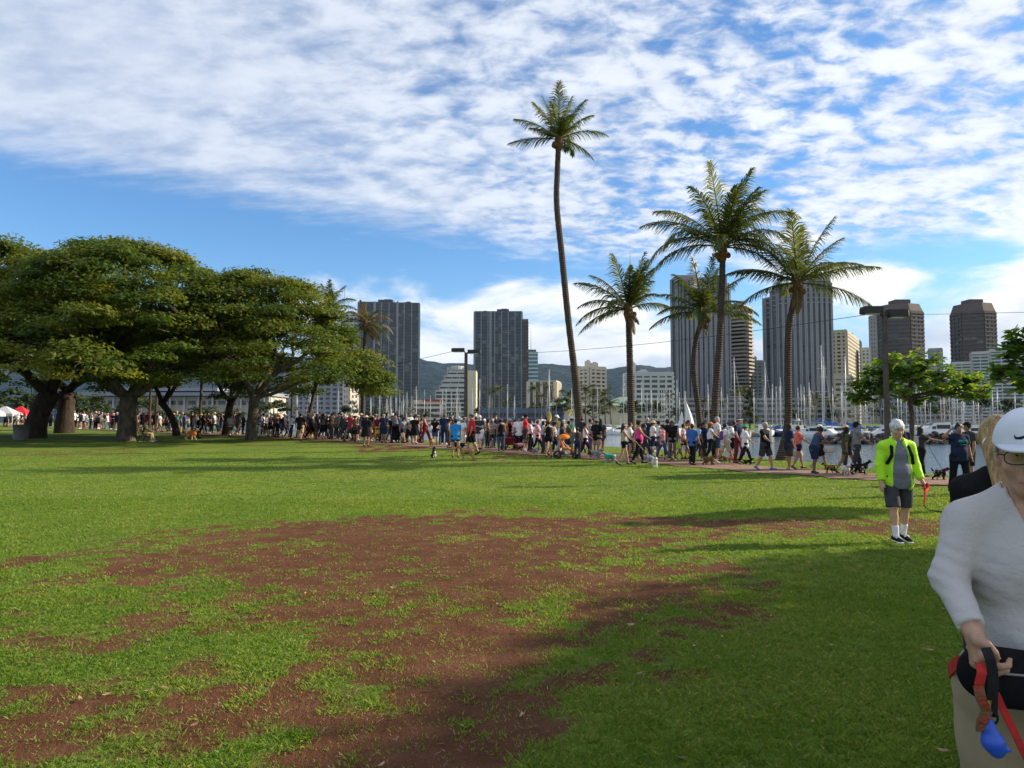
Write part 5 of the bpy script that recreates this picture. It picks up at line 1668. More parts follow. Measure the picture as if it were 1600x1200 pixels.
# floating docks between the rows of boats
for i, (px0, px1, Y) in enumerate([(420, 720, 246), (740, 960, 212), (960, 1180, 168), (1180, 1600, 140)]):
    b = MB(); b.box(((Xp(px0, Y) + Xp(px1, Y)) / 2, Y + 7, WATER_Z + .35), (Xp(px1, Y) - Xp(px0, Y), 2.2, .5))
    for k in range(10): b.bar((Xp(px0 + (px1 - px0) * k / 9, Y), Y + 8, WATER_Z - 1), (Xp(px0 + (px1 - px0) * k / 9, Y), Y + 8, WATER_Z + 2.2), .16, 6)
    tag(obj('floating_dock', b, mat('dock_timber', (.25, .22, .19), .9, .2, 2)), ('long floating dock under the left-hand masts', 'floating dock left of the tall thin palm', 'floating dock behind the middle palms', 'floating dock behind the breakwater')[i], 'dock', 'floating docks')
# ================================================================== people and dogs: smooth bodies grown from blended solids
def A3(v): return np.array(v, float)


class SDF:
    def __init__(s, h=.024):
        s.h = h; s.P = []

    def add(s, a, b, ra, rb=None, k=.03, scl=None, op='u', cut=None, rot=None):
        """tapered capsule a-b; scl squeezes its section; cut = list of (normal, offset) planes to keep the side n.p < d"""
        s.P.append((A3(a), A3(b), ra, ra if rb is None else rb, k, None if scl is None else A3(scl), op, cut, rot)); return s

    def ball(s, c, r, scl=None, **kw):
        return s.add(c, c, r, r, scl=scl, **kw)

    def mesh(s, name, warp=None):
        h = s.h; lo = np.full(3, 1e9); hi = -lo
        for a, b, ra, rb, k, scl, op, cut, rot in s.P:
            if op != 'u': continue
            m_ = max(ra, rb) * (1 if scl is None else max(scl.max(), 1)) + .3 * k + 2 * h
            lo = np.minimum(lo, np.minimum(a, b) - m_); hi = np.maximum(hi, np.maximum(a, b) + m_)
        n = np.ceil((hi - lo) / h).astype(int) + 1
        F = np.full(n, .3, np.float32)
        for a, b, ra, rb, k, scl, op, cut, rot in s.P:
            m_ = max(ra, rb) * (1 if scl is None else max(scl.max(), 1)) + k + 2 * h
            i0 = np.maximum(0, np.floor((np.minimum(a, b) - m_ - lo) / h).astype(int)); i1 = np.minimum(n, np.ceil((np.maximum(a, b) + m_ - lo) / h).astype(int) + 1)
            if (i1 <= i0).any(): continue
            X = (lo[0] + h * np.arange(i0[0], i1[0]))[:, None, None]; Y = (lo[1] + h * np.arange(i0[1], i1[1]))[None, :, None]; Z = (lo[2] + h * np.arange(i0[2], i1[2]))[None, None, :]
            ba = b - a; L2 = float(ba @ ba)
            if L2 > 1e-12:
                t = np.clip(((X - a[0]) * ba[0] + (Y - a[1]) * ba[1] + (Z - a[2]) * ba[2]) / L2, 0, 1)
            else:
                t = np.float32(0)
            dx = X - a[0] - t * ba[0]; dy = Y - a[1] - t * ba[1]; dz = Z - a[2] - t * ba[2]
            if rot is not None:
                dx, dy, dz = (rot[0][0] * dx + rot[0][1] * dy + rot[0][2] * dz, rot[1][0] * dx + rot[1][1] * dy + rot[1][2] * dz, rot[2][0] * dx + rot[2][1] * dy + rot[2][2] * dz)
            r = ra + (rb - ra) * t
            if scl is None:
                d = np.sqrt(dx * dx + dy * dy + dz * dz) - r
            else:
                q = np.sqrt((dx / scl[0]) ** 2 + (dy / scl[1]) ** 2 + (dz / scl[2]) ** 2)
                d = (q - r) * min(1.0, float(scl.min()) * 1.5)
            if cut:
                for nn, dd in cut:
                    d = np.maximum(d, X * nn[0] + Y * nn[1] + Z * nn[2] - dd)
            sl_ = (slice(i0[0], i1[0]), slice(i0[1], i1[1]), slice(i0[2], i1[2]))
            f = F[sl_]
            if op == 'u':
                hh = np.clip(.5 + .5 * (f - d) / max(k, 1e-5), 0, 1)
                F[sl_] = f + (d - f) * hh - k * hh * (1 - hh)
            elif op == 's':
                F[sl_] = np.maximum(f, -d)
            else:
                F[sl_] = np.maximum(f, d)
        return surface_net(name, F, lo, h, warp)


def surface_net(name, F, lo, h, warp=None):
    S = F < 0
    c = S[:-1, :-1, :-1].astype(np.int8)
    tot = np.zeros(c.shape, np.int8)
    for i in (0, 1):
        for j in (0, 1):
            for k in (0, 1):
                tot += S[i:i + c.shape[0], j:j + c.shape[1], k:k + c.shape[2]]
    act = (tot > 0) & (tot < 8)
    I, J, K = np.nonzero(act)
    vid = np.full(c.shape, -1, np.int32); vid[I, J, K] = np.arange(len(I))
    acc = np.zeros((len(I), 3)); cnt = np.zeros(len(I))
    cor = [(0, 0, 0), (1, 0, 0), (0, 1, 0), (1, 1, 0), (0, 0, 1), (1, 0, 1), (0, 1, 1), (1, 1, 1)]
    val = [F[I + a, J + b, K + d] for a, b, d in cor]
    for p in range(8):
        for ax in range(3):
            if cor[p][ax] == 1: continue
            q = cor.index(tuple(1 if z == ax else cor[p][z] for z in range(3)))
            va, vb = val[p], val[q]
            x = (va < 0) != (vb < 0)
            t = np.where(x, va / np.where(x, va - vb, 1), 0)
            for z in range(3):
                acc[:, z] += np.where(x, cor[p][z] + (t if z == ax else 0), 0)
            cnt += x
    V = lo + h * (np.stack([I, J, K], 1) + acc / np.maximum(cnt, 1)[:, None])
    if warp is not None:
        V = warp(V)
    Q = []
    for ax in range(3):
        o1, o2 = (ax + 1) % 3, (ax + 2) % 3
        sh = list(F.shape); sl0 = [slice(None)] * 3; sl1 = [slice(None)] * 3
        sl0[ax] = slice(0, sh[ax] - 1); sl1[ax] = slice(1, sh[ax])
        a = S[tuple(sl0)]; b = S[tuple(sl1)]
        E = np.nonzero(a != b)
        E = [e for e in E]
        ok = (E[o1] > 0) & (E[o2] > 0) & (E[o1] < c.shape[o1]) & (E[o2] < c.shape[o2])
        E = [e[ok] for e in E]
        ins = a[tuple(E)]
        def at(d1, d2):
            ix = [e.copy() for e in E]; ix[o1] -= d1; ix[o2] -= d2
            return vid[tuple(ix)]
        q = np.stack([at(1, 1), at(0, 1), at(0, 0), at(1, 0)], 1)
        q = np.where(ins[:, None], q, q[:, ::-1])
        Q.append(q)
    Q = np.concatenate(Q)
    Q = Q[(Q >= 0).all(1)]
    return npmesh(name, V, Q, True)


# ---------------------------------------------------------------- skeleton
POSES = {
    'walkA': dict(tl=27, kl=10, tr=-16, kr=20, al=-18, el=18, ar=22, er=30),
    'walkB': dict(tl=-16, kl=20, tr=27, kr=10, al=22, el=30, ar=-18, er=18),
    'walkC': dict(tl=16, kl=34, tr=-6, kr=4, al=-4, el=14, ar=8, er=26),
    'stand': dict(tl=3, kl=3, tr=-3, kr=3, al=2, el=10, ar=4, er=14),
    'hold': dict(tl=4, kl=4, tr=-5, kr=6, al=16, el=88, ar=14, er=92, inw=.35, hp=14),
    'leash': dict(tl=18, kl=8, tr=-12, kr=16, al=-4, el=20, ar=36, er=22),
    'push': dict(tl=20, kl=8, tr=-16, kr=14, al=34, el=38, ar=34, er=38, lean=7),
    'hunch': dict(tl=10, kl=12, tr=-2, kr=8, al=34, el=30, ar=38, er=34, lean=20, hp=25, inw=.3),
    'raise': dict(tl=10, kl=6, tr=-8, kr=8, al=5, el=14, ar=100, er=118, br=62, hy=-18),
    'point': dict(tl=12, kl=6, tr=-10, kr=14, al=4, el=15, ar=70, er=12),
}
BUILDS = {'m': (.205, .10, 1.08), 'f': (.172, .105, .98), 'h': (.215, .115, 1.3), 'g': (.185, .12, 1.24), 'c': (.155, .09, .92)}


def skel(pose, build):
    d = dict(al=4, el=12, ar=4, er=12, bl=9, br=9, lean=0, hy=0, hp=0, inw=0, tl=0, tr=0, kl=0, kr=0)
    d.update(POSES[pose] if isinstance(pose, str) else pose)
    sw, hw, gth = BUILDS[build]
    P = {}; pel = A3((0, 0, .93))
    for S, sg in (('L', -1), ('R', 1)):
        a = R(d['tl' if S == 'L' else 'tr']); k = R(d['kl' if S == 'L' else 'kr'])
        hip = pel + A3((sg * hw, 0, -.01))
        kn = hip + .43 * A3((sg * .02, math.sin(a), -math.cos(a)))
        an = kn + .415 * A3((0, math.sin(a - k), -math.cos(a - k)))
        fa = (a - k) * .75
        fd_ = A3((sg * .12, math.cos(fa), math.sin(fa) - .10)); fd_ /= np.linalg.norm(fd_)
        P['hip' + S], P['knee' + S], P['ank' + S] = hip, kn, an
        P['toe' + S] = an + A3((0, 0, -.045)) + .155 * fd_; P['heel' + S] = an + A3((0, 0, -.045)) - .05 * fd_
    low = min(min(P['toe' + S][2] - .028, P['heel' + S][2] - .033) for S in 'LR')
    sh = A3((0, 0, -low))
    ln = R(d['lean'])

    def up(x, y, z):
        y2, z2 = y * math.cos(ln) + (z - .93) * math.sin(ln), (z - .93) * math.cos(ln) - y * math.sin(ln)
        return A3((x, y2, .93 + z2))
    P['pel'] = pel; P['waist'] = up(0, 0, 1.09); P['chest'] = up(0, .005, 1.28); P['ub'] = up(0, -.01, 1.40); P['neck'] = up(0, -.012, 1.45); P['neckt'] = up(0, .008, 1.545)
    hy, hp = R(d['hy']), R(d['hp'])
    P['head'] = up(0, .022 + .02 * math.sin(hp), 1.632)
    P['hf'] = A3((-math.sin(hy), math.cos(hy) * math.cos(hp + ln * .5), -math.sin(hp + ln * .5)))
    P['hf'] /= np.linalg.norm(P['hf'])
    for S, sg in (('L', -1), ('R', 1)):
        a = R(d['al' if S == 'L' else 'ar']); e = R(d['el' if S == 'L' else 'er']); bb = R(d['bl' if S == 'L' else 'br'])
        shd = up(sg * sw, -.01, 1.408)
        a0 = a + ln * .4
        u = A3((sg * math.sin(bb), math.sin(a0) * math.cos(bb), -math.cos(a0) * math.cos(bb)))
        el = shd + .285 * u
        f = A3((sg * math.sin(bb) * .5 - sg * d['inw'] * 1.2, math.sin(a0 + e), -math.cos(a0 + e))); f /= np.linalg.norm(f)
        if d.get('br', 0) > 40 and S == 'R':
            f = (P['head'] + A3((.06, -.03, .10)) - el); f /= np.linalg.norm(f)
        wr = el + .25 * f
        P['sh' + S], P['el' + S], P['wr' + S], P['ha' + S] = shd, el, wr, wr + .085 * f
    for k_ in P:
        if k_ != 'hf': P[k_] = P[k_] + sh
    return P, gth, build


def hframe(P):
    f = P['hf']; r_ = np.cross(f, A3((0, 0, 1))); r_ /= np.linalg.norm(r_); u = np.cross(r_, f)
    return np.stack([r_, f, u])       # rows: local axes


def HP(P, x, y, z):
    M = hframe(P); return P['head'] + M[0] * x + M[1] * y + M[2] * z


def add_head(s, P, k=.018, fine=False):
    M = hframe(P)
    s.ball(HP(P, 0, -.008, .022), .1, scl=(.76, .96, 1.02), k=k, rot=M)
    s.ball(HP(P, 0, .022, -.055), .1, scl=(.58, .72, .62), k=.03, rot=M)
    s.ball(HP(P, 0, .060, -.092), .028, k=.03)
    s.add(HP(P, 0, .088, .012), HP(P, 0, .106, -.032), .009, .014, k=.014)
    for sg in (-1, 1): s.ball(HP(P, sg * .077, -.012, -.008), .03, scl=(.34, .62, 1.05), k=.008, rot=M)
    if fine:
        for sg in (-1, 1):
            s.ball(HP(P, sg * .031, .098, .014), .014, op='s')
            s.ball(HP(P, sg * .031, .082, .013), .0125, k=.003)
            s.add(HP(P, sg * .014, .094, .033), HP(P, sg * .05, .082, .034), .007, .005, k=.012)
            s.ball(HP(P, sg * .011, .100, -.034), .008, k=.006)
            s.ball(HP(P, sg * .046, .062, -.025), .022, k=.03)
        s.add(HP(P, -.022, .086, -.063), HP(P, .022, .086, -.063), .0065, .0065, k=.008)
        s.add(HP(P, -.017, .084, -.077), HP(P, .017, .084, -.077), .0075, .0075, k=.008)


def add_body(s, P, g_, fem, hands=True):
    s.add(P['pel'] + A3((-.05, 0, -.01)), P['pel'] + A3((.05, 0, -.01)), .125 * g_, k=.03, scl=(1, .86, .9))
    s.add(P['pel'], P['waist'], .135 * g_, .128 * g_, k=.05, scl=(1, .76, 1))
    s.add(P['waist'], P['chest'], .128 * g_, .15 * (g_ * .5 + .5), k=.06, scl=(1, .72, 1))
    s.add(P['chest'], P['ub'], .15 * (g_ * .5 + .5), .105, k=.05, scl=(1, .68, 1))
    if g_ > 1.1: s.ball((P['waist'] + P['pel']) / 2 + A3((0, .055, .03)), .125 * g_, k=.06, scl=(1, .8, 1))
    if fem:
        for sg in (-1, 1): s.ball(P['chest'] + A3((sg * .075, .075, .01)), .062, k=.05)
    for S, sg in (('L', -1), ('R', 1)): s.add(P['neck'] + A3((sg * .04, 0, .0)), P['sh' + S], .052, .054, k=.05)
    s.add(P['neck'], P['neckt'], .058, .052, k=.03)
    for S in 'LR':
        q = g_ * .5 + .5
        s.add(P['sh' + S], P['el' + S], .052 * q, .040 * q, k=.03); s.add(P['el' + S], P['wr' + S], .041 * q, .027, k=.02)
        if hands: s.add(P['wr' + S], P['ha' + S], .030, .026, k=.02, scl=(.8, 1, 1)); s.add(P['wr' + S] * .5 + P['ha' + S] * .5, P['ha' + S] + A3((0, .035, 0)), .014, .010, k=.01)
        s.add(P['hip' + S], P['knee' + S], .086 * q, .056 * q, k=.05); s.add(P['knee' + S], P['ank' + S], .054 * q, .035, k=.03)
        c = P['knee' + S] * .68 + P['ank' + S] * .32; s.ball(c + A3((0, -.022, 0)), .05 * q, k=.04, scl=(.9, 1, 1.5))
        s.add(P['heel' + S] + A3((0, 0, .02)), P['toe' + S], .033, .028, k=.03)
        s.add(P['ank' + S], P['heel' + S] + A3((0, 0, .02)), .036, .034, k=.02)


def infl(s, P, g_, fem, parts, e, hem=None, sleeve=.55, leg=1.0, tight=0.0, k=.045):
    """add cloth masses around the body"""
    q = g_ * .5 + .5
    if 'torso' in parts:
        zc = P['pel'][2] + (hem if hem is not None else -.08)
        cut = [((0, 0, -1), -zc)]
        s.add(P['pel'] + A3((-.05, 0, -.06)), P['pel'] + A3((.05, 0, -.06)), .128 * g_ + e, k=k, scl=(1, .88, .9), cut=cut)
        s.add(P['pel'] + A3((0, 0, -.06)), P['waist'], .140 * g_ + e, .134 * g_ + e, k=k, scl=(1, .80, 1), cut=cut)
        s.add(P['waist'], P['chest'], .132 * g_ + e, .15 * q + e, k=k, scl=(1, .74, 1), cut=cut)
        s.add(P['chest'], P['ub'], .15 * q + e, .108 + e, k=k, scl=(1, .70, 1), cut=cut)
        if g_ > 1.1: s.ball((P['waist'] + P['pel']) / 2 + A3((0, .055, .03)), .125 * g_ + e, k=k, scl=(1, .82, 1), cut=cut)
        if fem:
            for sg in (-1, 1): s.ball(P['chest'] + A3((sg * .075, .075, .01)), .062 + e, k=k)
        if sleeve > 0:
            for S, sg in (('L', -1), ('R', 1)): s.add(P['neck'] + A3((sg * .045, 0, -.012)), P['sh' + S], .054 + e, .056 + e, k=k)
    if 'sleeve' in parts and sleeve > 0:
        for S in 'LR':
            u = P['el' + S] - P['sh' + S]; L = np.linalg.norm(u); u = u / L
            if sleeve <= 1:
                en = P['sh' + S] + u * L * sleeve
                s.add(P['sh' + S], en, (.052 * q + e), (.050 * q + e * 1.15), k=.03, cut=[(tuple(u), float(u @ en))])
            else:
                w = P['wr' + S] - P['el' + S]; wl = np.linalg.norm(w); w = w / wl; en = P['el' + S] + w * wl * (sleeve - 1)
                s.add(P['sh' + S], P['el' + S], .052 * q + e, .043 * q + e, k=.03); s.add(P['el' + S], en, .043 * q + e, .031 + e * .8, k=.03, cut=[(tuple(w), float(w @ en))])
    if 'legs' in parts:
        s.add(P['pel'] + A3((-.05, 0, 0)), P['pel'] + A3((.05, 0, 0)), .126 * g_ + e * .8, k=k, scl=(1, .88, .9))
        s.add(P['pel'], P['pel'] * .55 + P['waist'] * .45, .134 * g_ + e * .7, .130 * g_ + e * .6, k=k, scl=(1, .79, 1), cut=[((0, 0, 1), float(P['waist'][2] - .02))])
        for S in 'LR':
            u = P['knee' + S] - P['hip' + S]; L = np.linalg.norm(u); u = u / L
            if leg <= 1:
                en = P['hip' + S] + u * L * leg
                s.add(P['hip' + S], en, .088 * q + e, .070 * q + e * (1.5 if not tight else .6), k=.04, cut=[(tuple(u), float(u @ en))])
            else:
                w = P['ank' + S] - P['knee' + S]; wl = np.linalg.norm(w); w = w / wl; en = P['knee' + S] + w * wl * (leg - 1)
                s.add(P['hip' + S], P['knee' + S], .087 * q + e, .058 * q + e, k=.04)
                s.add(P['knee' + S], en, .057 * q + e, (.040 if tight else .052) * q + e, k=.03, cut=[(tuple(w), float(w @ en))])
                if tight:
                    c = P['knee' + S] * .68 + P['ank' + S] * .32; s.ball(c + A3((0, -.022, 0)), .05 * q + e, k=.04, scl=(.9, 1, 1.5))


def hair_sdf(s, P, kind):
    M = hframe(P)
    s.ball(HP(P, 0, -.014, .030), .108, scl=(.80, .97, 1.0), k=.01, rot=M)
    s.ball(HP(P, 0, .075, -.025), .085, scl=(.95, .72, .90), op='s', rot=M)
    s.ball(HP(P, 0, .0, -.115), .085, scl=(1.1, 1, .62), op='s', rot=M)
    if kind in ('long', 'big'):
        e = .0 if kind == 'long' else .018
        s.add(HP(P, 0, -.06, .03), P['ub'] + A3((0, -.09, -.02)), .078 + e, .058 + e, k=.03, scl=(1.15, .62, 1))
        for sg in (-1, 1): s.add(HP(P, sg * .062, -.01, .02), P['ub'] + A3((sg * .085, -.03, .03)), .036 + e * .6, .028, k=.03)
    elif kind == 'pony':
        a = HP(P, 0, -.105, .035); s.ball(a, .028, k=.015); s.add(a + A3((0, -.02, 0)), P['ub'] + A3((0, -.115, .0)), .034, .018, k=.015)
    elif kind == 'bun':
        s.ball(HP(P, 0, -.07, .115), .045, k=.012)


def hat_sdf(s, P, kind):
    M = hframe(P)
    n = M[2]; c = HP(P, 0, -.006, .048)
    if kind in ('cap', 'bucket', 'straw', 'visorcap'):
        s.ball(HP(P, 0, -.008, .036), .116, scl=(.82, .98, .98), k=.008, rot=M, cut=[(tuple(-n), float(-(n @ c)))])
    if kind in ('cap', 'visorcap'):
        s.ball(HP(P, 0, .112, .052), .08, scl=(.95, .92, .15), k=.012, rot=M)
    elif kind == 'visor':
        s.add(HP(P, -.05, .0, .052), HP(P, .05, .0, .052), .1, k=.01, scl=(.5, .98, .18), rot=M); s.ball(HP(P, 0, .112, .05), .08, scl=(.95, .95, .15), k=.012, rot=M)
    elif kind == 'straw':
        s.ball(HP(P, 0, -.005, .046), .225, scl=(1, 1, .075), k=.012, rot=M)
    elif kind == 'bucket':
        s.ball(HP(P, 0, -.005, .045), .165, scl=(1, 1.05, .13), k=.02, rot=M)


MC = {}


def pm(kind, pose, build, sub='', h=.028):
    """cached prototype mesh of one body part or garment"""
    key = (kind, pose, build, sub)
    if key in MC: return MC[key]
    P, g_, bd = skel(pose, build); fem = build in ('f', 'g')
    s = SDF(h if kind == 'body' else .031)
    nm = kind
    if kind == 'body':
        add_body(s, P, g_, fem); add_head(s, P)
    elif kind == 'top':
        hem, slv, e = {'tee': (-.12, .62, .018), 'loose': (-.17, .75, .028), 'tank': (-.10, 0, .012), 'crop': (.02, .4, .014), 'long': (-.12, 1.92, .020), 'robe': (-.36, .95, .045), 'dress': (-.38, .35, .022)}[sub]
        infl(s, P, g_, fem, ('torso', 'sleeve'), e, hem, slv)
        if sub in ('robe', 'dress'):
            zc = P['pel'][2] + hem
            s.add(P['pel'], (P['kneeL'] + P['kneeR']) / 2 + A3((0, 0, -.02)), .15 * g_ + e, .20 * g_ + e, k=.04, scl=(1, .8, 1), cut=[((0, 0, -1), -float(zc))])
        if sub == 'tank':
            for sg in 'LR': s.add(P['chest'] + (P['sh' + sg] - P['chest']) * .45 + A3((0, 0, 0)), P['ub'] * .45 + P['sh' + sg] * .55 + A3((0, 0, .035)), .045, .03, k=.03, scl=(1, 1.7, 1))
    elif kind == 'bottom':
        infl(s, P, g_, fem, ('legs',), {'shorts': .022, 'short': .014, 'pants': .016, 'leggings': .009, 'skirt': .02}[sub], leg={'shorts': .92, 'short': .48, 'pants': 1.96, 'leggings': 1.93, 'skirt': .4}[sub], tight=1.0 if sub in ('leggings', 'short') else 0.0)
        if sub == 'skirt': s.add(P['pel'], (P['kneeL'] + P['kneeR']) / 2 + A3((0, 0, .1)), .13 * g_, .19 * g_, k=.03, scl=(1, .85, 1))
    elif kind in ('shoe_l', 'shoe_r'):
        s.h = .019; S = 'L' if kind == 'shoe_l' else 'R'
        zmin = float(min(P['heel' + S][2], P['toe' + S][2]))
        s.add(P['heel' + S] + A3((0, 0, .012)), P['toe' + S] + A3((0, 0, -.004)), .040, .036, k=.02, scl=(1, 1, .86)); s.add(P['heel' + S] + A3((0, 0, .012)), P['ank' + S] * .75 + P['heel' + S] * .25, .042, .044, k=.02)
        nm = 'shoe'
    elif kind == 'hair':
        s.h = .020; hair_sdf(s, P, sub)
    elif kind == 'hat':
        s.h = .0145; hat_sdf(s, P, sub)
    elif kind == 'bag':
        if sub == 'backpack':
            s.add(P['chest'] + A3((0, -.17, -.13)), P['ub'] + A3((0, -.15, -.06)), .13, .11, k=.02, scl=(1, .55, 1)); nm = 'backpack'
            for sg in (-1, 1): s.add(P['sh' + ('L' if sg < 0 else 'R')] * .6 + P['neck'] * .4 + A3((0, .01, .05)), P['chest'] + A3((sg * .11, .12, -.05)), .018, .018, k=.01); s.add(P['sh' + ('L' if sg < 0 else 'R')] * .6 + P['neck'] * .4 + A3((0, 0, .05)), P['ub'] + A3((sg * .08, -.13, -.02)), .018, k=.01)
        elif sub == 'tote':
            c = P['haL'] + A3((-.03, 0, -.2)); s.add(c + A3((0, -.1, 0)), c + A3((0, .1, 0)), .13, k=.02, scl=(.45, 1, 1.1)); s.add(c + A3((0, -.08, .12)), P['haL'], .012, k=.005); s.add(c + A3((0, .08, .12)), P['haL'], .012, k=.005); nm = 'tote_bag'
        else:
            c = P['pel'] + A3((.17, .04, .0)); s.add(c + A3((0, -.06, 0)), c + A3((0, .06, 0)), .085, k=.02, scl=(.5, 1, .9)); s.add(c + A3((0, .05, .06)), P['shL'] + A3((.04, .05, .05)), .014, k=.005); s.add(P['shL'] + A3((.04, .05, .05)), P['chest'] + A3((0, -.12, 0)), .014, k=.005); s.add(P['chest'] + A3((0, -.12, 0)), c, .014, k=.005); nm = 'shoulder_bag'
    me = s.mesh(nm)
    MC[key] = me
    return me


CLOTH = {
    'black': (.012, .012, .014), 'charcoal': (.045, .046, .05), 'grey': (.20, .20, .21), 'light grey': (.42, .42, .43), 'white': (.74, .74, .75), 'off-white': (.60, .57, .50), 'navy': (.018, .026, .065), 'blue': (.04, .13, .40), 'bright blue': (.03, .24, .62), 'light blue': (.34, .48, .64), 'teal': (.03, .26, .25),
    'green': (.03, .34, .19), 'olive': (.085, .085, .04), 'khaki': (.33, .25, .15), 'beige': (.46, .39, .29), 'brown': (.12, .07, .045), 'maroon': (.16, .02, .03), 'red': (.56, .025, .035), 'coral': (.78, .19, .14), 'pink': (.75, .34, .36), 'pale pink': (.74, .52, .55), 'magenta': (.66, .05, .26), 'orange': (.76, .19, .03),
    'yellow': (.72, .55, .08), 'neon yellow': (.55, .75, .06), 'neon green': (.38, .86, .05), 'purple': (.14, .06, .24), 'denim': (.05, .075, .13), 'straw': (.62, .46, .24),
}
HAIRC = {'black': (.010, .009, .009), 'brown': (.05, .028, .016), 'grey': (.36, .35, .34), 'white': (.66, .65, .62), 'blond': (.42, .27, .12), 'auburn': (.13, .05, .022)}
SKIN = [(.50, .29, .19), (.40, .22, .14), (.30, .155, .095), (.19, .095, .058), (.56, .35, .25)]


def cloth(c): return mat('cloth_' + c.replace(' ', '_').replace('-', '_'), CLOTH[c], .88, .16, 9, .006, 38, spec=.12)
def hairm(c):
    """strands: noise drawn out along the fall of the hair"""
    if 'hair_' + c in MATS: return MATS['hair_' + c]
    m = bpy.data.materials.new('hair_' + c); m.use_nodes = True
    nt = m.node_tree; nt.nodes.clear(); g = G(nt)
    co = g.n('ShaderNodeTexCoord').outputs['Object']
    n = g.noise(g.vmul(co, (1, 1, .12)), 170, 4, .65); n2 = g.noise(g.vmul(co, (1, 1, .3)), 28, 3, .6)
    k = HAIRC[c]
    bs = g.n('ShaderNodeBsdfPrincipled')
    g.put(bs.inputs['Base Color'], g.mix(g.ss(g.add(g.mul(n, .6), g.mul(n2, .4)), .36, .64), tuple(x * .45 for x in k), tuple(min(1, x * 1.35) for x in k)))
    bs.inputs['Roughness'].default_value = .5; bs.inputs['Specular IOR Level'].default_value = .3
    bp = g.n('ShaderNodeBump'); bp.inputs['Distance'].default_value = .006; g.put(bp.inputs['Height'], g.add(n, n2)); nt.links.new(bp.outputs[0], bs.inputs['Normal'])
    out = g.n('ShaderNodeOutputMaterial'); nt.links.new(bs.outputs[0], out.inputs[0])
    MATS['hair_' + c] = m
    return m
def skinm(i): return mat('skin_%d' % i, SKIN[i], .55, .08, 14, spec=.3)


FACE = {'R': -90, 'L': 90, 'T': 180, 'A': 0, 'RT': -135, 'RA': -45, 'LT': 135, 'LA': 45}


def person_at(loc, H, facing, pose, build, skin, top, topc, bot, botc, hair, hairc, hat=None, hatc=None, shoe='charcoal', bag=None, bagc=None, label='', group='people walking dogs along the waterside path'):
    rz = R(FACE[facing] if isinstance(facing, str) else facing)
    t = thing('person', label, 'person', tuple(loc), rz, group, H / 1.76)
    obj('body', pm('body', pose, build), skinm(skin), t, link_obj=True)
    if top: obj('dress' if top in ('dress', 'robe') else 'shirt', pm('top', pose, build, top), cloth(topc), t, link_obj=True)
    if bot: obj({'short': 'shorts', 'pants': 'trousers'}.get(bot, bot), pm('bottom', pose, build, bot), cloth(botc), t, link_obj=True)
    for sd_ in ('shoe_l', 'shoe_r'): obj('shoe', pm(sd_, pose, build), cloth(shoe), t, link_obj=True)
    if hair and hair != 'bald': obj('hair', pm('hair', pose, build, hair), hairm(hairc), t, link_obj=True)
    if hat: obj('hat', pm('hat', pose, build, hat), cloth(hatc), t, link_obj=True)
    if bag: obj(bag if bag != 'cross' else 'shoulder_bag', pm('bag', pose, build, bag), cloth(bagc), t, link_obj=True)
    return t


def solveY(px, py):
    """depth of the lawn point seen at (px, py)"""
    Y = 10.0
    for _ in range(40):
        z = gzf((px - 800) / FPX * Y, Y)
        Y = .5 * Y + .5 * (CAMZ - z) * FPX / max(py - 660, 4)
    return Y


def place(px, feet, head, facing, pose, build, skin, top, topc, bot, botc, hair, hairc, hat, hatc, shoe, bag, bagc, label):
    Y = min(solveY(px, feet), float(shore_y((px - 800) / FPX)) - .5)
    p = ground_at(px, Y)
    H = pt(px, head, Y).z - p.z
    H = min(max(H, 1.2 if build == 'c' else 1.52), 1.92)
    return person_at(p, H, facing, pose, build, skin, top, topc, bot, botc, hair, hairc, hat, hatc, shoe, bag, bagc, label)


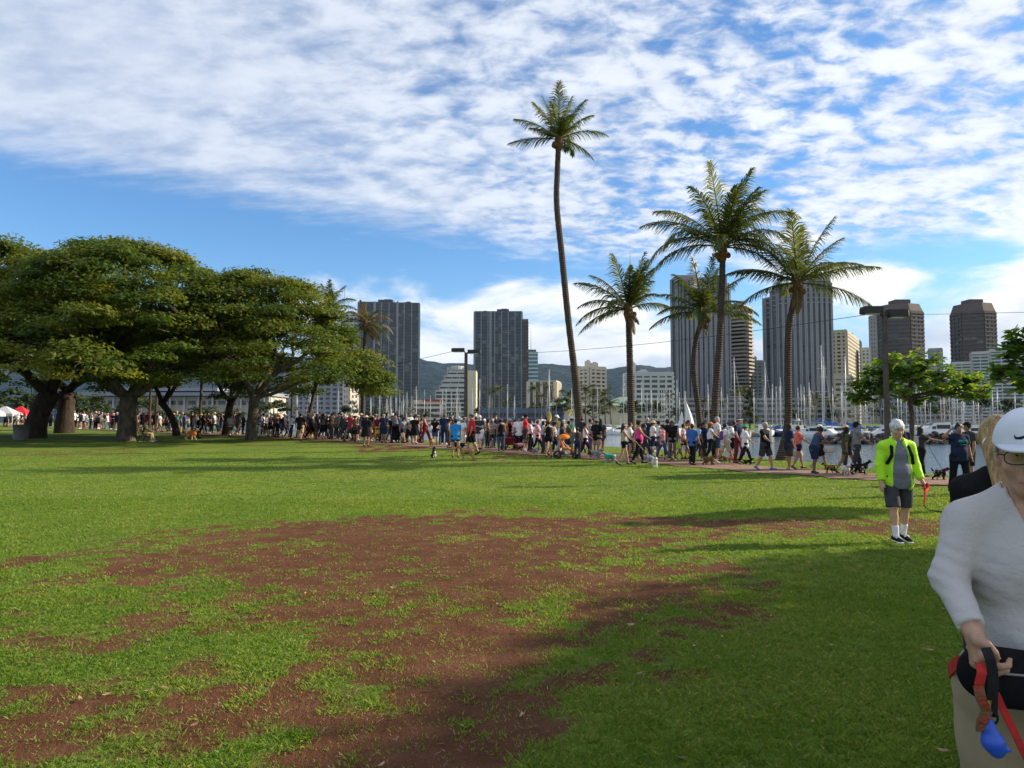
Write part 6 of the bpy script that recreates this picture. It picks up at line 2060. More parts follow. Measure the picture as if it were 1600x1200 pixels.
# px, feet, head, facing, pose, build, skin, top, colour, bottom, colour, hair, colour, hat, colour, shoes, bag, colour, label
CROWD = [
    (1194, 735, 660, 'RT', 'leash', 'h', 1, 'tee', 'black', 'shorts', 'charcoal', 'short', 'grey', None, None, 'blue', None, None, 'heavy man in black tee and dark grey shorts with blue shoes, nearest the rightmost palm'),
    (1232, 735, 662, 'R', 'stand', 'g', 2, 'loose', 'navy', 'shorts', 'charcoal', 'long', 'black', None, None, 'grey', None, None, 'large woman with long dark hair, navy top and dark shorts beside the palm'),
    (1246, 733, 667, 'R', 'leash', 'f', 1, 'tee', 'coral', 'short', 'navy', 'short', 'brown', None, None, 'brown', 'tote', 'off-white', 'person in coral tee carrying a white bag, half behind the large woman in navy'),
    (1270, 740, 670, 'R', 'hunch', 'g', 3, 'tee', 'denim', 'shorts', 'navy', 'bun', 'black', None, None, 'charcoal', 'tote', 'off-white', 'woman leaning forward in grey-blue tee with a white tote under her arm'),
    (1279, 733, 663, 'R', 'walkA', 'f', 1, 'tee', 'coral', 'shorts', 'black', 'short', 'brown', 'cap', 'white', 'light blue', None, None, 'woman in coral top and white cap behind the leaning woman'),
    (1321, 740, 671, 'R', 'walkB', 'f', 2, 'loose', 'olive', 'short', 'charcoal', 'long', 'black', None, None, 'charcoal', None, None, 'woman in loose olive top and short dark shorts beside the fluffy white dog'),
    (1336, 741, 660, 'R', 'leash', 'm', 2, 'tee', 'grey', 'pants', 'charcoal', 'short', 'black', 'cap', 'black', 'charcoal', None, None, 'tall man in grey tee and black cap left of the right lamp post'),
    (1319, 733, 668, 'R', 'stand', 'f', 2, 'tee', 'brown', 'pants', 'charcoal', 'short', 'black', 'straw', 'straw', 'charcoal', None, None, 'person in a wide straw hat mostly hidden by the woman in olive'),
    (1408, 743, 663, 'T', 'stand', 'm', 1, 'tee', 'navy', 'shorts', 'khaki', 'short', 'white', None, None, 'charcoal', None, None, 'white haired man in navy shirt just behind the neon jacket shoulder'),
    (1437, 746, 671, 'R', 'point', 'f', 2, 'tee', 'charcoal', 'pants', 'black', 'long', 'black', None, None, 'charcoal', 'backpack', 'light grey', 'woman with long black hair stretching out her arm with a leash'),
    (1511, 757, 661, 'L', 'stand', 'm', 2, 'tee', 'charcoal', 'shorts', 'black', 'short', 'black', 'cap', 'black', 'charcoal', None, None, 'bearded man in black cap behind the woman with raised arm'),
    (1163, 726, 667, 'R', 'walkA', 'f', 1, 'loose', 'white', 'leggings', 'black', 'short', 'brown', 'cap', 'green', 'charcoal', None, None, 'person in white tee, black leggings and green cap with the small black dog'),
    (1132, 724, 661, 'R', 'walkB', 'm', 1, 'tee', 'white', 'shorts', 'beige', 'short', 'black', None, None, 'white', 'backpack', 'purple', 'man in white tee with a purple backpack and beige shorts'),
    (1146, 719, 660, 'RT', 'hold', 'm', 1, 'tee', 'white', 'shorts', 'black', 'short', 'black', None, None, 'charcoal', None, None, 'man in white tee and black shorts looking at his hands beside the backpack wearer'),
    (1109, 721, 660, 'R', 'leash', 'f', 1, 'crop', 'white', 'pants', 'black', 'long', 'auburn', 'cap', 'orange', 'black', None, None, 'woman with long auburn hair, orange cap, white tee and black trousers'),
    (1081, 727, 663, 'RA', 'walkC', 'm', 2, 'tee', 'blue', 'pants', 'black', 'short', 'black', None, None, 'charcoal', 'cross', 'navy', 'man in deep blue jersey and black trousers seen from behind, nearest the path edge'),
    (1091, 719, 661, 'R', 'walkB', 'm', 2, 'tee', 'light blue', 'pants', 'charcoal', 'short', 'black', None, None, 'charcoal', None, None, 'man in light blue shirt just right of the deep blue jersey'),
    (1056, 719, 662, 'R', 'walkA', 'h', 2, 'tank', 'light grey', 'shorts', 'neon yellow', 'short', 'black', 'cap', 'white', 'charcoal', None, None, 'man in pale tank top, white cap and neon yellow shorts'),
    (1067, 718, 666, 'R', 'walkB', 'f', 2, 'tee', 'pale pink', 'short', 'black', 'short', 'black', None, None, 'charcoal', None, None, 'woman in pale pink tee and black shorts behind the neon yellow shorts'),
    (1035, 721, 668, 'L', 'walkB', 'f', 2, 'tee', 'pink', 'leggings', 'denim', 'pony', 'black', None, None, 'brown', 'cross', 'teal', 'woman with dark ponytail, pink top and denim leggings, teal bag'),
    (1029, 716, 658, 'R', 'stand', 'm', 2, 'tee', 'white', 'shorts', 'charcoal', 'short', 'black', None, None, 'charcoal', None, None, 'man in white tee with short black hair right of the straw hat'),
    (1020, 714, 657, 'R', 'walkA', 'm', 1, 'tee', 'white', 'shorts', 'navy', 'short', 'brown', 'straw', 'straw', 'charcoal', None, None, 'man in white tee and straw hat right of the magenta tank top'),
    (997, 725, 657, 'R', 'leash', 'g', 2, 'tank', 'magenta', 'leggings', 'black', 'bun', 'black', None, None, 'black', None, None, 'woman in bright magenta tank top and black leggings holding a leash'),
    (974, 727, 662, 'R', 'leash', 'f', 1, 'tank', 'beige', 'short', 'black', 'long', 'black', 'visor', 'white', 'charcoal', 'cross', 'black', 'woman in beige tank, black shorts and white visor in front of the magenta top'),
    (984, 716, 667, 'R', 'stand', 'f', 1, 'tee', 'white', 'short', 'navy', 'short', 'brown', None, None, 'charcoal', 'cross', 'black', 'person in white tee between the beige tank and the magenta top'),
    (1006, 717, 663, 'R', 'walkB', 'f', 3, 'tee', 'brown', 'pants', 'charcoal', 'short', 'black', None, None, 'charcoal', None, None, 'person in brown top half hidden right of the magenta tank top'),
    (932, 713, 656, 'RA', 'stand', 'h', 2, 'loose', 'black', 'shorts', 'khaki', 'short', 'black', 'cap', 'grey', 'black', 'cross', 'off-white', 'heavy man in black tee, grey cap and khaki shorts right of the tall thin palm'),
    (914, 715, 663, 'R', 'walkA', 'f', 2, 'tank', 'white', 'leggings', 'black', 'bun', 'black', None, None, 'black', None, None, 'woman in white tank and black leggings at the foot of the tall thin palm'),
    (922, 711, 655, 'R', 'stand', 'm', 1, 'tee', 'light grey', 'pants', 'purple', 'short', 'black', None, None, 'black', None, None, 'man with dark hair behind the white tank top woman'),
    (902, 717, 668, 'A', 'walkC', 'c', 3, 'tank', 'charcoal', 'pants', 'navy', 'short', 'black', None, None, 'black', None, None, 'boy in dark sleeveless top and navy trousers right of the orange stroller'),
    (893, 709, 652, 'R', 'stand', 'm', 1, 'tee', 'green', 'shorts', 'teal', 'short', 'brown', 'cap', 'white', 'white', None, None, 'man in bright green tee and white cap left of the tall thin palm'),
    (886, 711, 657, 'R', 'push', 'm', 2, 'tee', 'olive', 'shorts', 'charcoal', 'short', 'black', None, None, 'charcoal', None, None, 'man in olive tee pushing the orange stroller'),
    (876, 713, 660, 'R', 'push', 'f', 2, 'tee', 'charcoal', 'pants', 'light grey', 'long', 'black', None, None, 'charcoal', 'backpack', 'white', 'woman with long black hair and pale trousers left of the orange stroller'),
    (866, 712, 659, 'R', 'walkB', 'm', 2, 'tee', 'light grey', 'shorts', 'navy', 'short', 'black', 'cap', 'black', 'black', None, None, 'man in light grey tee, navy shorts and black cap behind the black tank top'),
    (857, 715, 658, 'A', 'hold', 'f', 1, 'tank', 'black', 'short', 'black', 'bun', 'black', None, None, 'brown', None, None, 'woman in black tank and black shorts seen from behind, bare legs apart'),
    (849, 709, 659, 'R', 'stand', 'f', 1, 'tee', 'light blue', 'pants', 'charcoal', 'long', 'black', None, None, 'charcoal', None, None, 'woman with long dark hair in pale blue tee left of the black tank top'),
    (840, 708, 656, 'R', 'walkA', 'f', 1, 'loose', 'pink', 'leggings', 'black', 'short', 'brown', None, None, 'black', None, None, 'woman in salmon pink tee and black leggings'),
    (829, 706, 658, 'R', 'walkC', 'f', 1, 'tee', 'pale pink', 'pants', 'black', 'short', 'brown', None, None, 'black', None, None, 'woman in pale pink tee and black trousers left of the salmon pink tee'),
    (811, 704, 652, 'T', 'stand', 'm', 1, 'loose', 'white', 'pants', 'black', 'short', 'black', None, None, 'black', None, None, 'tall man in white tee and black trousers facing the camera'),
    (804, 702, 656, 'L', 'stand', 'm', 1, 'tee', 'light blue', 'pants', 'navy', 'short', 'black', None, None, 'black', None, None, 'man in light blue shirt half behind the tall man in white tee'),
    (783, 705, 655, 'A', 'stand', 'g', 2, 'tank', 'black', 'leggings', 'denim', 'short', 'black', 'cap', 'brown', 'brown', None, None, 'woman in black tank and denim leggings seen from behind with a brown cap'),
    (791, 700, 657, 'RT', 'stand', 'f', 1, 'tank', 'maroon', 'pants', 'charcoal', 'long', 'brown', None, None, 'black', None, None, 'woman in maroon tank right of the black tank and denim'),
    (798, 699, 661, 'T', 'hold', 'f', 2, 'tee', 'red', 'short', 'white', 'short', 'black', None, None, 'black', None, None, 'person in red tee beside the red wagon'),
    (763, 701, 655, 'R', 'hold', 'f', 2, 'tank', 'brown', 'leggings', 'black', 'long', 'black', None, None, 'black', None, None, 'woman in brown tank and black leggings, left one of the pair by the grey dog'),
    (770, 700, 655, 'T', 'hold', 'f', 2, 'tee', 'grey', 'leggings', 'charcoal', 'short', 'brown', 'cap', 'beige', 'black', None, None, 'woman in grey tee and beige cap, right one of the pair by the grey dog'),
    (750, 702, 650, 'LT', 'hold', 'h', 4, 'tee', 'charcoal', 'shorts', 'white', 'short', 'grey', 'cap', 'pale pink', 'black', None, None, 'man in charcoal tee, pale pink cap and white shorts right of the red polo'),
    (757, 698, 657, 'T', 'stand', 'f', 1, 'tee', 'grey', 'pants', 'charcoal', 'short', 'grey', 'cap', 'white', 'black', None, None, 'person in grey tee and white cap behind the man in white shorts'),
    (737, 711, 646, 'L', 'leash', 'h', 1, 'tee', 'red', 'shorts', 'black', 'short', 'brown', 'cap', 'grey', 'black', None, None, 'big man in red tee, grey cap and black shorts holding the tan dog'),
    (712, 715, 655, 'A', 'stand', 'g', 1, 'tee', 'bright blue', 'short', 'navy', 'short', 'black', 'bucket', 'navy', 'brown', None, None, 'woman in bright blue tee and dark hat seen from behind'),
    (721, 703, 654, 'T', 'stand', 'm', 1, 'tee', 'white', 'pants', 'off-white', 'short', 'grey', 'cap', 'white', 'white', None, None, 'man all in white with white cap behind the bright blue tee'),
    (702, 700, 656, 'R', 'stand', 'f', 1, 'tank', 'olive', 'leggings', 'charcoal', 'short', 'brown', 'bucket', 'black', 'black', None, None, 'woman in olive tank and black hat left of the bright blue tee'),
    (680, 695, 653, 'T', 'hunch', 'm', 1, 'tee', 'black', 'shorts', 'denim', 'short', 'black', 'cap', 'black', 'black', None, None, 'man in black tee and cap bending over his tan dog in the water gap'),
    (659, 692, 657, 'L', 'walkC', 'f', 2, 'loose', 'pink', 'leggings', 'charcoal', 'long', 'brown', None, None, 'brown', None, None, 'woman in pink shirt and dark leggings at the edge of the water gap'),
    (648, 694, 650, 'A', 'stand', 'm', 4, 'tee', 'black', 'shorts', 'black', 'short', 'black', 'cap', 'black', 'black', None, None, 'pale legged man in black tee, shorts and cap seen from behind'),
    (638, 692, 655, 'R', 'walkA', 'm', 2, 'tee', 'charcoal', 'pants', 'black', 'short', 'black', None, None, 'black', None, None, 'person in charcoal tee left of the pale legged man in black'),
    (631, 693, 652, 'RT', 'walkB', 'f', 1, 'tee', 'grey', 'short', 'black', 'long', 'black', 'bucket', 'black', 'black', None, None, 'woman in grey top with black brimmed hat right of the black stroller'),
    (613, 691, 650, 'T', 'push', 'm', 2, 'tee', 'black', 'shorts', 'charcoal', 'short', 'black', None, None, 'black', None, None, 'man in black tee pushing the black stroller'),
    (600, 692, 647, 'T', 'stand', 'm', 1, 'tee', 'navy', 'shorts', 'navy', 'short', 'black', 'visor', 'white', 'black', None, None, 'tall man in navy tee, navy shorts and white visor'),
    (591, 690, 650, 'T', 'stand', 'm', 2, 'tee', 'maroon', 'shorts', 'yellow', 'short', 'black', None, None, 'black', None, None, 'man in dark red tee and yellow shorts left of the white visor'),
    (573, 698, 650, 'A', 'stand', 'g', 2, 'robe', 'black', None, None, 'long', 'black', 'straw', 'straw', 'black', None, None, 'woman in long black dress and straw hat seen from behind by the drooping palm'),
    (554, 689, 650, 'R', 'hold', 'm', 2, 'tee', 'black', 'pants', 'black', 'short', 'black', None, None, 'black', None, None, 'person all in black with raised forearms left of the black dress'),
    (545, 688, 651, 'R', 'walkA', 'm', 2, 'loose', 'charcoal', 'pants', 'black', 'short', 'black', None, None, 'black', None, None, 'person in loose charcoal top, third left of the black dress'),
    (535, 687, 650, 'R', 'walkB', 'm', 2, 'long', 'black', 'pants', 'charcoal', 'short', 'black', None, None, 'black', None, None, 'person in black long sleeves left of the loose charcoal top'),
    (526, 686, 652, 'R', 'leash', 'f', 1, 'tee', 'grey', 'pants', 'charcoal', 'short', 'black', None, None, 'black', None, None, 'woman in grey tee with dark trousers left of the black long sleeves'),
    (516, 686, 650, 'R', 'stand', 'm', 2, 'tee', 'black', 'short', 'maroon', 'short', 'black', None, None, 'black', None, None, 'person in black tee and dark red shorts right of the white printed back'),
    (507, 686, 649, 'A', 'stand', 'm', 2, 'tee', 'charcoal', 'shorts', 'black', 'short', 'black', None, None, 'black', 'backpack', 'grey', 'man with a grey backpack on charcoal tee seen from behind'),
    (500, 684, 651, 'R', 'walkA', 'f', 2, 'tank', 'black', 'leggings', 'black', 'short', 'black', 'cap', 'black', 'black', None, None, 'woman in black tank and cap left of the grey backpack'),
    (482, 683, 652, 'LT', 'stand', 'f', 1, 'tank', 'beige', 'leggings', 'navy', 'short', 'brown', None, None, 'black', None, None, 'woman in beige top right of the man in khaki shorts'),
    (470, 690, 645, 'A', 'walkA', 'h', 2, 'loose', 'black', 'shorts', 'khaki', 'short', 'black', None, None, 'black', None, None, 'big man in black tee and khaki shorts walking away on the lawn'),
    (361, 683, 649, 'A', 'stand', 'm', 2, 'tee', 'light grey', 'shorts', 'olive', 'short', 'black', None, None, 'black', None, None, 'man in light grey tee and olive shorts between the dark and grey trunks'),
    (304, 686, 648, 'R', 'walkA', 'f', 1, 'tee', 'grey', 'pants', 'denim', 'short', 'brown', 'cap', 'grey', 'black', None, None, 'person in grey tee, jeans and cap striding right with the orange vested dog'),
]
for row in CROWD:
    place(*row)

# ---- the long file of walkers receding to the left
LMK = [(28, 'beyond the picnic table'), (52, 'just left of the massive leaning trunk'), (118, 'between the massive trunk and aerial roots'), (150, 'right of the aerial roots'), (184, 'left of the forked trunk'), (222, 'right of the forked trunk'), (246, 'behind the bench sitter'), (268, 'left of the bending trunk'), (294, 'right of the bending trunk'), (318, 'behind the striding person'), (346, 'left of the thin dark trunk'), (386, 'left of the straight grey trunk'), (424, 'right of the straight grey trunk'), (446, 'left of the khaki shorts man'), (462, 'close left of the khaki shorts man'), (500, 'right of the khaki shorts man'), (600, 'near the drooping palm')]
rr = random.Random(1234)
seen = set()
TOPC = ['black'] * 12 + ['charcoal'] * 9 + ['navy'] * 7 + ['white'] * 7 + ['light grey'] * 3 + ['grey'] * 4 + ['brown', 'maroon', 'maroon', 'olive', 'beige', 'denim', 'light blue', 'pale pink', 'red', 'blue', 'magenta', 'green', 'teal']
BOTC = ['black'] * 5 + ['charcoal'] * 4 + ['navy'] * 2 + ['denim'] * 2 + ['khaki', 'grey', 'white', 'brown', 'maroon']
TOPN = {'tee': 'tee', 'loose': 'loose tee', 'tank': 'tank top', 'long': 'long sleeves', 'crop': 'short tee'}
xs_c = list(np.arange(8, 565, 5.2))
for i, px in enumerate(xs_c):
    px = px + rr.uniform(-2, 2)
    if 468 > px > 458: continue
    Y = path_y(px) + rr.uniform(-1.6, 2.4)
    p = ground_at(px, Y)
    wh = next(t for lim, t in LMK if px <= lim)
    for tr in range(60):
        b_ = rr.choices(['m', 'f', 'h', 'g', 'c'], [.4, .32, .12, .1, .06])[0]
        top = rr.choices(['tee', 'loose', 'tank', 'long'], [.5, .2, .2, .1])[0]; tc = rr.choice(TOPC)
        bot = rr.choice(['shorts', 'short' if b_ in 'fg' else 'shorts', 'pants', 'leggings' if b_ in 'fg' else 'pants']); bc = rr.choice(BOTC)
        hr_ = rr.choice(['short', 'long', 'pony', 'bun']) if b_ in 'fg' else 'short'; hc = rr.choice(['black', 'black', 'brown', 'black', 'grey', 'blond'])
        hat, hatc = rr.choice([(None, None)] * 3 + [('cap', rr.choice(['black', 'white', 'navy', 'red'])), ('bucket', rr.choice(['black', 'beige'])), ('straw', 'straw'), ('visor', 'white')])
        who = {'m': 'man', 'h': 'heavy man', 'f': 'woman', 'g': 'stout woman', 'c': 'child'}[b_]
        hd = (f'{hatc} {hat}' if hat and hat != 'straw' else 'straw hat') if hat else {'short': f'short {hc} hair', 'long': f'long {hc} hair', 'pony': f'{hc} ponytail', 'bun': f'{hc} hair bun'}[hr_]
        lb = f'{who} in {tc} {TOPN[top]}, {bc} {dict(shorts="shorts", short="brief shorts", pants="trousers", leggings="leggings")[bot]}, {hd}, {wh}'
        if lb not in seen and len(lb.split()) <= 16: break
    seen.add(lb)
    person_at(p, {'m': 1.76, 'h': 1.78, 'f': 1.64, 'g': 1.64, 'c': 1.3}[b_] * rr.uniform(.96, 1.04), rr.choice(['R', 'R', 'R', 'RT', 'RA', 'A', 'T', 'L']) , rr.choice(['walkA', 'walkB', 'walkC', 'stand', 'stand', 'hold', 'leash']), b_, rr.choice([0, 1, 1, 2, 2, 3]), top, tc, bot, bc, hr_, hc, hat, hatc, rr.choice(['black', 'charcoal', 'white', 'brown']), None if rr.random() < .85 else 'backpack', rr.choice(['black', 'navy', 'red']), lb, 'walkers far down the path at the left')

# a second, deeper row of walkers that fills the file in the middle
MIDL = [(590, 'left of the white visor man'), (625, 'behind the black stroller'), (668, 'left of the water gap'), (705, 'behind the hunched man'), (745, 'behind the red tee man'), (790, 'behind the denim leggings'), (822, 'near the tall white tee'), (862, 'behind the black tank top'), (905, 'behind the orange stroller'), (960, 'right of the tall thin palm'), (1000, 'behind the magenta top'), (1050, 'behind the straw hat man'), (1110, 'behind the bowed palm'), (1200, 'far side of the path')]
for i, px in enumerate([578, 584, 588, 597, 606, 617, 622, 627, 641, 644, 653, 664, 690, 696, 707, 726, 744, 776, 795, 818, 822, 845, 853, 870, 881, 908, 927, 938, 1011, 1043, 1050, 1074, 1098, 1120, 1153]):
    px = px + rr.uniform(-1.5, 1.5)
    Y = path_y(px) + rr.uniform(1.0, 3.2)
    p = ground_at(px, Y)
    wh = next(t for lim, t in MIDL if px <= lim)
    for tr in range(60):
        b_ = rr.choices(['m', 'f', 'h', 'g'], [.4, .36, .12, .12])[0]
        top = rr.choices(['tee', 'loose', 'tank'], [.55, .2, .25])[0]; tc = rr.choice(TOPC)
        bot = rr.choice(['shorts', 'short' if b_ in 'fg' else 'shorts', 'pants', 'leggings' if b_ in 'fg' else 'pants']); bc = rr.choice(BOTC)
        hr_ = rr.choice(['short', 'long', 'pony', 'bun']) if b_ in 'fg' else 'short'; hc = rr.choice(['black', 'black', 'brown', 'grey'])
        hat, hatc = rr.choice([(None, None)] * 3 + [('cap', rr.choice(['black', 'white', 'navy'])), ('visor', 'white')])
        who = {'m': 'man', 'h': 'heavy man', 'f': 'woman', 'g': 'stout woman'}[b_]
        hd = f'{hatc} {hat}' if hat else {'short': f'short {hc} hair', 'long': f'long {hc} hair', 'pony': f'{hc} ponytail', 'bun': f'{hc} hair bun'}[hr_]
        lb = f'{who} in {tc} {TOPN[top]}, {bc} {dict(shorts="shorts", short="brief shorts", pants="trousers", leggings="leggings")[bot]}, {hd}, {wh}'
        if lb not in seen and len(lb.split()) <= 16: break
    seen.add(lb)
    person_at(p, {'m': 1.76, 'h': 1.78, 'f': 1.64, 'g': 1.64}[b_] * rr.uniform(.96, 1.03), rr.choice(['R', 'R', 'RT', 'R', 'A', 'T']), rr.choice(['walkA', 'walkB', 'walkC', 'stand', 'hold']), b_, rr.choice([0, 1, 1, 2, 2, 3]), top, tc, bot, bc, hr_, hc, hat, hatc, rr.choice(['black', 'charcoal', 'white']), None, None, lb)
# ================================================================== dogs
def coat(name, c1, c2, thr=.5, scale=4.0):
    if name in MATS: return MATS[name]
    m = bpy.data.materials.new(name); m.use_nodes = True
    nt = m.node_tree; nt.nodes.clear(); g = G(nt)
    co = g.n('ShaderNodeTexCoord').outputs['Object']
    n = g.noise(g.vmul(co, (1.4, 1, 1)), scale, 2, .5)
    f = g.ss(n, thr - .025, thr + .025)
    fu = g.noise(co, 60, 3, .6)
    c = g.mix(f, c1, c2)
    c = g.mix(g.mul(g.ss(fu, .4, .7), .4), c, tuple(x * .6 for x in c1))
    bs = g.n('ShaderNodeBsdfPrincipled'); g.put(bs.inputs['Base Color'], c); bs.inputs['Roughness'].default_value = .85; bs.inputs['Specular IOR Level'].default_value = .15
    bp = g.n('ShaderNodeBump'); bp.inputs['Distance'].default_value = .012; g.put(bp.inputs['Height'], fu); nt.links.new(bp.outputs[0], bs.inputs['Normal'])
    out = g.n('ShaderNodeOutputMaterial'); nt.links.new(bs.outputs[0], out.inputs[0])
    MATS[name] = m
    return m


def dog_pts(pose, kind):
    D = {}
    st = {'walk': (.10, -.07, -.09, .08), 'stand': (.0, .02, .0, -.03)}.get(pose, (0, 0, 0, 0))
    lg = .62 if kind == 'low' else 1.0
    dz = -(1 - lg) * .30
    D['chest'] = A3((0, .17, .40 + dz)); D['rump'] = A3((0, -.22, .43 + dz)); D['wither'] = A3((0, .14, .46 + dz))
    D['nk'] = A3((0, .34, .57 + dz)); D['hd'] = A3((0, .39, .605 + dz)); D['mz'] = A3((0, .51, .575 + dz))
    for i, (S, sg) in enumerate((('L', -1), ('R', 1))):
        f, b = st[i], st[2 + i]
        D['f' + S] = [A3((sg * .075, .17, .36 + dz)), A3((sg * .08, .14 + f * .3, .24 * lg)), A3((sg * .08, .165 + f * .8, .10 * lg)), A3((sg * .08, .185 + f * 1.1, .022))]
        D['h' + S] = [A3((sg * .07, -.22, .39 + dz)), A3((sg * .085, -.13 + b * .4, .255 * lg)), A3((sg * .08, -.295 + b * .8, .135 * lg)), A3((sg * .08, -.25 + b * 1.1, .022))]
    D['tail'] = [A3((0, -.29, .47 + dz)), A3((0, -.40, .52 + dz)), A3((0, -.45, .62 + dz))]
    if pose == 'sit':
        D['chest'] = A3((0, .10, .36)); D['rump'] = A3((0, -.12, .16)); D['wither'] = A3((0, .06, .42)); D['nk'] = A3((0, .17, .55)); D['hd'] = A3((0, .22, .60)); D['mz'] = A3((0, .34, .58))
        for S, sg in (('L', -1), ('R', 1)):
            D['f' + S] = [A3((sg * .07, .11, .32)), A3((sg * .075, .10, .20)), A3((sg * .075, .13, .08)), A3((sg * .075, .16, .022))]
            D['h' + S] = [A3((sg * .09, -.12, .15)), A3((sg * .14, .04, .16)), A3((sg * .12, -.08, .05)), A3((sg * .12, .04, .025))]
        D['tail'] = [A3((0, -.2, .09)), A3((0, -.30, .05)), A3((.08, -.36, .04))]
    return D


def dog_mesh(kind, pose, what='body'):
    key = ('dog', kind, pose, what)
    if key in MC: return MC[key]
    D = dog_pts(pose, kind); e = {'lean': 0, 'low': .005, 'fluffy': .03, 'curly': .045}[kind]
    s = SDF(.017)
    if what == 'body':
        s.add(D['chest'], D['rump'], .118 + e, .085 + e, k=.04, scl=(.86, 1, 1.0)); s.ball(D['chest'] + A3((0, .02, -.03)), .105 + e, k=.04, scl=(.85, 1, 1.1))
        s.ball(D['rump'], .095 + e, k=.04, scl=(.9, 1, 1))
        s.add(D['wither'], D['nk'], .075 + e, .055 + e, k=.04); s.ball(D['hd'], .066 + e * .7, k=.03, scl=(.9, 1, .95)); s.add(D['hd'] + A3((0, .04, -.015)), D['mz'], .042 + e * .4, .026 + e * .2, k=.02)
        for sg in (-1, 1):
            if kind == 'lean': s.add(D['hd'] + A3((sg * .045, -.02, .04)), D['hd'] + A3((sg * .06, -.035, .115)), .026, .010, k=.012)
            else: s.add(D['hd'] + A3((sg * .055, -.02, .04)), D['hd'] + A3((sg * .085, -.02, -.05)), .028, .024, k=.012)
        for S in 'LR':
            f = D['f' + S]; h = D['h' + S]
            s.add(f[0], f[1], .062 + e * .5, .038 + e * .6, k=.03); s.add(f[1], f[2], .036 + e * .6, .026 + e * .6, k=.015); s.add(f[2], f[3], .025 + e * .6, .027 + e * .4, k=.012); s.ball(f[3] + A3((0, .02, .002)), .028, k=.012)
            s.add(h[0], h[1], .085 + e * .4, .048 + e * .5, k=.035); s.add(h[1], h[2], .044 + e * .6, .024 + e * .6, k=.02); s.add(h[2], h[3], .024 + e * .6, .025 + e * .4, k=.012); s.ball(h[3] + A3((0, .02, .002)), .028, k=.012)
        t = D['tail']; s.add(t[0], t[1], .030 + e * .6, .022 + e * .7, k=.02); s.add(t[1], t[2], .022 + e * .7, .012 + e * .6, k=.015)
    elif what == 'vest':
        s.add(D['chest'] + A3((0, .03, .01)), D['chest'] * .35 + D['rump'] * .65, .135 + e, .105 + e, k=.03, scl=(.88, 1, 1.02))
    elif what == 'nose':
        s.h = .009; s.ball(D['mz'] + A3((0, .022, .010)), .017, k=.005)
    elif what == 'collar':
        a = D['wither'] * .35 + D['nk'] * .65; n = D['nk'] - D['wither']; n = n / np.linalg.norm(n); s.h = .012
        s.add(a - n * .016, a + n * .016, .078 + e, k=.003, cut=[(tuple(n), float(n @ a) + .016), (tuple(-n), -float(n @ a) + .016)])
    me = s.mesh(what if what != 'body' else 'body'); MC[key] = me
    return me


COATS = {'tan': coat('coat_tan', (.33, .19, .08), (.42, .27, .13), .6), 'black': coat('coat_black', (.012, .012, .012), (.03, .028, .026), .6), 'bw': coat('coat_black_white', (.014, .014, .014), (.62, .60, .56), .54, 3.2), 'white': coat('coat_white', (.70, .68, .64), (.60, .57, .52), .6), 'wb': coat('coat_white_brown', (.68, .65, .6), (.26, .13, .06), .56, 3.6),
         'grey': coat('coat_grey', (.24, .24, .25), (.5, .49, .48), .55, 4), 'brown': coat('coat_brown', (.13, .07, .035), (.20, .12, .06), .5), 'calico': coat('coat_tortoise', (.02, .018, .016), (.36, .21, .09), .52, 5), 'tri': coat('coat_tricolour', (.016, .015, .015), (.55, .46, .36), .56, 4), 'gold': coat('coat_golden', (.46, .29, .13), (.56, .40, .22), .5)}
DOGLEASH = {}


def dog(px, feet, hpx, facing, kind, pose, c, label, vest=None, collar='red'):
    Y = solveY(px, feet); p = ground_at(px, Y)
    sc_ = hpx * Y / FPX / .66
    t = thing('dog', label, 'dog', tuple(p), R(FACE[facing]), 'dogs walked on the lawn and path', sc_)
    obj('body', dog_mesh(kind, pose), COATS[c], t, link_obj=True)
    obj('nose', dog_mesh(kind, pose, 'nose'), cloth('black'), t, link_obj=True)
    obj('collar', dog_mesh(kind, pose, 'collar'), cloth(collar), t, link_obj=True)
    if vest: obj('vest', dog_mesh(kind, pose, 'vest'), cloth(vest), t, link_obj=True)
    D = dog_pts(pose, kind)
    M = Matrix.Translation(p) @ Matrix.Rotation(R(FACE[facing]), 4, 'Z') @ Matrix.Scale(sc_, 4)
    DOGLEASH[label] = M @ Vector(D['wither'] + A3((0, .03, .06)))
    return t


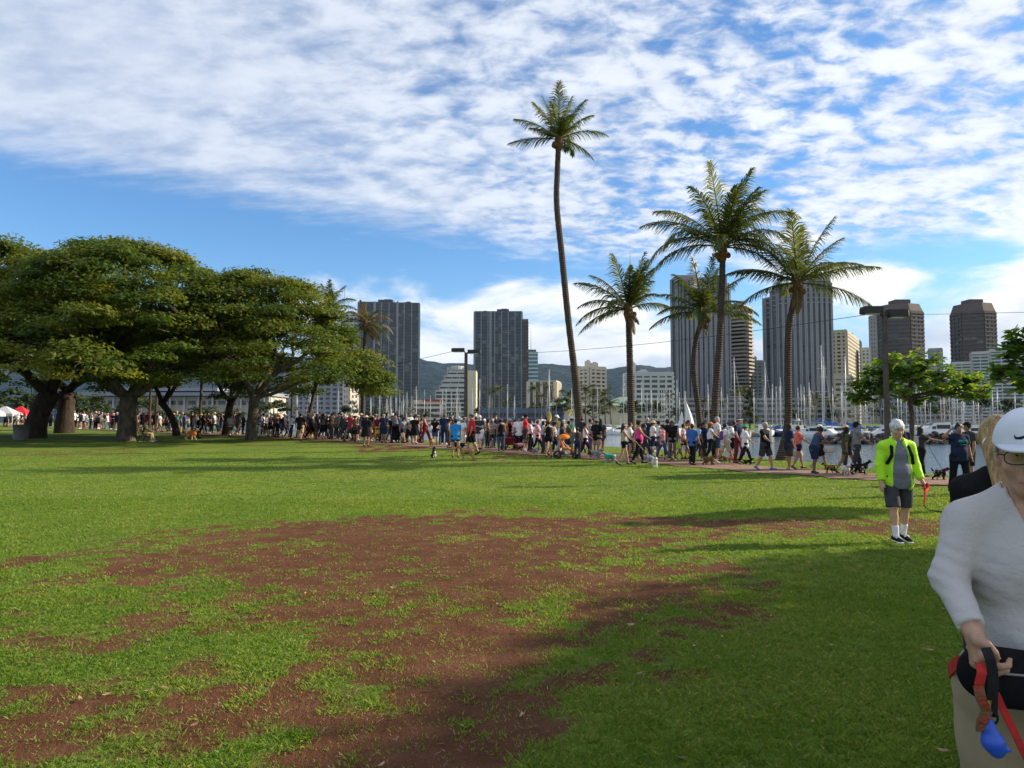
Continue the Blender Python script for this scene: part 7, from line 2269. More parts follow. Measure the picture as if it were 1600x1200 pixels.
DOGS = [
    (730, 719, 23, 'L', 'lean', 'stand', 'tan', 'large tan dog standing in front of the big man in red tee', None, 'black'),
    (718, 706, 18, 'L', 'lean', 'stand', 'black', 'black dog behind the large tan dog', None, 'charcoal'),
    (678, 715, 17, 'A', 'low', 'sit', 'bw', 'small black and white dog sitting alone on the lawn', None, 'black'),
    (675, 699, 17, 'T', 'lean', 'stand', 'tan', 'tan dog facing the camera at the feet of the hunched man', None, 'red'),
    (655, 692, 8, 'L', 'low', 'stand', 'brown', 'small brown dog beside the pink shirt at the water gap', None, 'red'),
    (584, 690, 14, 'R', 'lean', 'walk', 'tan', 'tan dog right of the long black dress', None, 'black'),
    (592, 691, 9, 'R', 'low', 'walk', 'tri', 'small dark dog in front of the yellow shorts', None, 'red'),
    (518, 683, 7, 'R', 'low', 'walk', 'white', 'small white dog low in the crowd left of the drooping palm', None, 'red'),
    (488, 683, 15, 'RT', 'fluffy', 'stand', 'gold', 'golden fluffy dog right of the man in khaki shorts', None, 'red'),
    (536, 686, 8, 'R', 'fluffy', 'walk', 'grey', 'small grey fluffy dog by the black long sleeves', None, 'blue'),
    (424, 682, 10, 'R', 'fluffy', 'walk', 'wb', 'white and brown dog right of the straight grey trunk', None, 'red'),
    (375, 680, 8, 'T', 'fluffy', 'stand', 'white', 'small white dog at the left side of the straight grey trunk', None, 'red'),
    (299, 687, 17, 'R', 'fluffy', 'walk', 'gold', 'golden dog in an orange vest beside the striding person', 'orange', 'orange'),
    (767, 700, 15, 'R', 'fluffy', 'sit', 'grey', 'grey and white dog sitting by the brown tank pair', None, 'red'),
    (812, 705, 16, 'R', 'lean', 'walk', 'brown', 'brown dog with a pink cover below the tall man in white', 'pink', 'pink'),
    (827, 705, 10, 'L', 'low', 'walk', 'wb', 'white and dark dog below the pale pink tee', None, 'red'),
    (837, 709, 11, 'RT', 'curly', 'stand', 'grey', 'small curly grey dog in front of the salmon pink tee', None, 'blue'),
    (931, 716, 15, 'R', 'curly', 'walk', 'grey', 'curly grey and white dog at the feet of the heavy man in khaki shorts', None, 'red'),
    (953, 723, 17, 'L', 'fluffy', 'walk', 'grey', 'grey dog in a bright green sweater on the lawn edge', 'green', 'green'),
    (1022, 730, 16, 'T', 'curly', 'walk', 'white', 'fluffy white dog trotting towards the camera in front of the magenta top', None, 'red'),
    (1012, 722, 13, 'R', 'curly', 'walk', 'grey', 'small pale grey dog behind the fluffy white dog', 'light blue', 'blue'),
    (1017, 712, 13, 'R', 'fluffy', 'walk', 'wb', 'brown and white dog behind the pink top with denim leggings', None, 'red'),
    (1043, 719, 11, 'R', 'low', 'walk', 'gold', 'small golden dog beside the denim leggings', None, 'red'),
    (1107, 727, 17, 'R', 'fluffy', 'walk', 'brown', 'wiry dark brown dog below the auburn haired woman', None, 'black'),
    (1135, 724, 15, 'R', 'lean', 'walk', 'brown', 'brown dog in a pink vest below the purple backpack', 'pink', 'pink'),
    (1167, 726, 13, 'R', 'low', 'walk', 'black', 'small black dog trotting right beside the green cap', None, 'black'),
    (1294, 740, 17, 'L', 'lean', 'walk', 'calico', 'mottled black and tan dog behind the leaning woman', None, 'red'),
    (1319, 743, 19, 'T', 'fluffy', 'walk', 'wb', 'fluffy white and brown dog in front of the olive top', None, 'red'),
    (1343, 742, 23, 'R', 'lean', 'walk', 'bw', 'black and white dog striding right left of the neon jacket', None, 'black'),
    (1466, 750, 20, 'R', 'fluffy', 'walk', 'tri', 'shaggy black and tan dog on the path right of the neon jacket', None, 'red'),
]
for d in DOGS: dog(*d)


def rope(pts, r, m_, label, cat='leash', name='leash', group=None, n=4, sag=0.06):
    P = [Vector(p) for p in pts]
    if len(P) == 2:
        a, b_ = P; P = [a.lerp(b_, t) - Vector((0, 0, sag * (a - b_).length * 4 * t * (1 - t))) for t in np.linspace(0, 1, 9)]
    b = MB(); b.tube(P, r, n)
    return tag(obj(name, b.mesh(name, True), m_), label, cat, group)


for (px, py, lb, cl, txt) in [
    (732, 690, 'large tan dog standing in front of the big man in red tee', 'light grey', 'pale leash from the big man in red down to the tan dog'),
    (989, 684, 'fluffy white dog trotting towards the camera in front of the magenta top', 'beige', 'long pale leash running down to the fluffy white dog'),
    (679, 684, 'tan dog facing the camera at the feet of the hunched man', 'light grey', 'short leash between the hunched man and his tan dog'),
    (1112, 692, 'wiry dark brown dog below the auburn haired woman', 'charcoal', 'dark leash down to the wiry brown dog'),
    (1136, 694, 'brown dog in a pink vest below the purple backpack', 'pink', 'pink leash down to the dog in the pink vest'),
    (1340, 708, 'black and white dog striding right left of the neon jacket', 'charcoal', 'dark leash down to the black and white dog'),
    (1448, 690, 'shaggy black and tan dog on the path right of the neon jacket', 'charcoal', 'thin dark leash from the outstretched arm to the shaggy dog')]:
    q = DOGLEASH[lb]
    rope([pt(px, py, q.y - .1), q], .008, cloth(cl), txt, group='leashes')

# ================================================================== prams, wagon, flags
TYRE = mat('tyre_rubber', (.02, .02, .02), .8, .1)


def stroller(px, feet, hpx, facing, cloth_c, label, k=1):
    Y = solveY(px, feet); p = ground_at(px, Y); sc_ = hpx * Y / FPX / 1.02
    t = thing('stroller', label, 'stroller', tuple(p), R(FACE[facing]), None, sc_)
    fr = MB()
    for s in (-1, 1):
        fr.tube([(s * .24, -.42, 1.0), (s * .25, -.30, .88), (s * .25, .30, .16)], .014, 5); fr.tube([(s * .25, -.38, .14), (s * .25, .0, .52)], .014, 5); fr.tube([(s * .25, -.38, .14), (s * .25, .30, .16)], .012, 5)
    fr.bar((-.24, -.42, 1.0), (.24, -.42, 1.0), .02, 6); fr.bar((-.25, -.38, .14), (.25, -.38, .14), .012, 5)
    obj('frame', fr.mesh('frame', True), mat('stroller_frame', (.22, .22, .23), .4, .1, metal=.5), t)
    for x, y, r in ((-.27, -.38, .14), (.27, -.38, .14), (-.2, .36, .10), (.2, .36, .10)):
        b = MB(); q = [(x, y + r * math.cos(a), r + r * math.sin(a)) for a in np.linspace(0, 2 * math.pi, 15)]; b.tube(q, .022, 5, False)
        for a in range(5): b.bar((x, y, r), (x, y + r * math.cos(a * 1.257), r + r * math.sin(a * 1.257)), .006, 3)
        obj('wheel', b.mesh('wheel'), TYRE, t)
    s = SDF(.024); s.add((-.16, .0, .42), (.16, .0, .42), .11, k=.03, scl=(1, 1.6, .55)); s.add((-.16, -.15, .46), (-.16, -.26, .78), .07, k=.03, scl=(1, .6, 1)); s.add((.16, -.15, .46), (.16, -.26, .78), .07, k=.03, scl=(1, .6, 1)); s.add((0, -.15, .46), (0, -.26, .78), .1, k=.03, scl=(1, .5, 1)); s.add((-.12, .3, .3), (.12, .3, .3), .08, k=.03)
    obj('seat', s.mesh('seat'), cloth(cloth_c), t)
    s = SDF(.024); s.ball((0, -.1, .82), .27, scl=(.95, 1.05, .72), cut=[((0, 0, -1), -.80)]); s.ball((0, .0, .74), .24, scl=(.95, 1.05, .8), op='s')
    obj('canopy', s.mesh('canopy'), cloth(cloth_c if k else 'charcoal'), t)
    s = SDF(.024); s.add((-.13, -.2, .22), (.13, -.2, .22), .10, k=.02, scl=(1, 1.4, .8)); obj('basket', s.mesh('basket'), cloth('charcoal'), t)


stroller(885, 716, 38, 'R', 'orange', 'orange stroller with dark frame pushed by the man in olive tee')
stroller(619, 692, 30, 'T', 'black', 'black stroller in the crowd between the two dark tees', 0)
Y = solveY(797, 703); p = ground_at(797, Y)
t = thing('wagon', 'dark red fabric wagon between the denim leggings and the tall man in white', 'wagon', tuple(p), R(-80))
b = MB(); b.loft([[(-.28, -.42, .26), (.28, -.42, .26), (.28, .42, .26), (-.28, .42, .26)], [(-.32, -.48, .62), (.32, -.48, .62), (.32, .48, .62), (-.32, .48, .62)]]); obj('tub', b, cloth('maroon'), t)
for x in (-.28, .28):
    for y in (-.34, .34):
        b = MB(); b.lathe([(.05, -.03), (.13, -.03), (.13, .03), (.05, .03)], 12); o = obj('wheel', b, TYRE, t, (x, y, .13)); o.rotation_euler = (0, R(90), 0)
b = MB(); b.tube([(0, .45, .3), (0, .75, .65), (0, .8, .95)], .014, 5); obj('handle', b, mat('stroller_frame', (.22, .22, .23)), t)


def flag(px, py0, py1, Y, c, label, tri):
    p = ground_at(px, Y); zt = pt(px, py0, Y).z; s = Y / FPX
    t = thing('flag', label, 'flag', tuple(p))
    b = MB(); b.bar((0, 0, 0), (0, 0, zt - p.z), .02, 5); obj('pole', b, ALU, t)
    V = []; F = []; h = (py1 - py0) * s; w = 7 * s
    n = 7
    for i in range(n + 1):
        for j in range(4):
            u = i / n; ww = w * (math.sin(math.pi * min(1, u * .8 + .15)) if not tri else (1 - u)) * (1 if tri else .8)
            V.append((ww * j / 3, .06 * math.sin(j * 1.4 + u * 3), zt - p.z - u * h))
    for i in range(n):
        for j in range(3): F.append((i * 4 + j, i * 4 + j + 1, (i + 1) * 4 + j + 1, (i + 1) * 4 + j))
    o = obj('cloth', npmesh('cloth', np.array(V), np.array(F), True), cloth(c), t)
    md = o.modifiers.new('thick', 'SOLIDIFY'); md.thickness = .012


flag(856, 643, 662, 36, 'yellow', 'pale yellow feather flag standing up behind the salmon pink tee', False)
flag(888, 640, 652, 36.5, 'yellow', 'small yellow pennant on a pole left of the tall thin palm', True)

# ================================================================== lamp posts and cable
POSTM = mat('lamp_post_wood', (.085, .072, .060), .8, .25, 5)
HEADM = mat('lamp_head_bronze', (.035, .030, .027), .6, .15)
LENS = mat('lamp_lens', (.55, .55, .52), .35, .05)


def lamp_post(px, ytop, Y, w, label, hw=.36, hl=.78, rz=0.0):
    p = ground_at(px, Y); p.z = max(p.z, -.4)
    H = pt(px, ytop, Y).z - p.z
    t = thing('lamp_post', label, 'lamp post', tuple(p), rz, 'double headed lamp posts')
    b = MB(); b.loft([[(x * w * k, y * w * k, z) for x, y in ((-.5, -.5), (.5, -.5), (.5, .5), (-.5, .5))] for z, k in ((-.3, 1.15), (H * .5, 1.0), (H - .12, .85))]); obj('pole', b, POSTM, t)
    for sg in (-1, 1):
        cz = H - .02 + (.06 if sg < 0 else -.04)
        b = MB(); b.bar((0, 0, H - .2), (sg * .16, 0, cz), .035, 6); obj('arm', b, HEADM, t)
        b = MB(); x0, x1 = sg * .10, sg * (.10 + hl)
        b.loft([[(x0, -hw / 2, cz - .11), (x0, hw / 2, cz - .11), (x0, hw / 2 * .9, cz + .11), (x0, -hw / 2 * .9, cz + .11)], [(x1 * .93 + x0 * .07, -hw / 2, cz - .11), (x1 * .93 + x0 * .07, hw / 2, cz - .11), (x1 * .93 + x0 * .07, hw / 2 * .9, cz + .11), (x1 * .93 + x0 * .07, -hw / 2 * .9, cz + .11)], [(x1, -hw / 2 * .9, cz - .08), (x1, hw / 2 * .9, cz - .08), (x1, hw / 2 * .75, cz + .06), (x1, -hw / 2 * .75, cz + .06)]])
        hd = obj('lamp_head', b, HEADM, t)
        b = MB(); b.box(((x0 + x1) / 2, 0, cz - .118), (hl * .7, hw * .8, .014)); obj('lens', b, LENS, hd)
    return t


lamp_post(1385.5, 487, 21.4, .12, 'tall brown lamp post with two box heads rising behind the neon jacket', .34, .58)
lamp_post(728, 548, 44.0, .22, 'brown lamp post with two box heads between the two dark towers', .42, .80)
WIREM = mat('cable_black', (.03, .03, .035), .6, .1)
a = pt(708, 549, 44); c = pt(748, 553, 44); d = pt(1352, 492, 21.4)
rope([pt(380, 590, 62), pt(470, 586, 56), pt(550, 577, 51), pt(630, 567, 47.4), a], .014, WIREM, 'thin cable running left from the lamp post between the towers', 'cable', 'cable', 'overhead cables')
rope([c, d], .010, WIREM, 'thin sagging cable between the two lamp posts', 'cable', 'cable', 'overhead cables', sag=.012)
rope([pt(1415, 492, 21.4), pt(1600, 488, 19.5), pt(1760, 478, 17)], .006, WIREM, 'thin cable running right from the right lamp post', 'cable', 'cable', 'overhead cables')

# ================================================================== things under the spreading trees
WOODM = mat('weathered_timber', (.20, .15, .10), .85, .3, 4, .01, 20)
IRON = mat('bench_iron', (.03, .035, .03), .6, .15)
p = ground_at(230, 45.6)
t = thing('park_bench', 'slatted park bench right of the forked trunk', 'bench', tuple(p), R(-78))
for i in range(4):
    b = MB(); b.box((0, -.18 + i * .12, .44), (1.5, .095, .035)); obj('seat_slat', b, WOODM, t)
for i in range(4):
    b = MB(); b.box((0, -.27 - i * .025, .55 + i * .115), (1.5, .03, .09)); obj('back_slat', b, WOODM, t)
for x in (-.62, .62):
    b = MB(); b.tube([(x, .22, 0), (x, .2, .42), (x, -.22, .42), (x, -.37, .92)], .028, 6); b.tube([(x, -.2, .42), (x, -.34, 0)], .028, 6); obj('leg', b, IRON, t)
    b = MB(); b.tube([(x, .2, .42), (x, .22, .64), (x, -.3, .66)], .024, 6); obj('armrest', b, IRON, t)
POSES['sit'] = dict(tl=84, kl=72, tr=80, kr=80, al=22, el=40, ar=24, er=44, lean=6, hp=8)
q = p + Matrix.Rotation(R(-78), 4, 'Z') @ Vector((.1, -.08, 0))
person_at((q.x, q.y, p.z), 1.72, -78, 'sit', 'm', 1, 'long', 'olive', 'pants', 'khaki', 'short', 'brown', None, None, 'white', None, None, 'person in drab top and khaki trousers sitting on the bench', None)
p = ground_at(34, 46.5)
t = thing('trash_can', 'grey cylindrical trash can beside the massive leaning trunk', 'trash can', tuple(p))
CANM = mat('galvanised_can', (.115, .115, .11), .6, .25, 5, metal=.3)
b = MB(); b.lathe([(.40, 0), (.42, .05), (.40, .1), (.43, .5), (.41, .54), (.45, .98), (.47, 1.0), (.47, 1.04), (.41, 1.04), (.40, .6)], 20); obj('barrel', b.mesh('barrel', True), CANM, t)
b = MB(); b.lathe([(.405, .98), (.42, 1.02), (.405, 1.045), (.36, .98)], 20); obj('liner', b.mesh('liner', True), cloth('black'), t)
p = ground_at(12, 54)
t = thing('picnic_table', 'brown wooden picnic table at the left edge', 'picnic table', tuple(p), R(12))
for i in range(5):
    b = MB(); b.box((0, -.34 + i * .17, .76), (2.2, .15, .05)); obj('top_plank', b, WOODM, t)
for sg in (-1, 1):
    b = MB(); b.box((0, sg * .72, .45), (2.2, .28, .05)); obj('bench_plank', b, WOODM, t)
    b = MB(); b.bar((sg * .8, -.65, 0), (sg * .8, -.2, .73), .05, 4); b.bar((sg * .8, .65, 0), (sg * .8, .2, .73), .05, 4); b.box((sg * .8, 0, .40), (.09, 1.6, .09)); obj('leg', b, WOODM, t)


def tent(px, ytop, Y, w, c1, label):
    p = ground_at(px, Y); H = pt(px, ytop, Y).z - p.z
    t = thing('canopy_tent', label, 'tent', tuple(p), .2, 'canopy tents')
    for x in (-1, 1):
        for y in (-1, 1):
            b = MB(); b.bar((x * w / 2, y * w / 2, 0), (x * w / 2, y * w / 2, H - .9), .03, 5); obj('leg', b, ALU, t)
    b = MB(); b.loft([[(-w / 2, -w / 2, H - 1.15), (w / 2, -w / 2, H - 1.15), (w / 2, w / 2, H - 1.15), (-w / 2, w / 2, H - 1.15)], [(-w / 2, -w / 2, H - .85), (w / 2, -w / 2, H - .85), (w / 2, w / 2, H - .85), (-w / 2, w / 2, H - .85)], [(-.1, -.1, H), (.1, -.1, H), (.1, .1, H), (-.1, .1, H)]]); obj('canopy', b, cloth(c1), t)


tent(9, 635, 84, 2.6, 'light grey', 'pale canopy tent at the far left edge')
tent(33, 635, 88, 2.0, 'red', 'red canopy tent right of the pale one')
tent(-14, 635, 82, 2.6, 'light grey', 'pale canopy tent cut by the left edge')

# ================================================================== the man in the neon jacket
YJ = solveY(1399, 846); pj = ground_at(1399, YJ)
HJ = pt(1399, 661, YJ).z - pj.z
t = thing('person', 'white haired man in open neon green jacket and dark shorts walking towards the camera', 'person', tuple(pj), R(180), None, HJ / 1.765)
pose = dict(tl=-4, kl=8, tr=13, kr=6, al=6, el=22, ar=2, er=14, bl=13, br=12, hp=10)
P, g_, bd = skel(pose, 'h')
for S_, q_ in (('L', 1), ('R', -1)):
    for j_ in ('sh', 'el', 'wr', 'ha'): P[j_ + S_] = P[j_ + S_] + A3((q_ * .022, 0, -.022))
s = SDF(.0125); add_body(s, P, 1.14, False, hands=False); add_head(s, P, fine=True)


def fist(s, P, S, curl=1.0, r=.0105):
    """palm with five separate fingers hanging from the wrist, slightly curled"""
    w = P['wr' + S]; f = P['wr' + S] - P['el' + S]; f = f / np.linalg.norm(f)
    sg = 1 if S == 'R' else -1
    inn = A3((-sg, 0, 0)); inn = inn - f * (inn @ f); inn /= np.linalg.norm(inn); sd_ = np.cross(f, inn)
    if sd_[1] < 0: sd_ = -sd_
    for i, (L, o) in enumerate(((.070, .032), (.078, .011), (.072, -.010), (.056, -.030))):
        kn = w + f * (.088 - .004 * abs(i - 1)) + sd_ * o
        s.add(w + f * .01 + sd_ * o * .6, kn, .019, .0155, k=.012)
        a = kn + (f * (1 - .35 * curl) + inn * .35 * curl) * L * .5
        c = a + (f * (.8 - .75 * curl) + inn * .75 * curl) * L * .36
        e = c + (f * (.6 - 1.0 * curl) + inn * .8 * curl) * L * .26
        s.add(kn, a, r * 1.05, r, k=.006); s.add(a, c, r, r * .92, k=.004); s.add(c, e, r * .92, r * .8, k=.004)
    b0 = w + f * .025 + sd_ * .022; b1 = b0 + f * .035 + sd_ * .030 + inn * .012; b2 = b1 + f * .030 + sd_ * .006 + inn * .016
    s.add(b0, b1, .016, .0125, k=.01); s.add(b1, b2, .0125, .0095, k=.005)


fist(s, P, 'R', .45); fist(s, P, 'L', .95)
obj('body', s.mesh('body'), skinm(0), t)
s = SDF(.014); infl(s, P, 1.14, False, ('torso',), .022, -.15, 0); obj('shirt', s.mesh('shirt'), mat('tee_grey_blue', (.155, .17, .195), .9, .14, 7, .012, 16), t)
s = SDF(.014); infl(s, P, 1.15, False, ('torso',), .034, -.20, 1.9); infl(s, P, 1.0, False, ('sleeve',), .032, 0, 1.9)
s.add(P['neck'] + A3((0, -.05, .02)), P['neck'] + A3((0, .02, .045)), .085, .08, k=.03)
s.add(A3((0, .24, P['pel'][2] - .30)), A3((0, .24, P['waist'][2])), .150, .145, op='s', scl=(1, 1.6, 1)); s.add(A3((0, .24, P['waist'][2])), A3((0, .20, P['neckt'][2])), .145, .075, op='s', scl=(1, 1.6, 1))
s.add(P['neck'] + A3((0, .02, -.02)), P['neckt'] + A3((0, .03, .08)), .072, .08, op='s')


def rumple(V):
    n = fbm(V[:, 0] * 7 + V[:, 2] * 3, V[:, 2] * 5 + V[:, 1] * 6, 3, 61) - .5
    c = V.mean(0); d = V - np.array([c[0], c[1], 0]) * np.array([1, 1, 0]); d[:, 2] = 0
    d /= np.maximum(np.linalg.norm(d, axis=1, keepdims=True), 1e-3)
    return V + d * n[:, None] * .030


obj('jacket', s.mesh('jacket', rumple), mat('neon_jacket', (.50, .97, .030), .55, .07, 5, .012, 14, spec=.25, trans=.22), t)
s = SDF(.013); infl(s, P, 1.12, False, ('legs',), .016, leg=.99); obj('shorts', s.mesh('shorts'), mat('shorts_dark', (.050, .052, .055), .9, .2, 8, .01, 18), t)
for S in 'LR':
    w = P['ank' + S] - P['knee' + S]; u = w / np.linalg.norm(w); a = P['knee' + S] + w * .62
    s = SDF(.008); s.add(a, P['ank' + S], .050, .042, k=.01, cut=[(tuple(-u), float(-(u @ a)))]); obj('sock', s.mesh('sock'), cloth('white'), t)
    s = SDF(.008); h_, to = P['heel' + S], P['toe' + S]
    s.add(h_ + A3((0, 0, .012)), to, .042, .040, k=.02, scl=(1, 1, .85)); s.add(h_ + A3((0, 0, .02)), P['ank' + S] * .8 + h_ * .2, .044, .045, k=.02); sh_ = obj('shoe', s.mesh('shoe'), cloth('black'), t)
    s = SDF(.007); s.add(h_ + A3((0, -.005, -.016)), to + A3((0, .008, -.014)), .045, .043, k=.01, scl=(1, 1, .38)); obj('sole', s.mesh('sole'), cloth('white'), sh_)
    b = MB(); mid = (P['ank' + S] + to) / 2 + A3((0, .01, .025)); b.tube([tuple(mid + A3((-.034, -.01, -.012))), tuple(mid + A3((0, .0, .012))), tuple(mid + A3((.034, -.01, -.012)))], .012, 6); obj('shoe_stripe', b, cloth('white'), sh_)
s = SDF(.009); hair_sdf(s, P, 'short'); s.ball(HP(P, 0, -.01, .05), .108, scl=(.86, .98, .92), k=.02, cut=[((0, -1, 0), float(-HP(P, 0, .05, 0)[1]) + .09)])
b = MB(); b.tube([tuple(HP(P, x, .0935 - abs(x) * .35, -.070)) for x in (-.02, -.01, 0, .01, .02)], .004, 5); obj('lips', b, mat('lip', (.32, .13, .10), .5, .1), t)
for i in range(26):
    r0 = random.Random(i); a = r0.uniform(0, 6.28); e = r0.uniform(.2, 1.4)
    s.ball(HP(P, .082 * math.cos(a) * math.cos(e), -.02 + .09 * math.sin(a) * math.cos(e), .045 + .10 * math.sin(e)), .022, k=.015)
s.ball(HP(P, 0, .095, -.03), .085, scl=(.92, .72, .92), op='s', rot=hframe(P))
obj('hair', s.mesh('hair'), hairm('white'), t)
for sg in (-1, 1):
    b = MB(); b.lathe([(.001, -.004), (.006, 0), (.001, .004)], 8); o = obj('eye', b, cloth('black'), t, tuple(HP(P, sg * .031, .0945, .0125)))
    b = MB(); b.tube([tuple(HP(P, sg * .014, .098, .036)), tuple(HP(P, sg * .032, .096, .040)), tuple(HP(P, sg * .05, .084, .035))], .005, 5); obj('eyebrow', b, hairm('grey'), t)
s = SDF(.010); s.add(P['chest'] + A3((0, -.26, -.14)), P['ub'] + A3((0, -.23, -.05)), .15, .13, k=.03, scl=(1, .6, 1)); bp_ = obj('backpack', s.mesh('backpack'), cloth('black'), t)
for sg, S in ((-1, 'L'), (1, 'R')):
    s = SDF(.009); c0 = P['neck'] * .42 + P['sh' + S] * .58
    pts_ = [c0 + A3((0, -.11, .045)), c0 + A3((0, .0, .088)), P['ub'] + A3((sg * .125, .108, -.02)), P['chest'] + A3((sg * .150, .135, -.02)), P['waist'] + A3((sg * .19, .085, .06))]
    for a_, b_ in zip(pts_[:-1], pts_[1:]): s.add(a_, b_, .027, k=.012, scl=(1, .55, .8))
    obj('shoulder_strap', s.mesh('shoulder_strap'), cloth('black'), bp_)
M = Matrix.Translation(pj) @ Matrix.Rotation(math.pi, 4, 'Z') @ Matrix.Scale(HJ / 1.765, 4)
hl = M @ Vector(P['haL'])
dn = pt(1444, 791, YJ - .9)
b = MB(); b.tube([hl + Vector((.0, -.03, .03)), hl + Vector((.02, -.05, -.02)), hl.lerp(dn, .25) + Vector((.012, 0, 0)), hl.lerp(dn, .5) + Vector((.012, 0, 0)), hl.lerp(dn, .8), dn], [.016, .018, .015, .013, .011, .009], 6)
NJL = tag(obj('leash', b.mesh('leash', True), cloth('red')), 'red leash handle strap held by the man in the neon jacket', 'leash', 'leashes')
rope([dn, pt(1452, 797, YJ - 1.1), pt(1475, 800, YJ - 1.5), pt(1530, 802, YJ - 2.4)], .006, cloth('charcoal'), 'thin dark lead running right from the red leash handle', group='leashes')
b = MB(); b.tube([hl + Vector((-.03, -.01, .02)), hl + Vector((.02, -.04, .04)), hl + Vector((.05, -.02, -.02)), hl + Vector((.01, .0, -.05)), hl + Vector((-.03, -.01, .02))], .02, 6)
hd_ = obj('handle_loop', b.mesh('handle_loop', True), cloth('red')); hd_.parent = NJL

# ---- woman with raised arm and printed tee; blond woman with her back turned
Yr = 16.6
pr_ = ground_at(1496, Yr)
t = person_at(pr_, pt(1496, 663, Yr).z - pr_.z, 'T', 'raise', 'g', 2, 'tee', 'navy', 'pants', 'black', 'bun', 'black', None, None, 'black', None, None, 'woman in navy tee with teal print holding one arm up to her head', None)
P, g_, bd = skel('raise', 'g')
for i, (x, z, w, h_) in enumerate(((-.085, .03, .018, .06), (-.04, .035, .02, .05), (.005, .025, .018, .07), (.05, .03, .026, .06), (.09, .035, .02, .05), (-.03, -.05, .06, .018), (.055, -.055, .02, .02))):
    s = SDF(.006); c = P['chest'] + A3((x, .158, z)); s.ball(c, .03, scl=(w / .03, .9, h_ / .05)); obj('print', s.mesh('print'), cloth('teal'), t)
Yb = 3.45
pb = ground_at(1562, Yb)
Hb = pt(1562, 657, Yb).z - pb.z
P, g_, bd = skel(dict(tl=6, kl=6, tr=-6, kr=8, al=4, el=16, ar=6, er=30, hy=-30), 'f')
for j_, q_ in (('sh', 1), ('el', 1), ('wr', 1), ('ha', 1)):
    for S_, w_ in (('L', 1), ('R', -1)): P[j_ + S_] = P[j_ + S_] + A3((w_ * .022, 0, -.012))
t = thing('person', 'blond woman in black tee with a ponytail, her back turned, behind the white cap', 'person', tuple(pb), R(-28), None, Hb / 1.765)
s = SDF(.0125); add_body(s, P, .98, True, hands=False); add_head(s, P, fine=True); fist(s, P, 'L', .5); fist(s, P, 'R', .8); obj('body', s.mesh('body'), skinm(0), t)
s = SDF(.013); infl(s, P, .98, True, ('torso', 'sleeve'), .014, -.12, .5); obj('shirt', s.mesh('shirt', rumple), cloth('black'), t)
s = SDF(.016); infl(s, P, 1.0, True, ('legs',), .010, leg=1.94, tight=1); obj('leggings', s.mesh('leggings'), cloth('charcoal'), t)
for S in 'LR':
    s = SDF(.01); s.add(P['heel' + S] + A3((0, 0, .012)), P['toe' + S], .041, .037, k=.02, scl=(1, 1, .86)); s.add(P['heel' + S] + A3((0, 0, .01)), P['ank' + S] * .7 + P['heel' + S] * .3, .042, .043, k=.02); obj('shoe', s.mesh('shoe'), cloth('grey'), t)
def strands(V):
    n = fbm(V[:, 0] * 60 + V[:, 1] * 60, V[:, 2] * 9, 3, 71) - .5
    c = A3(HP(P, 0, 0, 0)); d = V - c; d /= np.linalg.norm(d, axis=1, keepdims=True)
    return V + d * n[:, None] * .012
s = SDF(.007); hair_sdf(s, P, 'short'); a = HP(P, 0, -.105, -.01); s.ball(a, .028, k=.02); s.add(a + A3((0, -.015, -.02)), P['ub'] + A3((-.03, -.115, -.02)), .036, .016, k=.02)
obj('hair', s.mesh('hair', strands), hairm('blond'), t)
b = MB(); b.tube([tuple(a + A3((.030 * math.cos(w), -.005, .030 * math.sin(w) + .005))) for w in np.linspace(0, 6.28, 12)], .005, 5); obj('hair_tie', b, cloth('white'), t)

# ================================================================== the man in the white cap, close to the camera
YC = 2.16
Xc = Xp(1599, YC)
RZC = 161.0
pc = Vector((Xc, YC, gzf(Xc, YC)))
SC = .968
t = thing('person', 'nearest man in white cap, glasses and off-white V-neck shirt at the right edge', 'person', tuple(pc), R(RZC), None, SC)


def loc(p):
    dx_, dy_ = (p.x - pc.x) / SC, (p.y - pc.y) / SC; ca, sa = math.cos(R(RZC)), math.sin(R(RZC))
    return A3((dx_ * ca + dy_ * sa, -dx_ * sa + dy_ * ca, (p.z - pc.z) / SC))

def lpx(px, py, Y): return loc(pt(px, py, Y))


P, g_, bd = skel(dict(tl=4, kl=4, tr=-2, kr=3, al=12, el=50, ar=4, er=30, bl=14, br=12, hp=5, hy=-14, inw=.2), 'm')
for j_, q_ in (('shL', 1), ('shR', -1)): P[j_] = P[j_] + A3((q_ * (.012 if q_ > 0 else .046), 0, .012))
P['neck'] = P['neck'] + A3((0, 0, .024)); P['ub'] = P['ub'] + A3((0, 0, .02))
P['elR'] = lpx(1482, 902, 2.17); P['wrR'] = lpx(1521, 986, 2.01)
Wd = lambda px, py, Y: lpx(px, py, Y)
s = SDF(.0072)
add_body(s, P, 1.0, False, hands=False); add_head(s, P, fine=True)
s.add(P['neck'] + A3((.028, .045, -.03)), HP(P, .06, -.01, -.05), .014, .012, k=.025); s.add(P['neck'] + A3((-.028, .045, -.03)), HP(P, -.06, -.01, -.05), .014, .012, k=.025)
s.ball(P['neckt'] + A3((0, .048, -.02)), .013, k=.02)
K = [Wd(1538, 1027, 1.945), Wd(1531, 1034, 1.965), Wd(1527, 1038, 1.985), Wd(1524, 1037, 2.005)]
for i, kn in enumerate(K):
    s.add(P['wrR'] + A3((0, 0, -.008)), kn, .018, .0145, k=.012)
    L = (.95, 1.05, 1.0, .8)[i]
    p1 = kn + A3((-.036, .006, -.022)) * L; p2 = p1 + A3((-.024, -.010, .004)) * L; p3 = p2 + A3((-.008, -.016, .012)) * L
    s.ball(kn + A3((.002, .004, .004)), .0135, k=.006)
    s.add(kn, p1, .0118, .0102, k=.005); s.add(p1, p2, .0102, .0092, k=.003); s.add(p2, p3, .0092, .0078, k=.003)
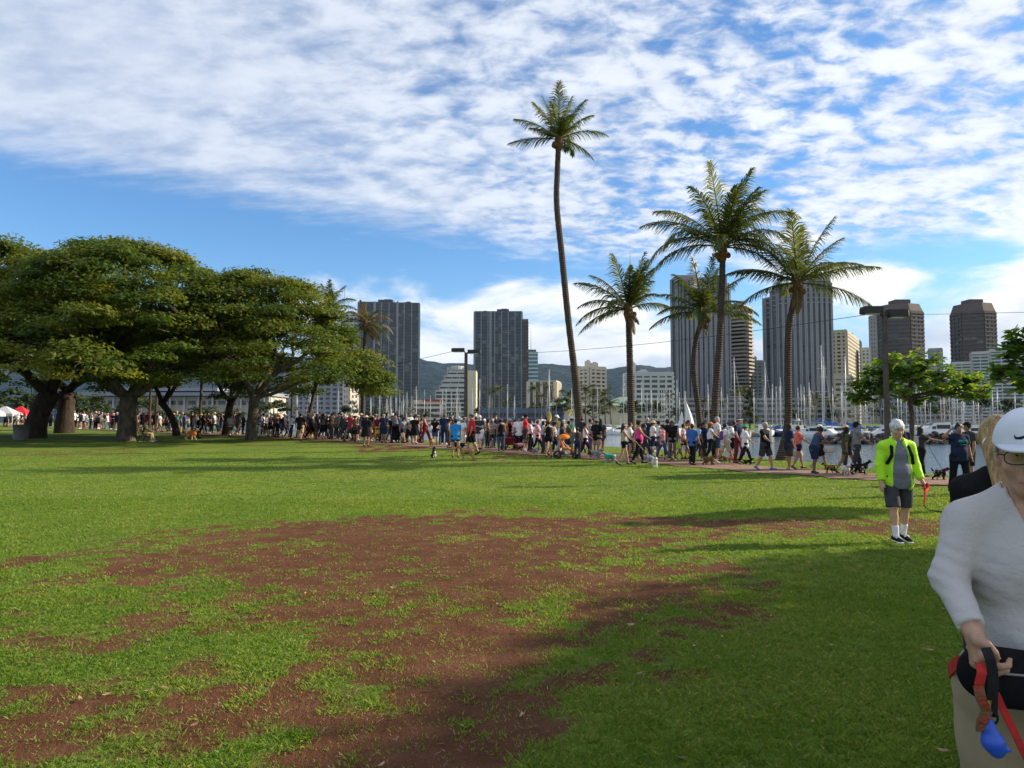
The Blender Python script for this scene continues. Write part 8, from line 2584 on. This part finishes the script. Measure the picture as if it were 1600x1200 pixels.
tb = [Wd(1530, 1001, 1.960), Wd(1543, 1008, 1.930), Wd(1554, 1020, 1.920), Wd(1559, 1029, 1.924)]
s.add(P['wrR'], tb[0], .022, .017, k=.015); s.add(tb[0], tb[1], .0165, .0125, k=.01); s.add(tb[1], tb[2], .0122, .0105, k=.004); s.add(tb[2], tb[3], .0105, .0082, k=.003)
fist(s, P, 'L', .8)
obj('body', s.mesh('body'), mat('skin_hero', (.43, .245, .165), .5, .14, 26, .0012, 120, spec=.35), t)
# shirt
s = SDF(.009); infl(s, P, 1.0, False, ('torso',), .016, .085, 0)
for S_, q_ in (('L', -1), ('R', 1)): s.add(P['neck'] + A3((q_ * .045, -.005, .006)), P['sh' + S_], .064, .066, k=.03)
for S in 'LR':
    w_ = P['wr' + S] - P['el' + S]; w_ = w_ / np.linalg.norm(w_); en = P['wr' + S] - w_ * .012
    s.add(P['sh' + S] + A3((0, 0, -.004)), P['el' + S], .066, .050, k=.035); s.add(P['el' + S], en, .048, .037, k=.025, cut=[(tuple(w_), float(w_ @ en))])
s.add(P['neck'] + A3((0, -.03, .0)), P['neck'] + A3((0, .005, .028)), .080, .074, k=.03)
s.ball(P['waist'] + A3((0, .03, -.03)), .15, k=.06, scl=(1, .8, .8), cut=[((0, 0, -1), -(P['pel'][2] + .085))])
s.add(P['neckt'] + A3((0, .0, .06)), P['neck'] + A3((0, .012, -.01)), .07, .062, op='s')
s.add(P['neckt'] + A3((0, .10, .02)), P['ub'] + A3((0, .15, -.075)), .078, .010, op='s', scl=(1, 2.2, 1))
PW_ = {k: v for k, v in P.items()}


def folds(V):
    """cloth creases: diagonal pulls across the chest, bunching at the elbow and above the belt"""
    x, y, z = V[:, 0], V[:, 1], V[:, 2]
    n = (fbm(x * 5 + z * 9, z * 3.2 - x * 7 + y * 3, 3, 81) - .5) * .011
    el = np.exp(-((V - PW_['elR']) ** 2).sum(1) / .012)
    n += el * .0040 * np.sin((z * 1.0 - x * .35) * 150)
    wv = np.exp(-(((V - PW_['wrR']) ** 2).sum(1)) / .010)
    n += wv * .0022 * np.sin((z + x * .3) * 210)
    hem = np.exp(-((z - (PW_['pel'][2] + .12)) / .05) ** 2)
    n += hem * .006 * np.sin(x * 55 + y * 20 + 2 * np.sin(z * 30))
    c = np.array([0, 0]); arm = x > .19
    d = np.stack([x, y * 1.4, z * 0], 1)
    ax = (V - PW_['elR'])
    d[arm] = np.stack([x[arm] - .23, y[arm] * 1.0, 0 * z[arm]], 1)
    d /= np.maximum(np.linalg.norm(d, axis=1, keepdims=True), 1e-3)
    return V + d * n[:, None]


SHIRT = mat('knit_offwhite', (.48, .45, .44), .92, .04, 5, .010, 16, spec=.1)
sh_ = obj('shirt', s.mesh('shirt', folds), SHIRT, t)
# ribbed neckline
P0 = P
b = MB(); nk = []
for a in np.linspace(0, 1, 21):
    pass
# trousers, belt, pouch
s = SDF(.014); infl(s, P, 1.06, False, ('legs',), .026, leg=1.97); obj('trousers', s.mesh('trousers', lambda V: V + np.stack([np.sign(V[:, 0]), 0 * V[:, 0], 0 * V[:, 0]], 1) * ((fbm(V[:, 0] * 8, V[:, 2] * 9 + V[:, 1] * 5, 3, 91) - .5) * .022)[:, None]), mat('khaki_twill', (.30, .235, .155), .9, .10, 7, .002, 260), t)
zb = P['pel'][2] + .075
b = MB(); ring = [(.176 * math.cos(w), .134 * math.sin(w), zb) for w in np.linspace(0, 2 * math.pi, 41)]
rg = [[(x * k, y * k, z + dz_) for x, y, z in ring[:-1]] for k, dz_ in ((.96, -.019), (1.03, -.019), (1.03, .019), (.96, .019))]
b.loft(rg + [rg[0]], cap=False); obj('belt', b, cloth('black'), t)
s = SDF(.007); c = loc(pt(1592, 1062, 1.99))
s.add(c + A3((-.10, 0, 0)), c + A3((.075, 0, .01)), .078, k=.02, scl=(1, .5, 1.0)); s.add(c + A3((-.08, .035, -.02)), c + A3((.05, .035, -.02)), .052, k=.015, scl=(1, .45, 1)); s.add(c + A3((.07, -.02, .02)), loc(pt(1512, 1045, 2.14)), .030, .026, k=.02, scl=(1, 1, 1))
pch = obj('waist_pouch', s.mesh('waist_pouch'), mat('pouch_nylon', (.009, .009, .011), .8, .2, 20, .002, 200, spec=.1), t)
b = MB(); b.tube([tuple(c + A3((.07, .062, .030))), tuple(c + A3((0, .072, .034))), tuple(c + A3((-.09, .066, .030)))], .004, 5); obj('zip', b, mat('zip_metal', (.2, .2, .2), .4, .1, metal=.6), pch)
for S in 'LR':
    s = SDF(.012); s.add(P['heel' + S] + A3((0, 0, .012)), P['toe' + S], .043, .039, k=.02, scl=(1, 1, .86)); s.add(P['heel' + S] + A3((0, 0, .01)), P['ank' + S] * .7 + P['heel' + S] * .3, .043, .045, k=.02); obj('shoe', s.mesh('shoe'), cloth('charcoal'), t)
# hair at the temples, cap, glasses
s = SDF(.006); hair_sdf(s, P, 'short'); s.ball(HP(P, 0, .13, -.02), .15, scl=(.98, .95, 1), op='s', rot=hframe(P)); obj('hair', s.mesh('hair'), hairm('grey'), t)
CAPM = mat('cap_white', (.66, .68, .74), .85, .05, 6, .001, 300, spec=.15)
Mh = hframe(P); n = Mh[2]
s = SDF(.005); cc = HP(P, 0, -.006, .040)
s.ball(HP(P, 0, -.008, .034), .112, scl=(.82, .98, 1.03), k=.008, rot=Mh, cut=[(tuple(-n), float(-(n @ cc)))])
s.ball(HP(P, 0, .040, .048), .078, scl=(.96, .62, .95), k=.03, rot=Mh, cut=[(tuple(-n), float(-(n @ cc)))])
cap_ = obj('cap', s.mesh('cap'), CAPM, t)
# curved peak: a sheet bent down at both sides, with thickness
V = []; F = []
nu, nv = 18, 8
for lay in (0, 1):
    for i in range(nu + 1):
        for j in range(nv + 1):
            a = math.pi * (i / nu); q = j / nv
            x = .086 * math.cos(a) * (.95 + .05 * q); y0 = .012 + .082 * math.sin(a); edge_ = 1 - abs(math.cos(a)) ** 5; ext = .005 + .066 * edge_
            y = y0 + ext * q
            z = .047 - q * (.006 * (x / .092) ** 2 + .012 * edge_) - lay * .006
            V.append(tuple(HP(P, x, y, z)))
m1 = (nu + 1) * (nv + 1)
for lay in (0, 1):
    for i in range(nu):
        for j in range(nv):
            q = (lay * m1 + i * (nv + 1) + j, lay * m1 + i * (nv + 1) + j + 1, lay * m1 + (i + 1) * (nv + 1) + j + 1, lay * m1 + (i + 1) * (nv + 1) + j)
            F.append(q if lay else q[::-1])
for i in range(nu): F.append((i * (nv + 1) + nv, (i + 1) * (nv + 1) + nv, m1 + (i + 1) * (nv + 1) + nv, m1 + i * (nv + 1) + nv))
pk_ = npmesh('peak', np.array(V), np.array(F), True)
obj('peak', pk_, CAPM, cap_)
b = MB(); b.lathe([(.009, 0), (.007, .005), (.001, .006)], 10, tuple(HP(P, 0, -.008, .1515))); obj('button', b.mesh('button', True), CAPM, cap_)


from mathutils.bvhtree import BVHTree
cap_bvh = BVHTree.FromPolygons([v.co.copy() for v in cap_.data.vertices], [tuple(p_.vertices) for p_ in cap_.data.polygons])


def on_cap(ax, el, off=.0012):
    """a point on the cap's surface: sideways angle and height angle seen from the head's centre"""
    d = Mh[0] * math.sin(ax) * math.cos(el) + Mh[1] * math.cos(ax) * math.cos(el) + Mh[2] * math.sin(el)
    o_ = Vector(P['head'] + d * .3)
    hit, nn, _, _ = cap_bvh.ray_cast(o_, -Vector(d))
    return A3(hit + Vector(d) * off)


for kx in range(6):
    b = MB(); ang = [0, math.pi / 3, 2 * math.pi / 3, math.pi, -2 * math.pi / 3, -math.pi / 3][kx]
    pts_ = [on_cap(ang, R(e), .0002) for e in range(30, 86, 6)]
    b.tube([tuple(p_) for p_ in pts_], .0012, 4); obj('seam', b, CAPM, cap_)
# the printed tick: blunt hooked start at the left, long tapering tail rising to the right
up_e = [(-17, 1.6), (-16.2, -.4), (-13.5, -1.6), (-9, -.6), (0, 2.0), (10, 5.2), (17, 7.6)]
lo_e = [(-17, 1.6), (-17.6, -1.6), (-15.5, -4.2), (-9.5, -4.2), (0, -.6), (10, 4.0), (17, 7.6)]
V = []; F = []
for (a1, e1), (a2, e2) in zip(up_e, lo_e):
    for w in (0, .5, 1):
        V.append(tuple(on_cap(R(-(a1 + (a2 - a1) * w) * 1.25 + 0), R(36 + (e1 + (e2 - e1) * w) * 1.15))))
for i in range(len(up_e) - 1):
    for w in (0, 1): F.append((i * 3 + w, i * 3 + w + 1, (i + 1) * 3 + w + 1, (i + 1) * 3 + w))
o = obj('logo', npmesh('logo', np.array(V), np.array(F), True), mat('logo_navy', (.012, .014, .03), .7, .05), cap_)
md = o.modifiers.new('thick', 'SOLIDIFY'); md.thickness = .001; md.offset = 0
GLF = mat('spectacle_frame', (.012, .011, .012), .35, .1)
gl = None
b = MB()
for sg in (-1, 1):
    lp = []
    for w in np.linspace(0, 2 * math.pi, 29):
        cx, cz = math.cos(w), math.sin(w)
        lp.append(tuple(HP(P, sg * .0345 + .0285 * np.sign(cx) * abs(cx) ** .7, .113 - .010 * abs(sg * .0345 + .0285 * cx) / .06, .006 + .0195 * np.sign(cz) * abs(cz) ** .75)))
    b.tube(lp, .0017, 6, False)
    b.tube([tuple(HP(P, sg * .062, .103, .014)), tuple(HP(P, sg * .078, .075, .014)), tuple(HP(P, sg * .083, .0, .012)), tuple(HP(P, sg * .082, -.025, -.005))], .0019, 6)
b.tube([tuple(HP(P, -.007, .112, .010)), tuple(HP(P, 0, .114, .014)), tuple(HP(P, .007, .112, .010))], .0017, 6)
gl = obj('spectacles', b.mesh('spectacles', True), GLF, t)
lm = bpy.data.materials.new('spectacle_lens'); lm.use_nodes = True; nt = lm.node_tree; nt.nodes.clear(); g = G(nt)
t1 = g.n('ShaderNodeBsdfTransparent'); t1.inputs[0].default_value = (.93, .93, .92, 1); g1 = g.n('ShaderNodeBsdfGlossy'); g1.inputs['Roughness'].default_value = .03
mx = g.n('ShaderNodeMixShader'); mx.inputs[0].default_value = .04; nt.links.new(t1.outputs[0], mx.inputs[1]); nt.links.new(g1.outputs[0], mx.inputs[2]); out = g.n('ShaderNodeOutputMaterial'); nt.links.new(mx.outputs[0], out.inputs[0])
for sg in (-1, 1):
    b = MB(); rr_ = []
    for dy_ in (0, .0015):
        rr_.append([tuple(HP(P, sg * .0345 + .028 * np.sign(math.cos(w)) * abs(math.cos(w)) ** .7, .1125 + dy_ - .010 * abs(sg * .0345 + .028 * math.cos(w)) / .06, .006 + .019 * np.sign(math.sin(w)) * abs(math.sin(w)) ** .75)) for w in np.linspace(0, 2 * math.pi, 25)[:-1]])
    b.loft(rr_); obj('lens', b, lm, gl)
for sg in (-1, 1):
    b = MB(); b.lathe([(.001, -.0035), (.0052, 0), (.001, .0035)], 10); obj('iris', b, cloth('black'), t, tuple(HP(P, sg * .031, .0935, .0125)))
    b = MB(); b.tube([tuple(HP(P, sg * .014, .100, .036)), tuple(HP(P, sg * .032, .097, .041)), tuple(HP(P, sg * .052, .083, .035))], .0042, 5); obj('eyebrow', b, hairm('brown'), t)
b = MB(); b.tube([tuple(HP(P, x, .0945 - abs(x) * .28 + .002, -.070 - .0012 * math.cos(x * 120))) for x in np.linspace(-.025, .025, 9)], .0034, 5); obj('lips', b.mesh('lips', True), mat('lip', (.32, .13, .10), .5, .1), t)
# thin neck cord hanging from the glasses
b = MB(); b.tube([tuple(HP(P, -.082, -.025, -.008)), tuple(HP(P, -.07, .05, -.10)), tuple(P['neck'] + A3((-.05, .09, -.02))), tuple(P['ub'] + A3((-.02, .125, -.03)))], .0011, 4); obj('neck_cord', b, cloth('grey'), t)


def ribbon(pts, w, th, wdir):
    b = MB(); rg = []
    P_ = [Vector(p) for p in pts]
    for i, p in enumerate(P_):
        tg = (P_[min(i + 1, len(P_) - 1)] - P_[max(i - 1, 0)]).normalized()
        wd = Vector(wdir[i] if isinstance(wdir, list) else wdir); wd = (wd - tg * wd.dot(tg)).normalized(); nn = tg.cross(wd)
        ww = w[i] if hasattr(w, '__len__') else w
        rg.append([p - wd * ww / 2 - nn * th / 2, p + wd * ww / 2 - nn * th / 2, p + wd * ww / 2 + nn * th / 2, p - wd * ww / 2 + nn * th / 2])
    b.loft(rg); return b


def curve(pts, n=24):
    A_ = np.array([tuple(p) for p in pts], float); out = []
    for t_ in np.linspace(0, len(A_) - 1, n):
        i = int(min(math.floor(t_), len(A_) - 2)); f = t_ - i
        p0, p1, p2, p3 = A_[max(i - 1, 0)], A_[i], A_[i + 1], A_[min(i + 2, len(A_) - 1)]
        out.append(.5 * ((2 * p1) + (-p0 + p2) * f + (2 * p0 - 5 * p1 + 4 * p2 - p3) * f * f + (-p0 + 3 * p1 - 3 * p2 + p3) * f ** 3))
    return out


REDW = mat('red_webbing', (.42, .022, .018), .8, .2, 30, .001, 300)
RUST = coat('plaid_webbing', (.34, .06, .035), (.16, .10, .055), .5, 38)
BLKW = mat('black_webbing', (.013, .013, .015), .8, .2, 30, .001, 300)
b = ribbon(curve([pt(1540, 1012, 1.915), pt(1547, 1030, 1.90), pt(1552, 1060, 1.90), pt(1551, 1090, 1.905), pt(1550, 1120, 1.91)]), .024, .004, (1, -.3, 0))
tag(obj('leash', b, BLKW), 'black webbing leash loop hanging from the white cap man\'s hand', 'leash', 'leashes')
b = ribbon(curve([pt(1531, 1036, 1.925), pt(1534, 1050, 1.905), pt(1530, 1075, 1.905), pt(1536, 1100, 1.91), pt(1545, 1115, 1.915)]), [.022] * 24, .004, (1, -.2, .1))
tag(obj('leash', b, REDW), 'bright red leash strap below the white cap man\'s fist', 'leash', 'leashes')
b = ribbon(curve([pt(1529, 1072, 1.895), pt(1533, 1092, 1.888), pt(1541, 1112, 1.89), pt(1534, 1128, 1.895), pt(1533, 1143, 1.90)]), .024, .006, (1, -.4, .2))
tag(obj('leash', b, RUST), 'rust and olive plaid leash strap with a knot beside the blue bag holder', 'leash', 'leashes')
b = ribbon(curve([pt(1556, 1083, 1.93), pt(1568, 1110, 1.92), pt(1584, 1142, 1.91), pt(1600, 1176, 1.90), pt(1625, 1225, 1.89)]), .018, .004, (1, -.1, .4))
tag(obj('leash', b, REDW), 'red leash strap slanting down to the right from the black waist pouch', 'leash', 'leashes')
b = ribbon(curve([pt(1512, 1040, 2.02), pt(1500, 1034, 2.10), pt(1486, 1044, 2.22), pt(1484, 1052, 2.28), pt(1500, 1048, 2.36)]), .034, .004, (0, .2, 1))
tag(obj('waist_strap', b, REDW), 'dark red strap looping behind the white cap man\'s hip', 'strap')
pb_ = pt(1549, 1152, 1.90)
t = thing('bag_dispenser', 'blue plastic waste bag holder hanging from the leashes', 'bag holder', tuple(pb_), R(-20))
BLU = mat('blue_plastic', (.02, .085, .50), .35, .12, 10, spec=.5)
s = SDF(.004); s.add((-.006, 0, .024), (.004, 0, -.012), .017, .026, k=.01); s.add((.004, 0, -.012), (.010, -.004, -.030), .026, .019, k=.01); s.add((.012, 0, -.018), (.040, -.006, -.026), .014, .004, k=.012, scl=(1, 1.3, .8)); s.add((-.006, 0, .024), (-.004, 0, .040), .014, .010, k=.01)
obj('holder', s.mesh('holder'), BLU, t)
b = MB(); b.tube([(.012 * math.cos(w) + .004, 0, .050 + .016 * math.sin(w)) for w in np.linspace(0, 6.283, 16)], .003, 5); obj('ring', b, BLKW, t)
b = MB(); b.tube([(.0, 0, .06), (-.002, .004, .075), (.0, .004, .092)], .0045, 6); obj('clip', b, mat('brass_clip', (.62, .45, .2), .3, .1, metal=.9), t)

# ---------------------------------------------------------------- no label repeats by accident: like things share one, everything else is told apart by its neighbours
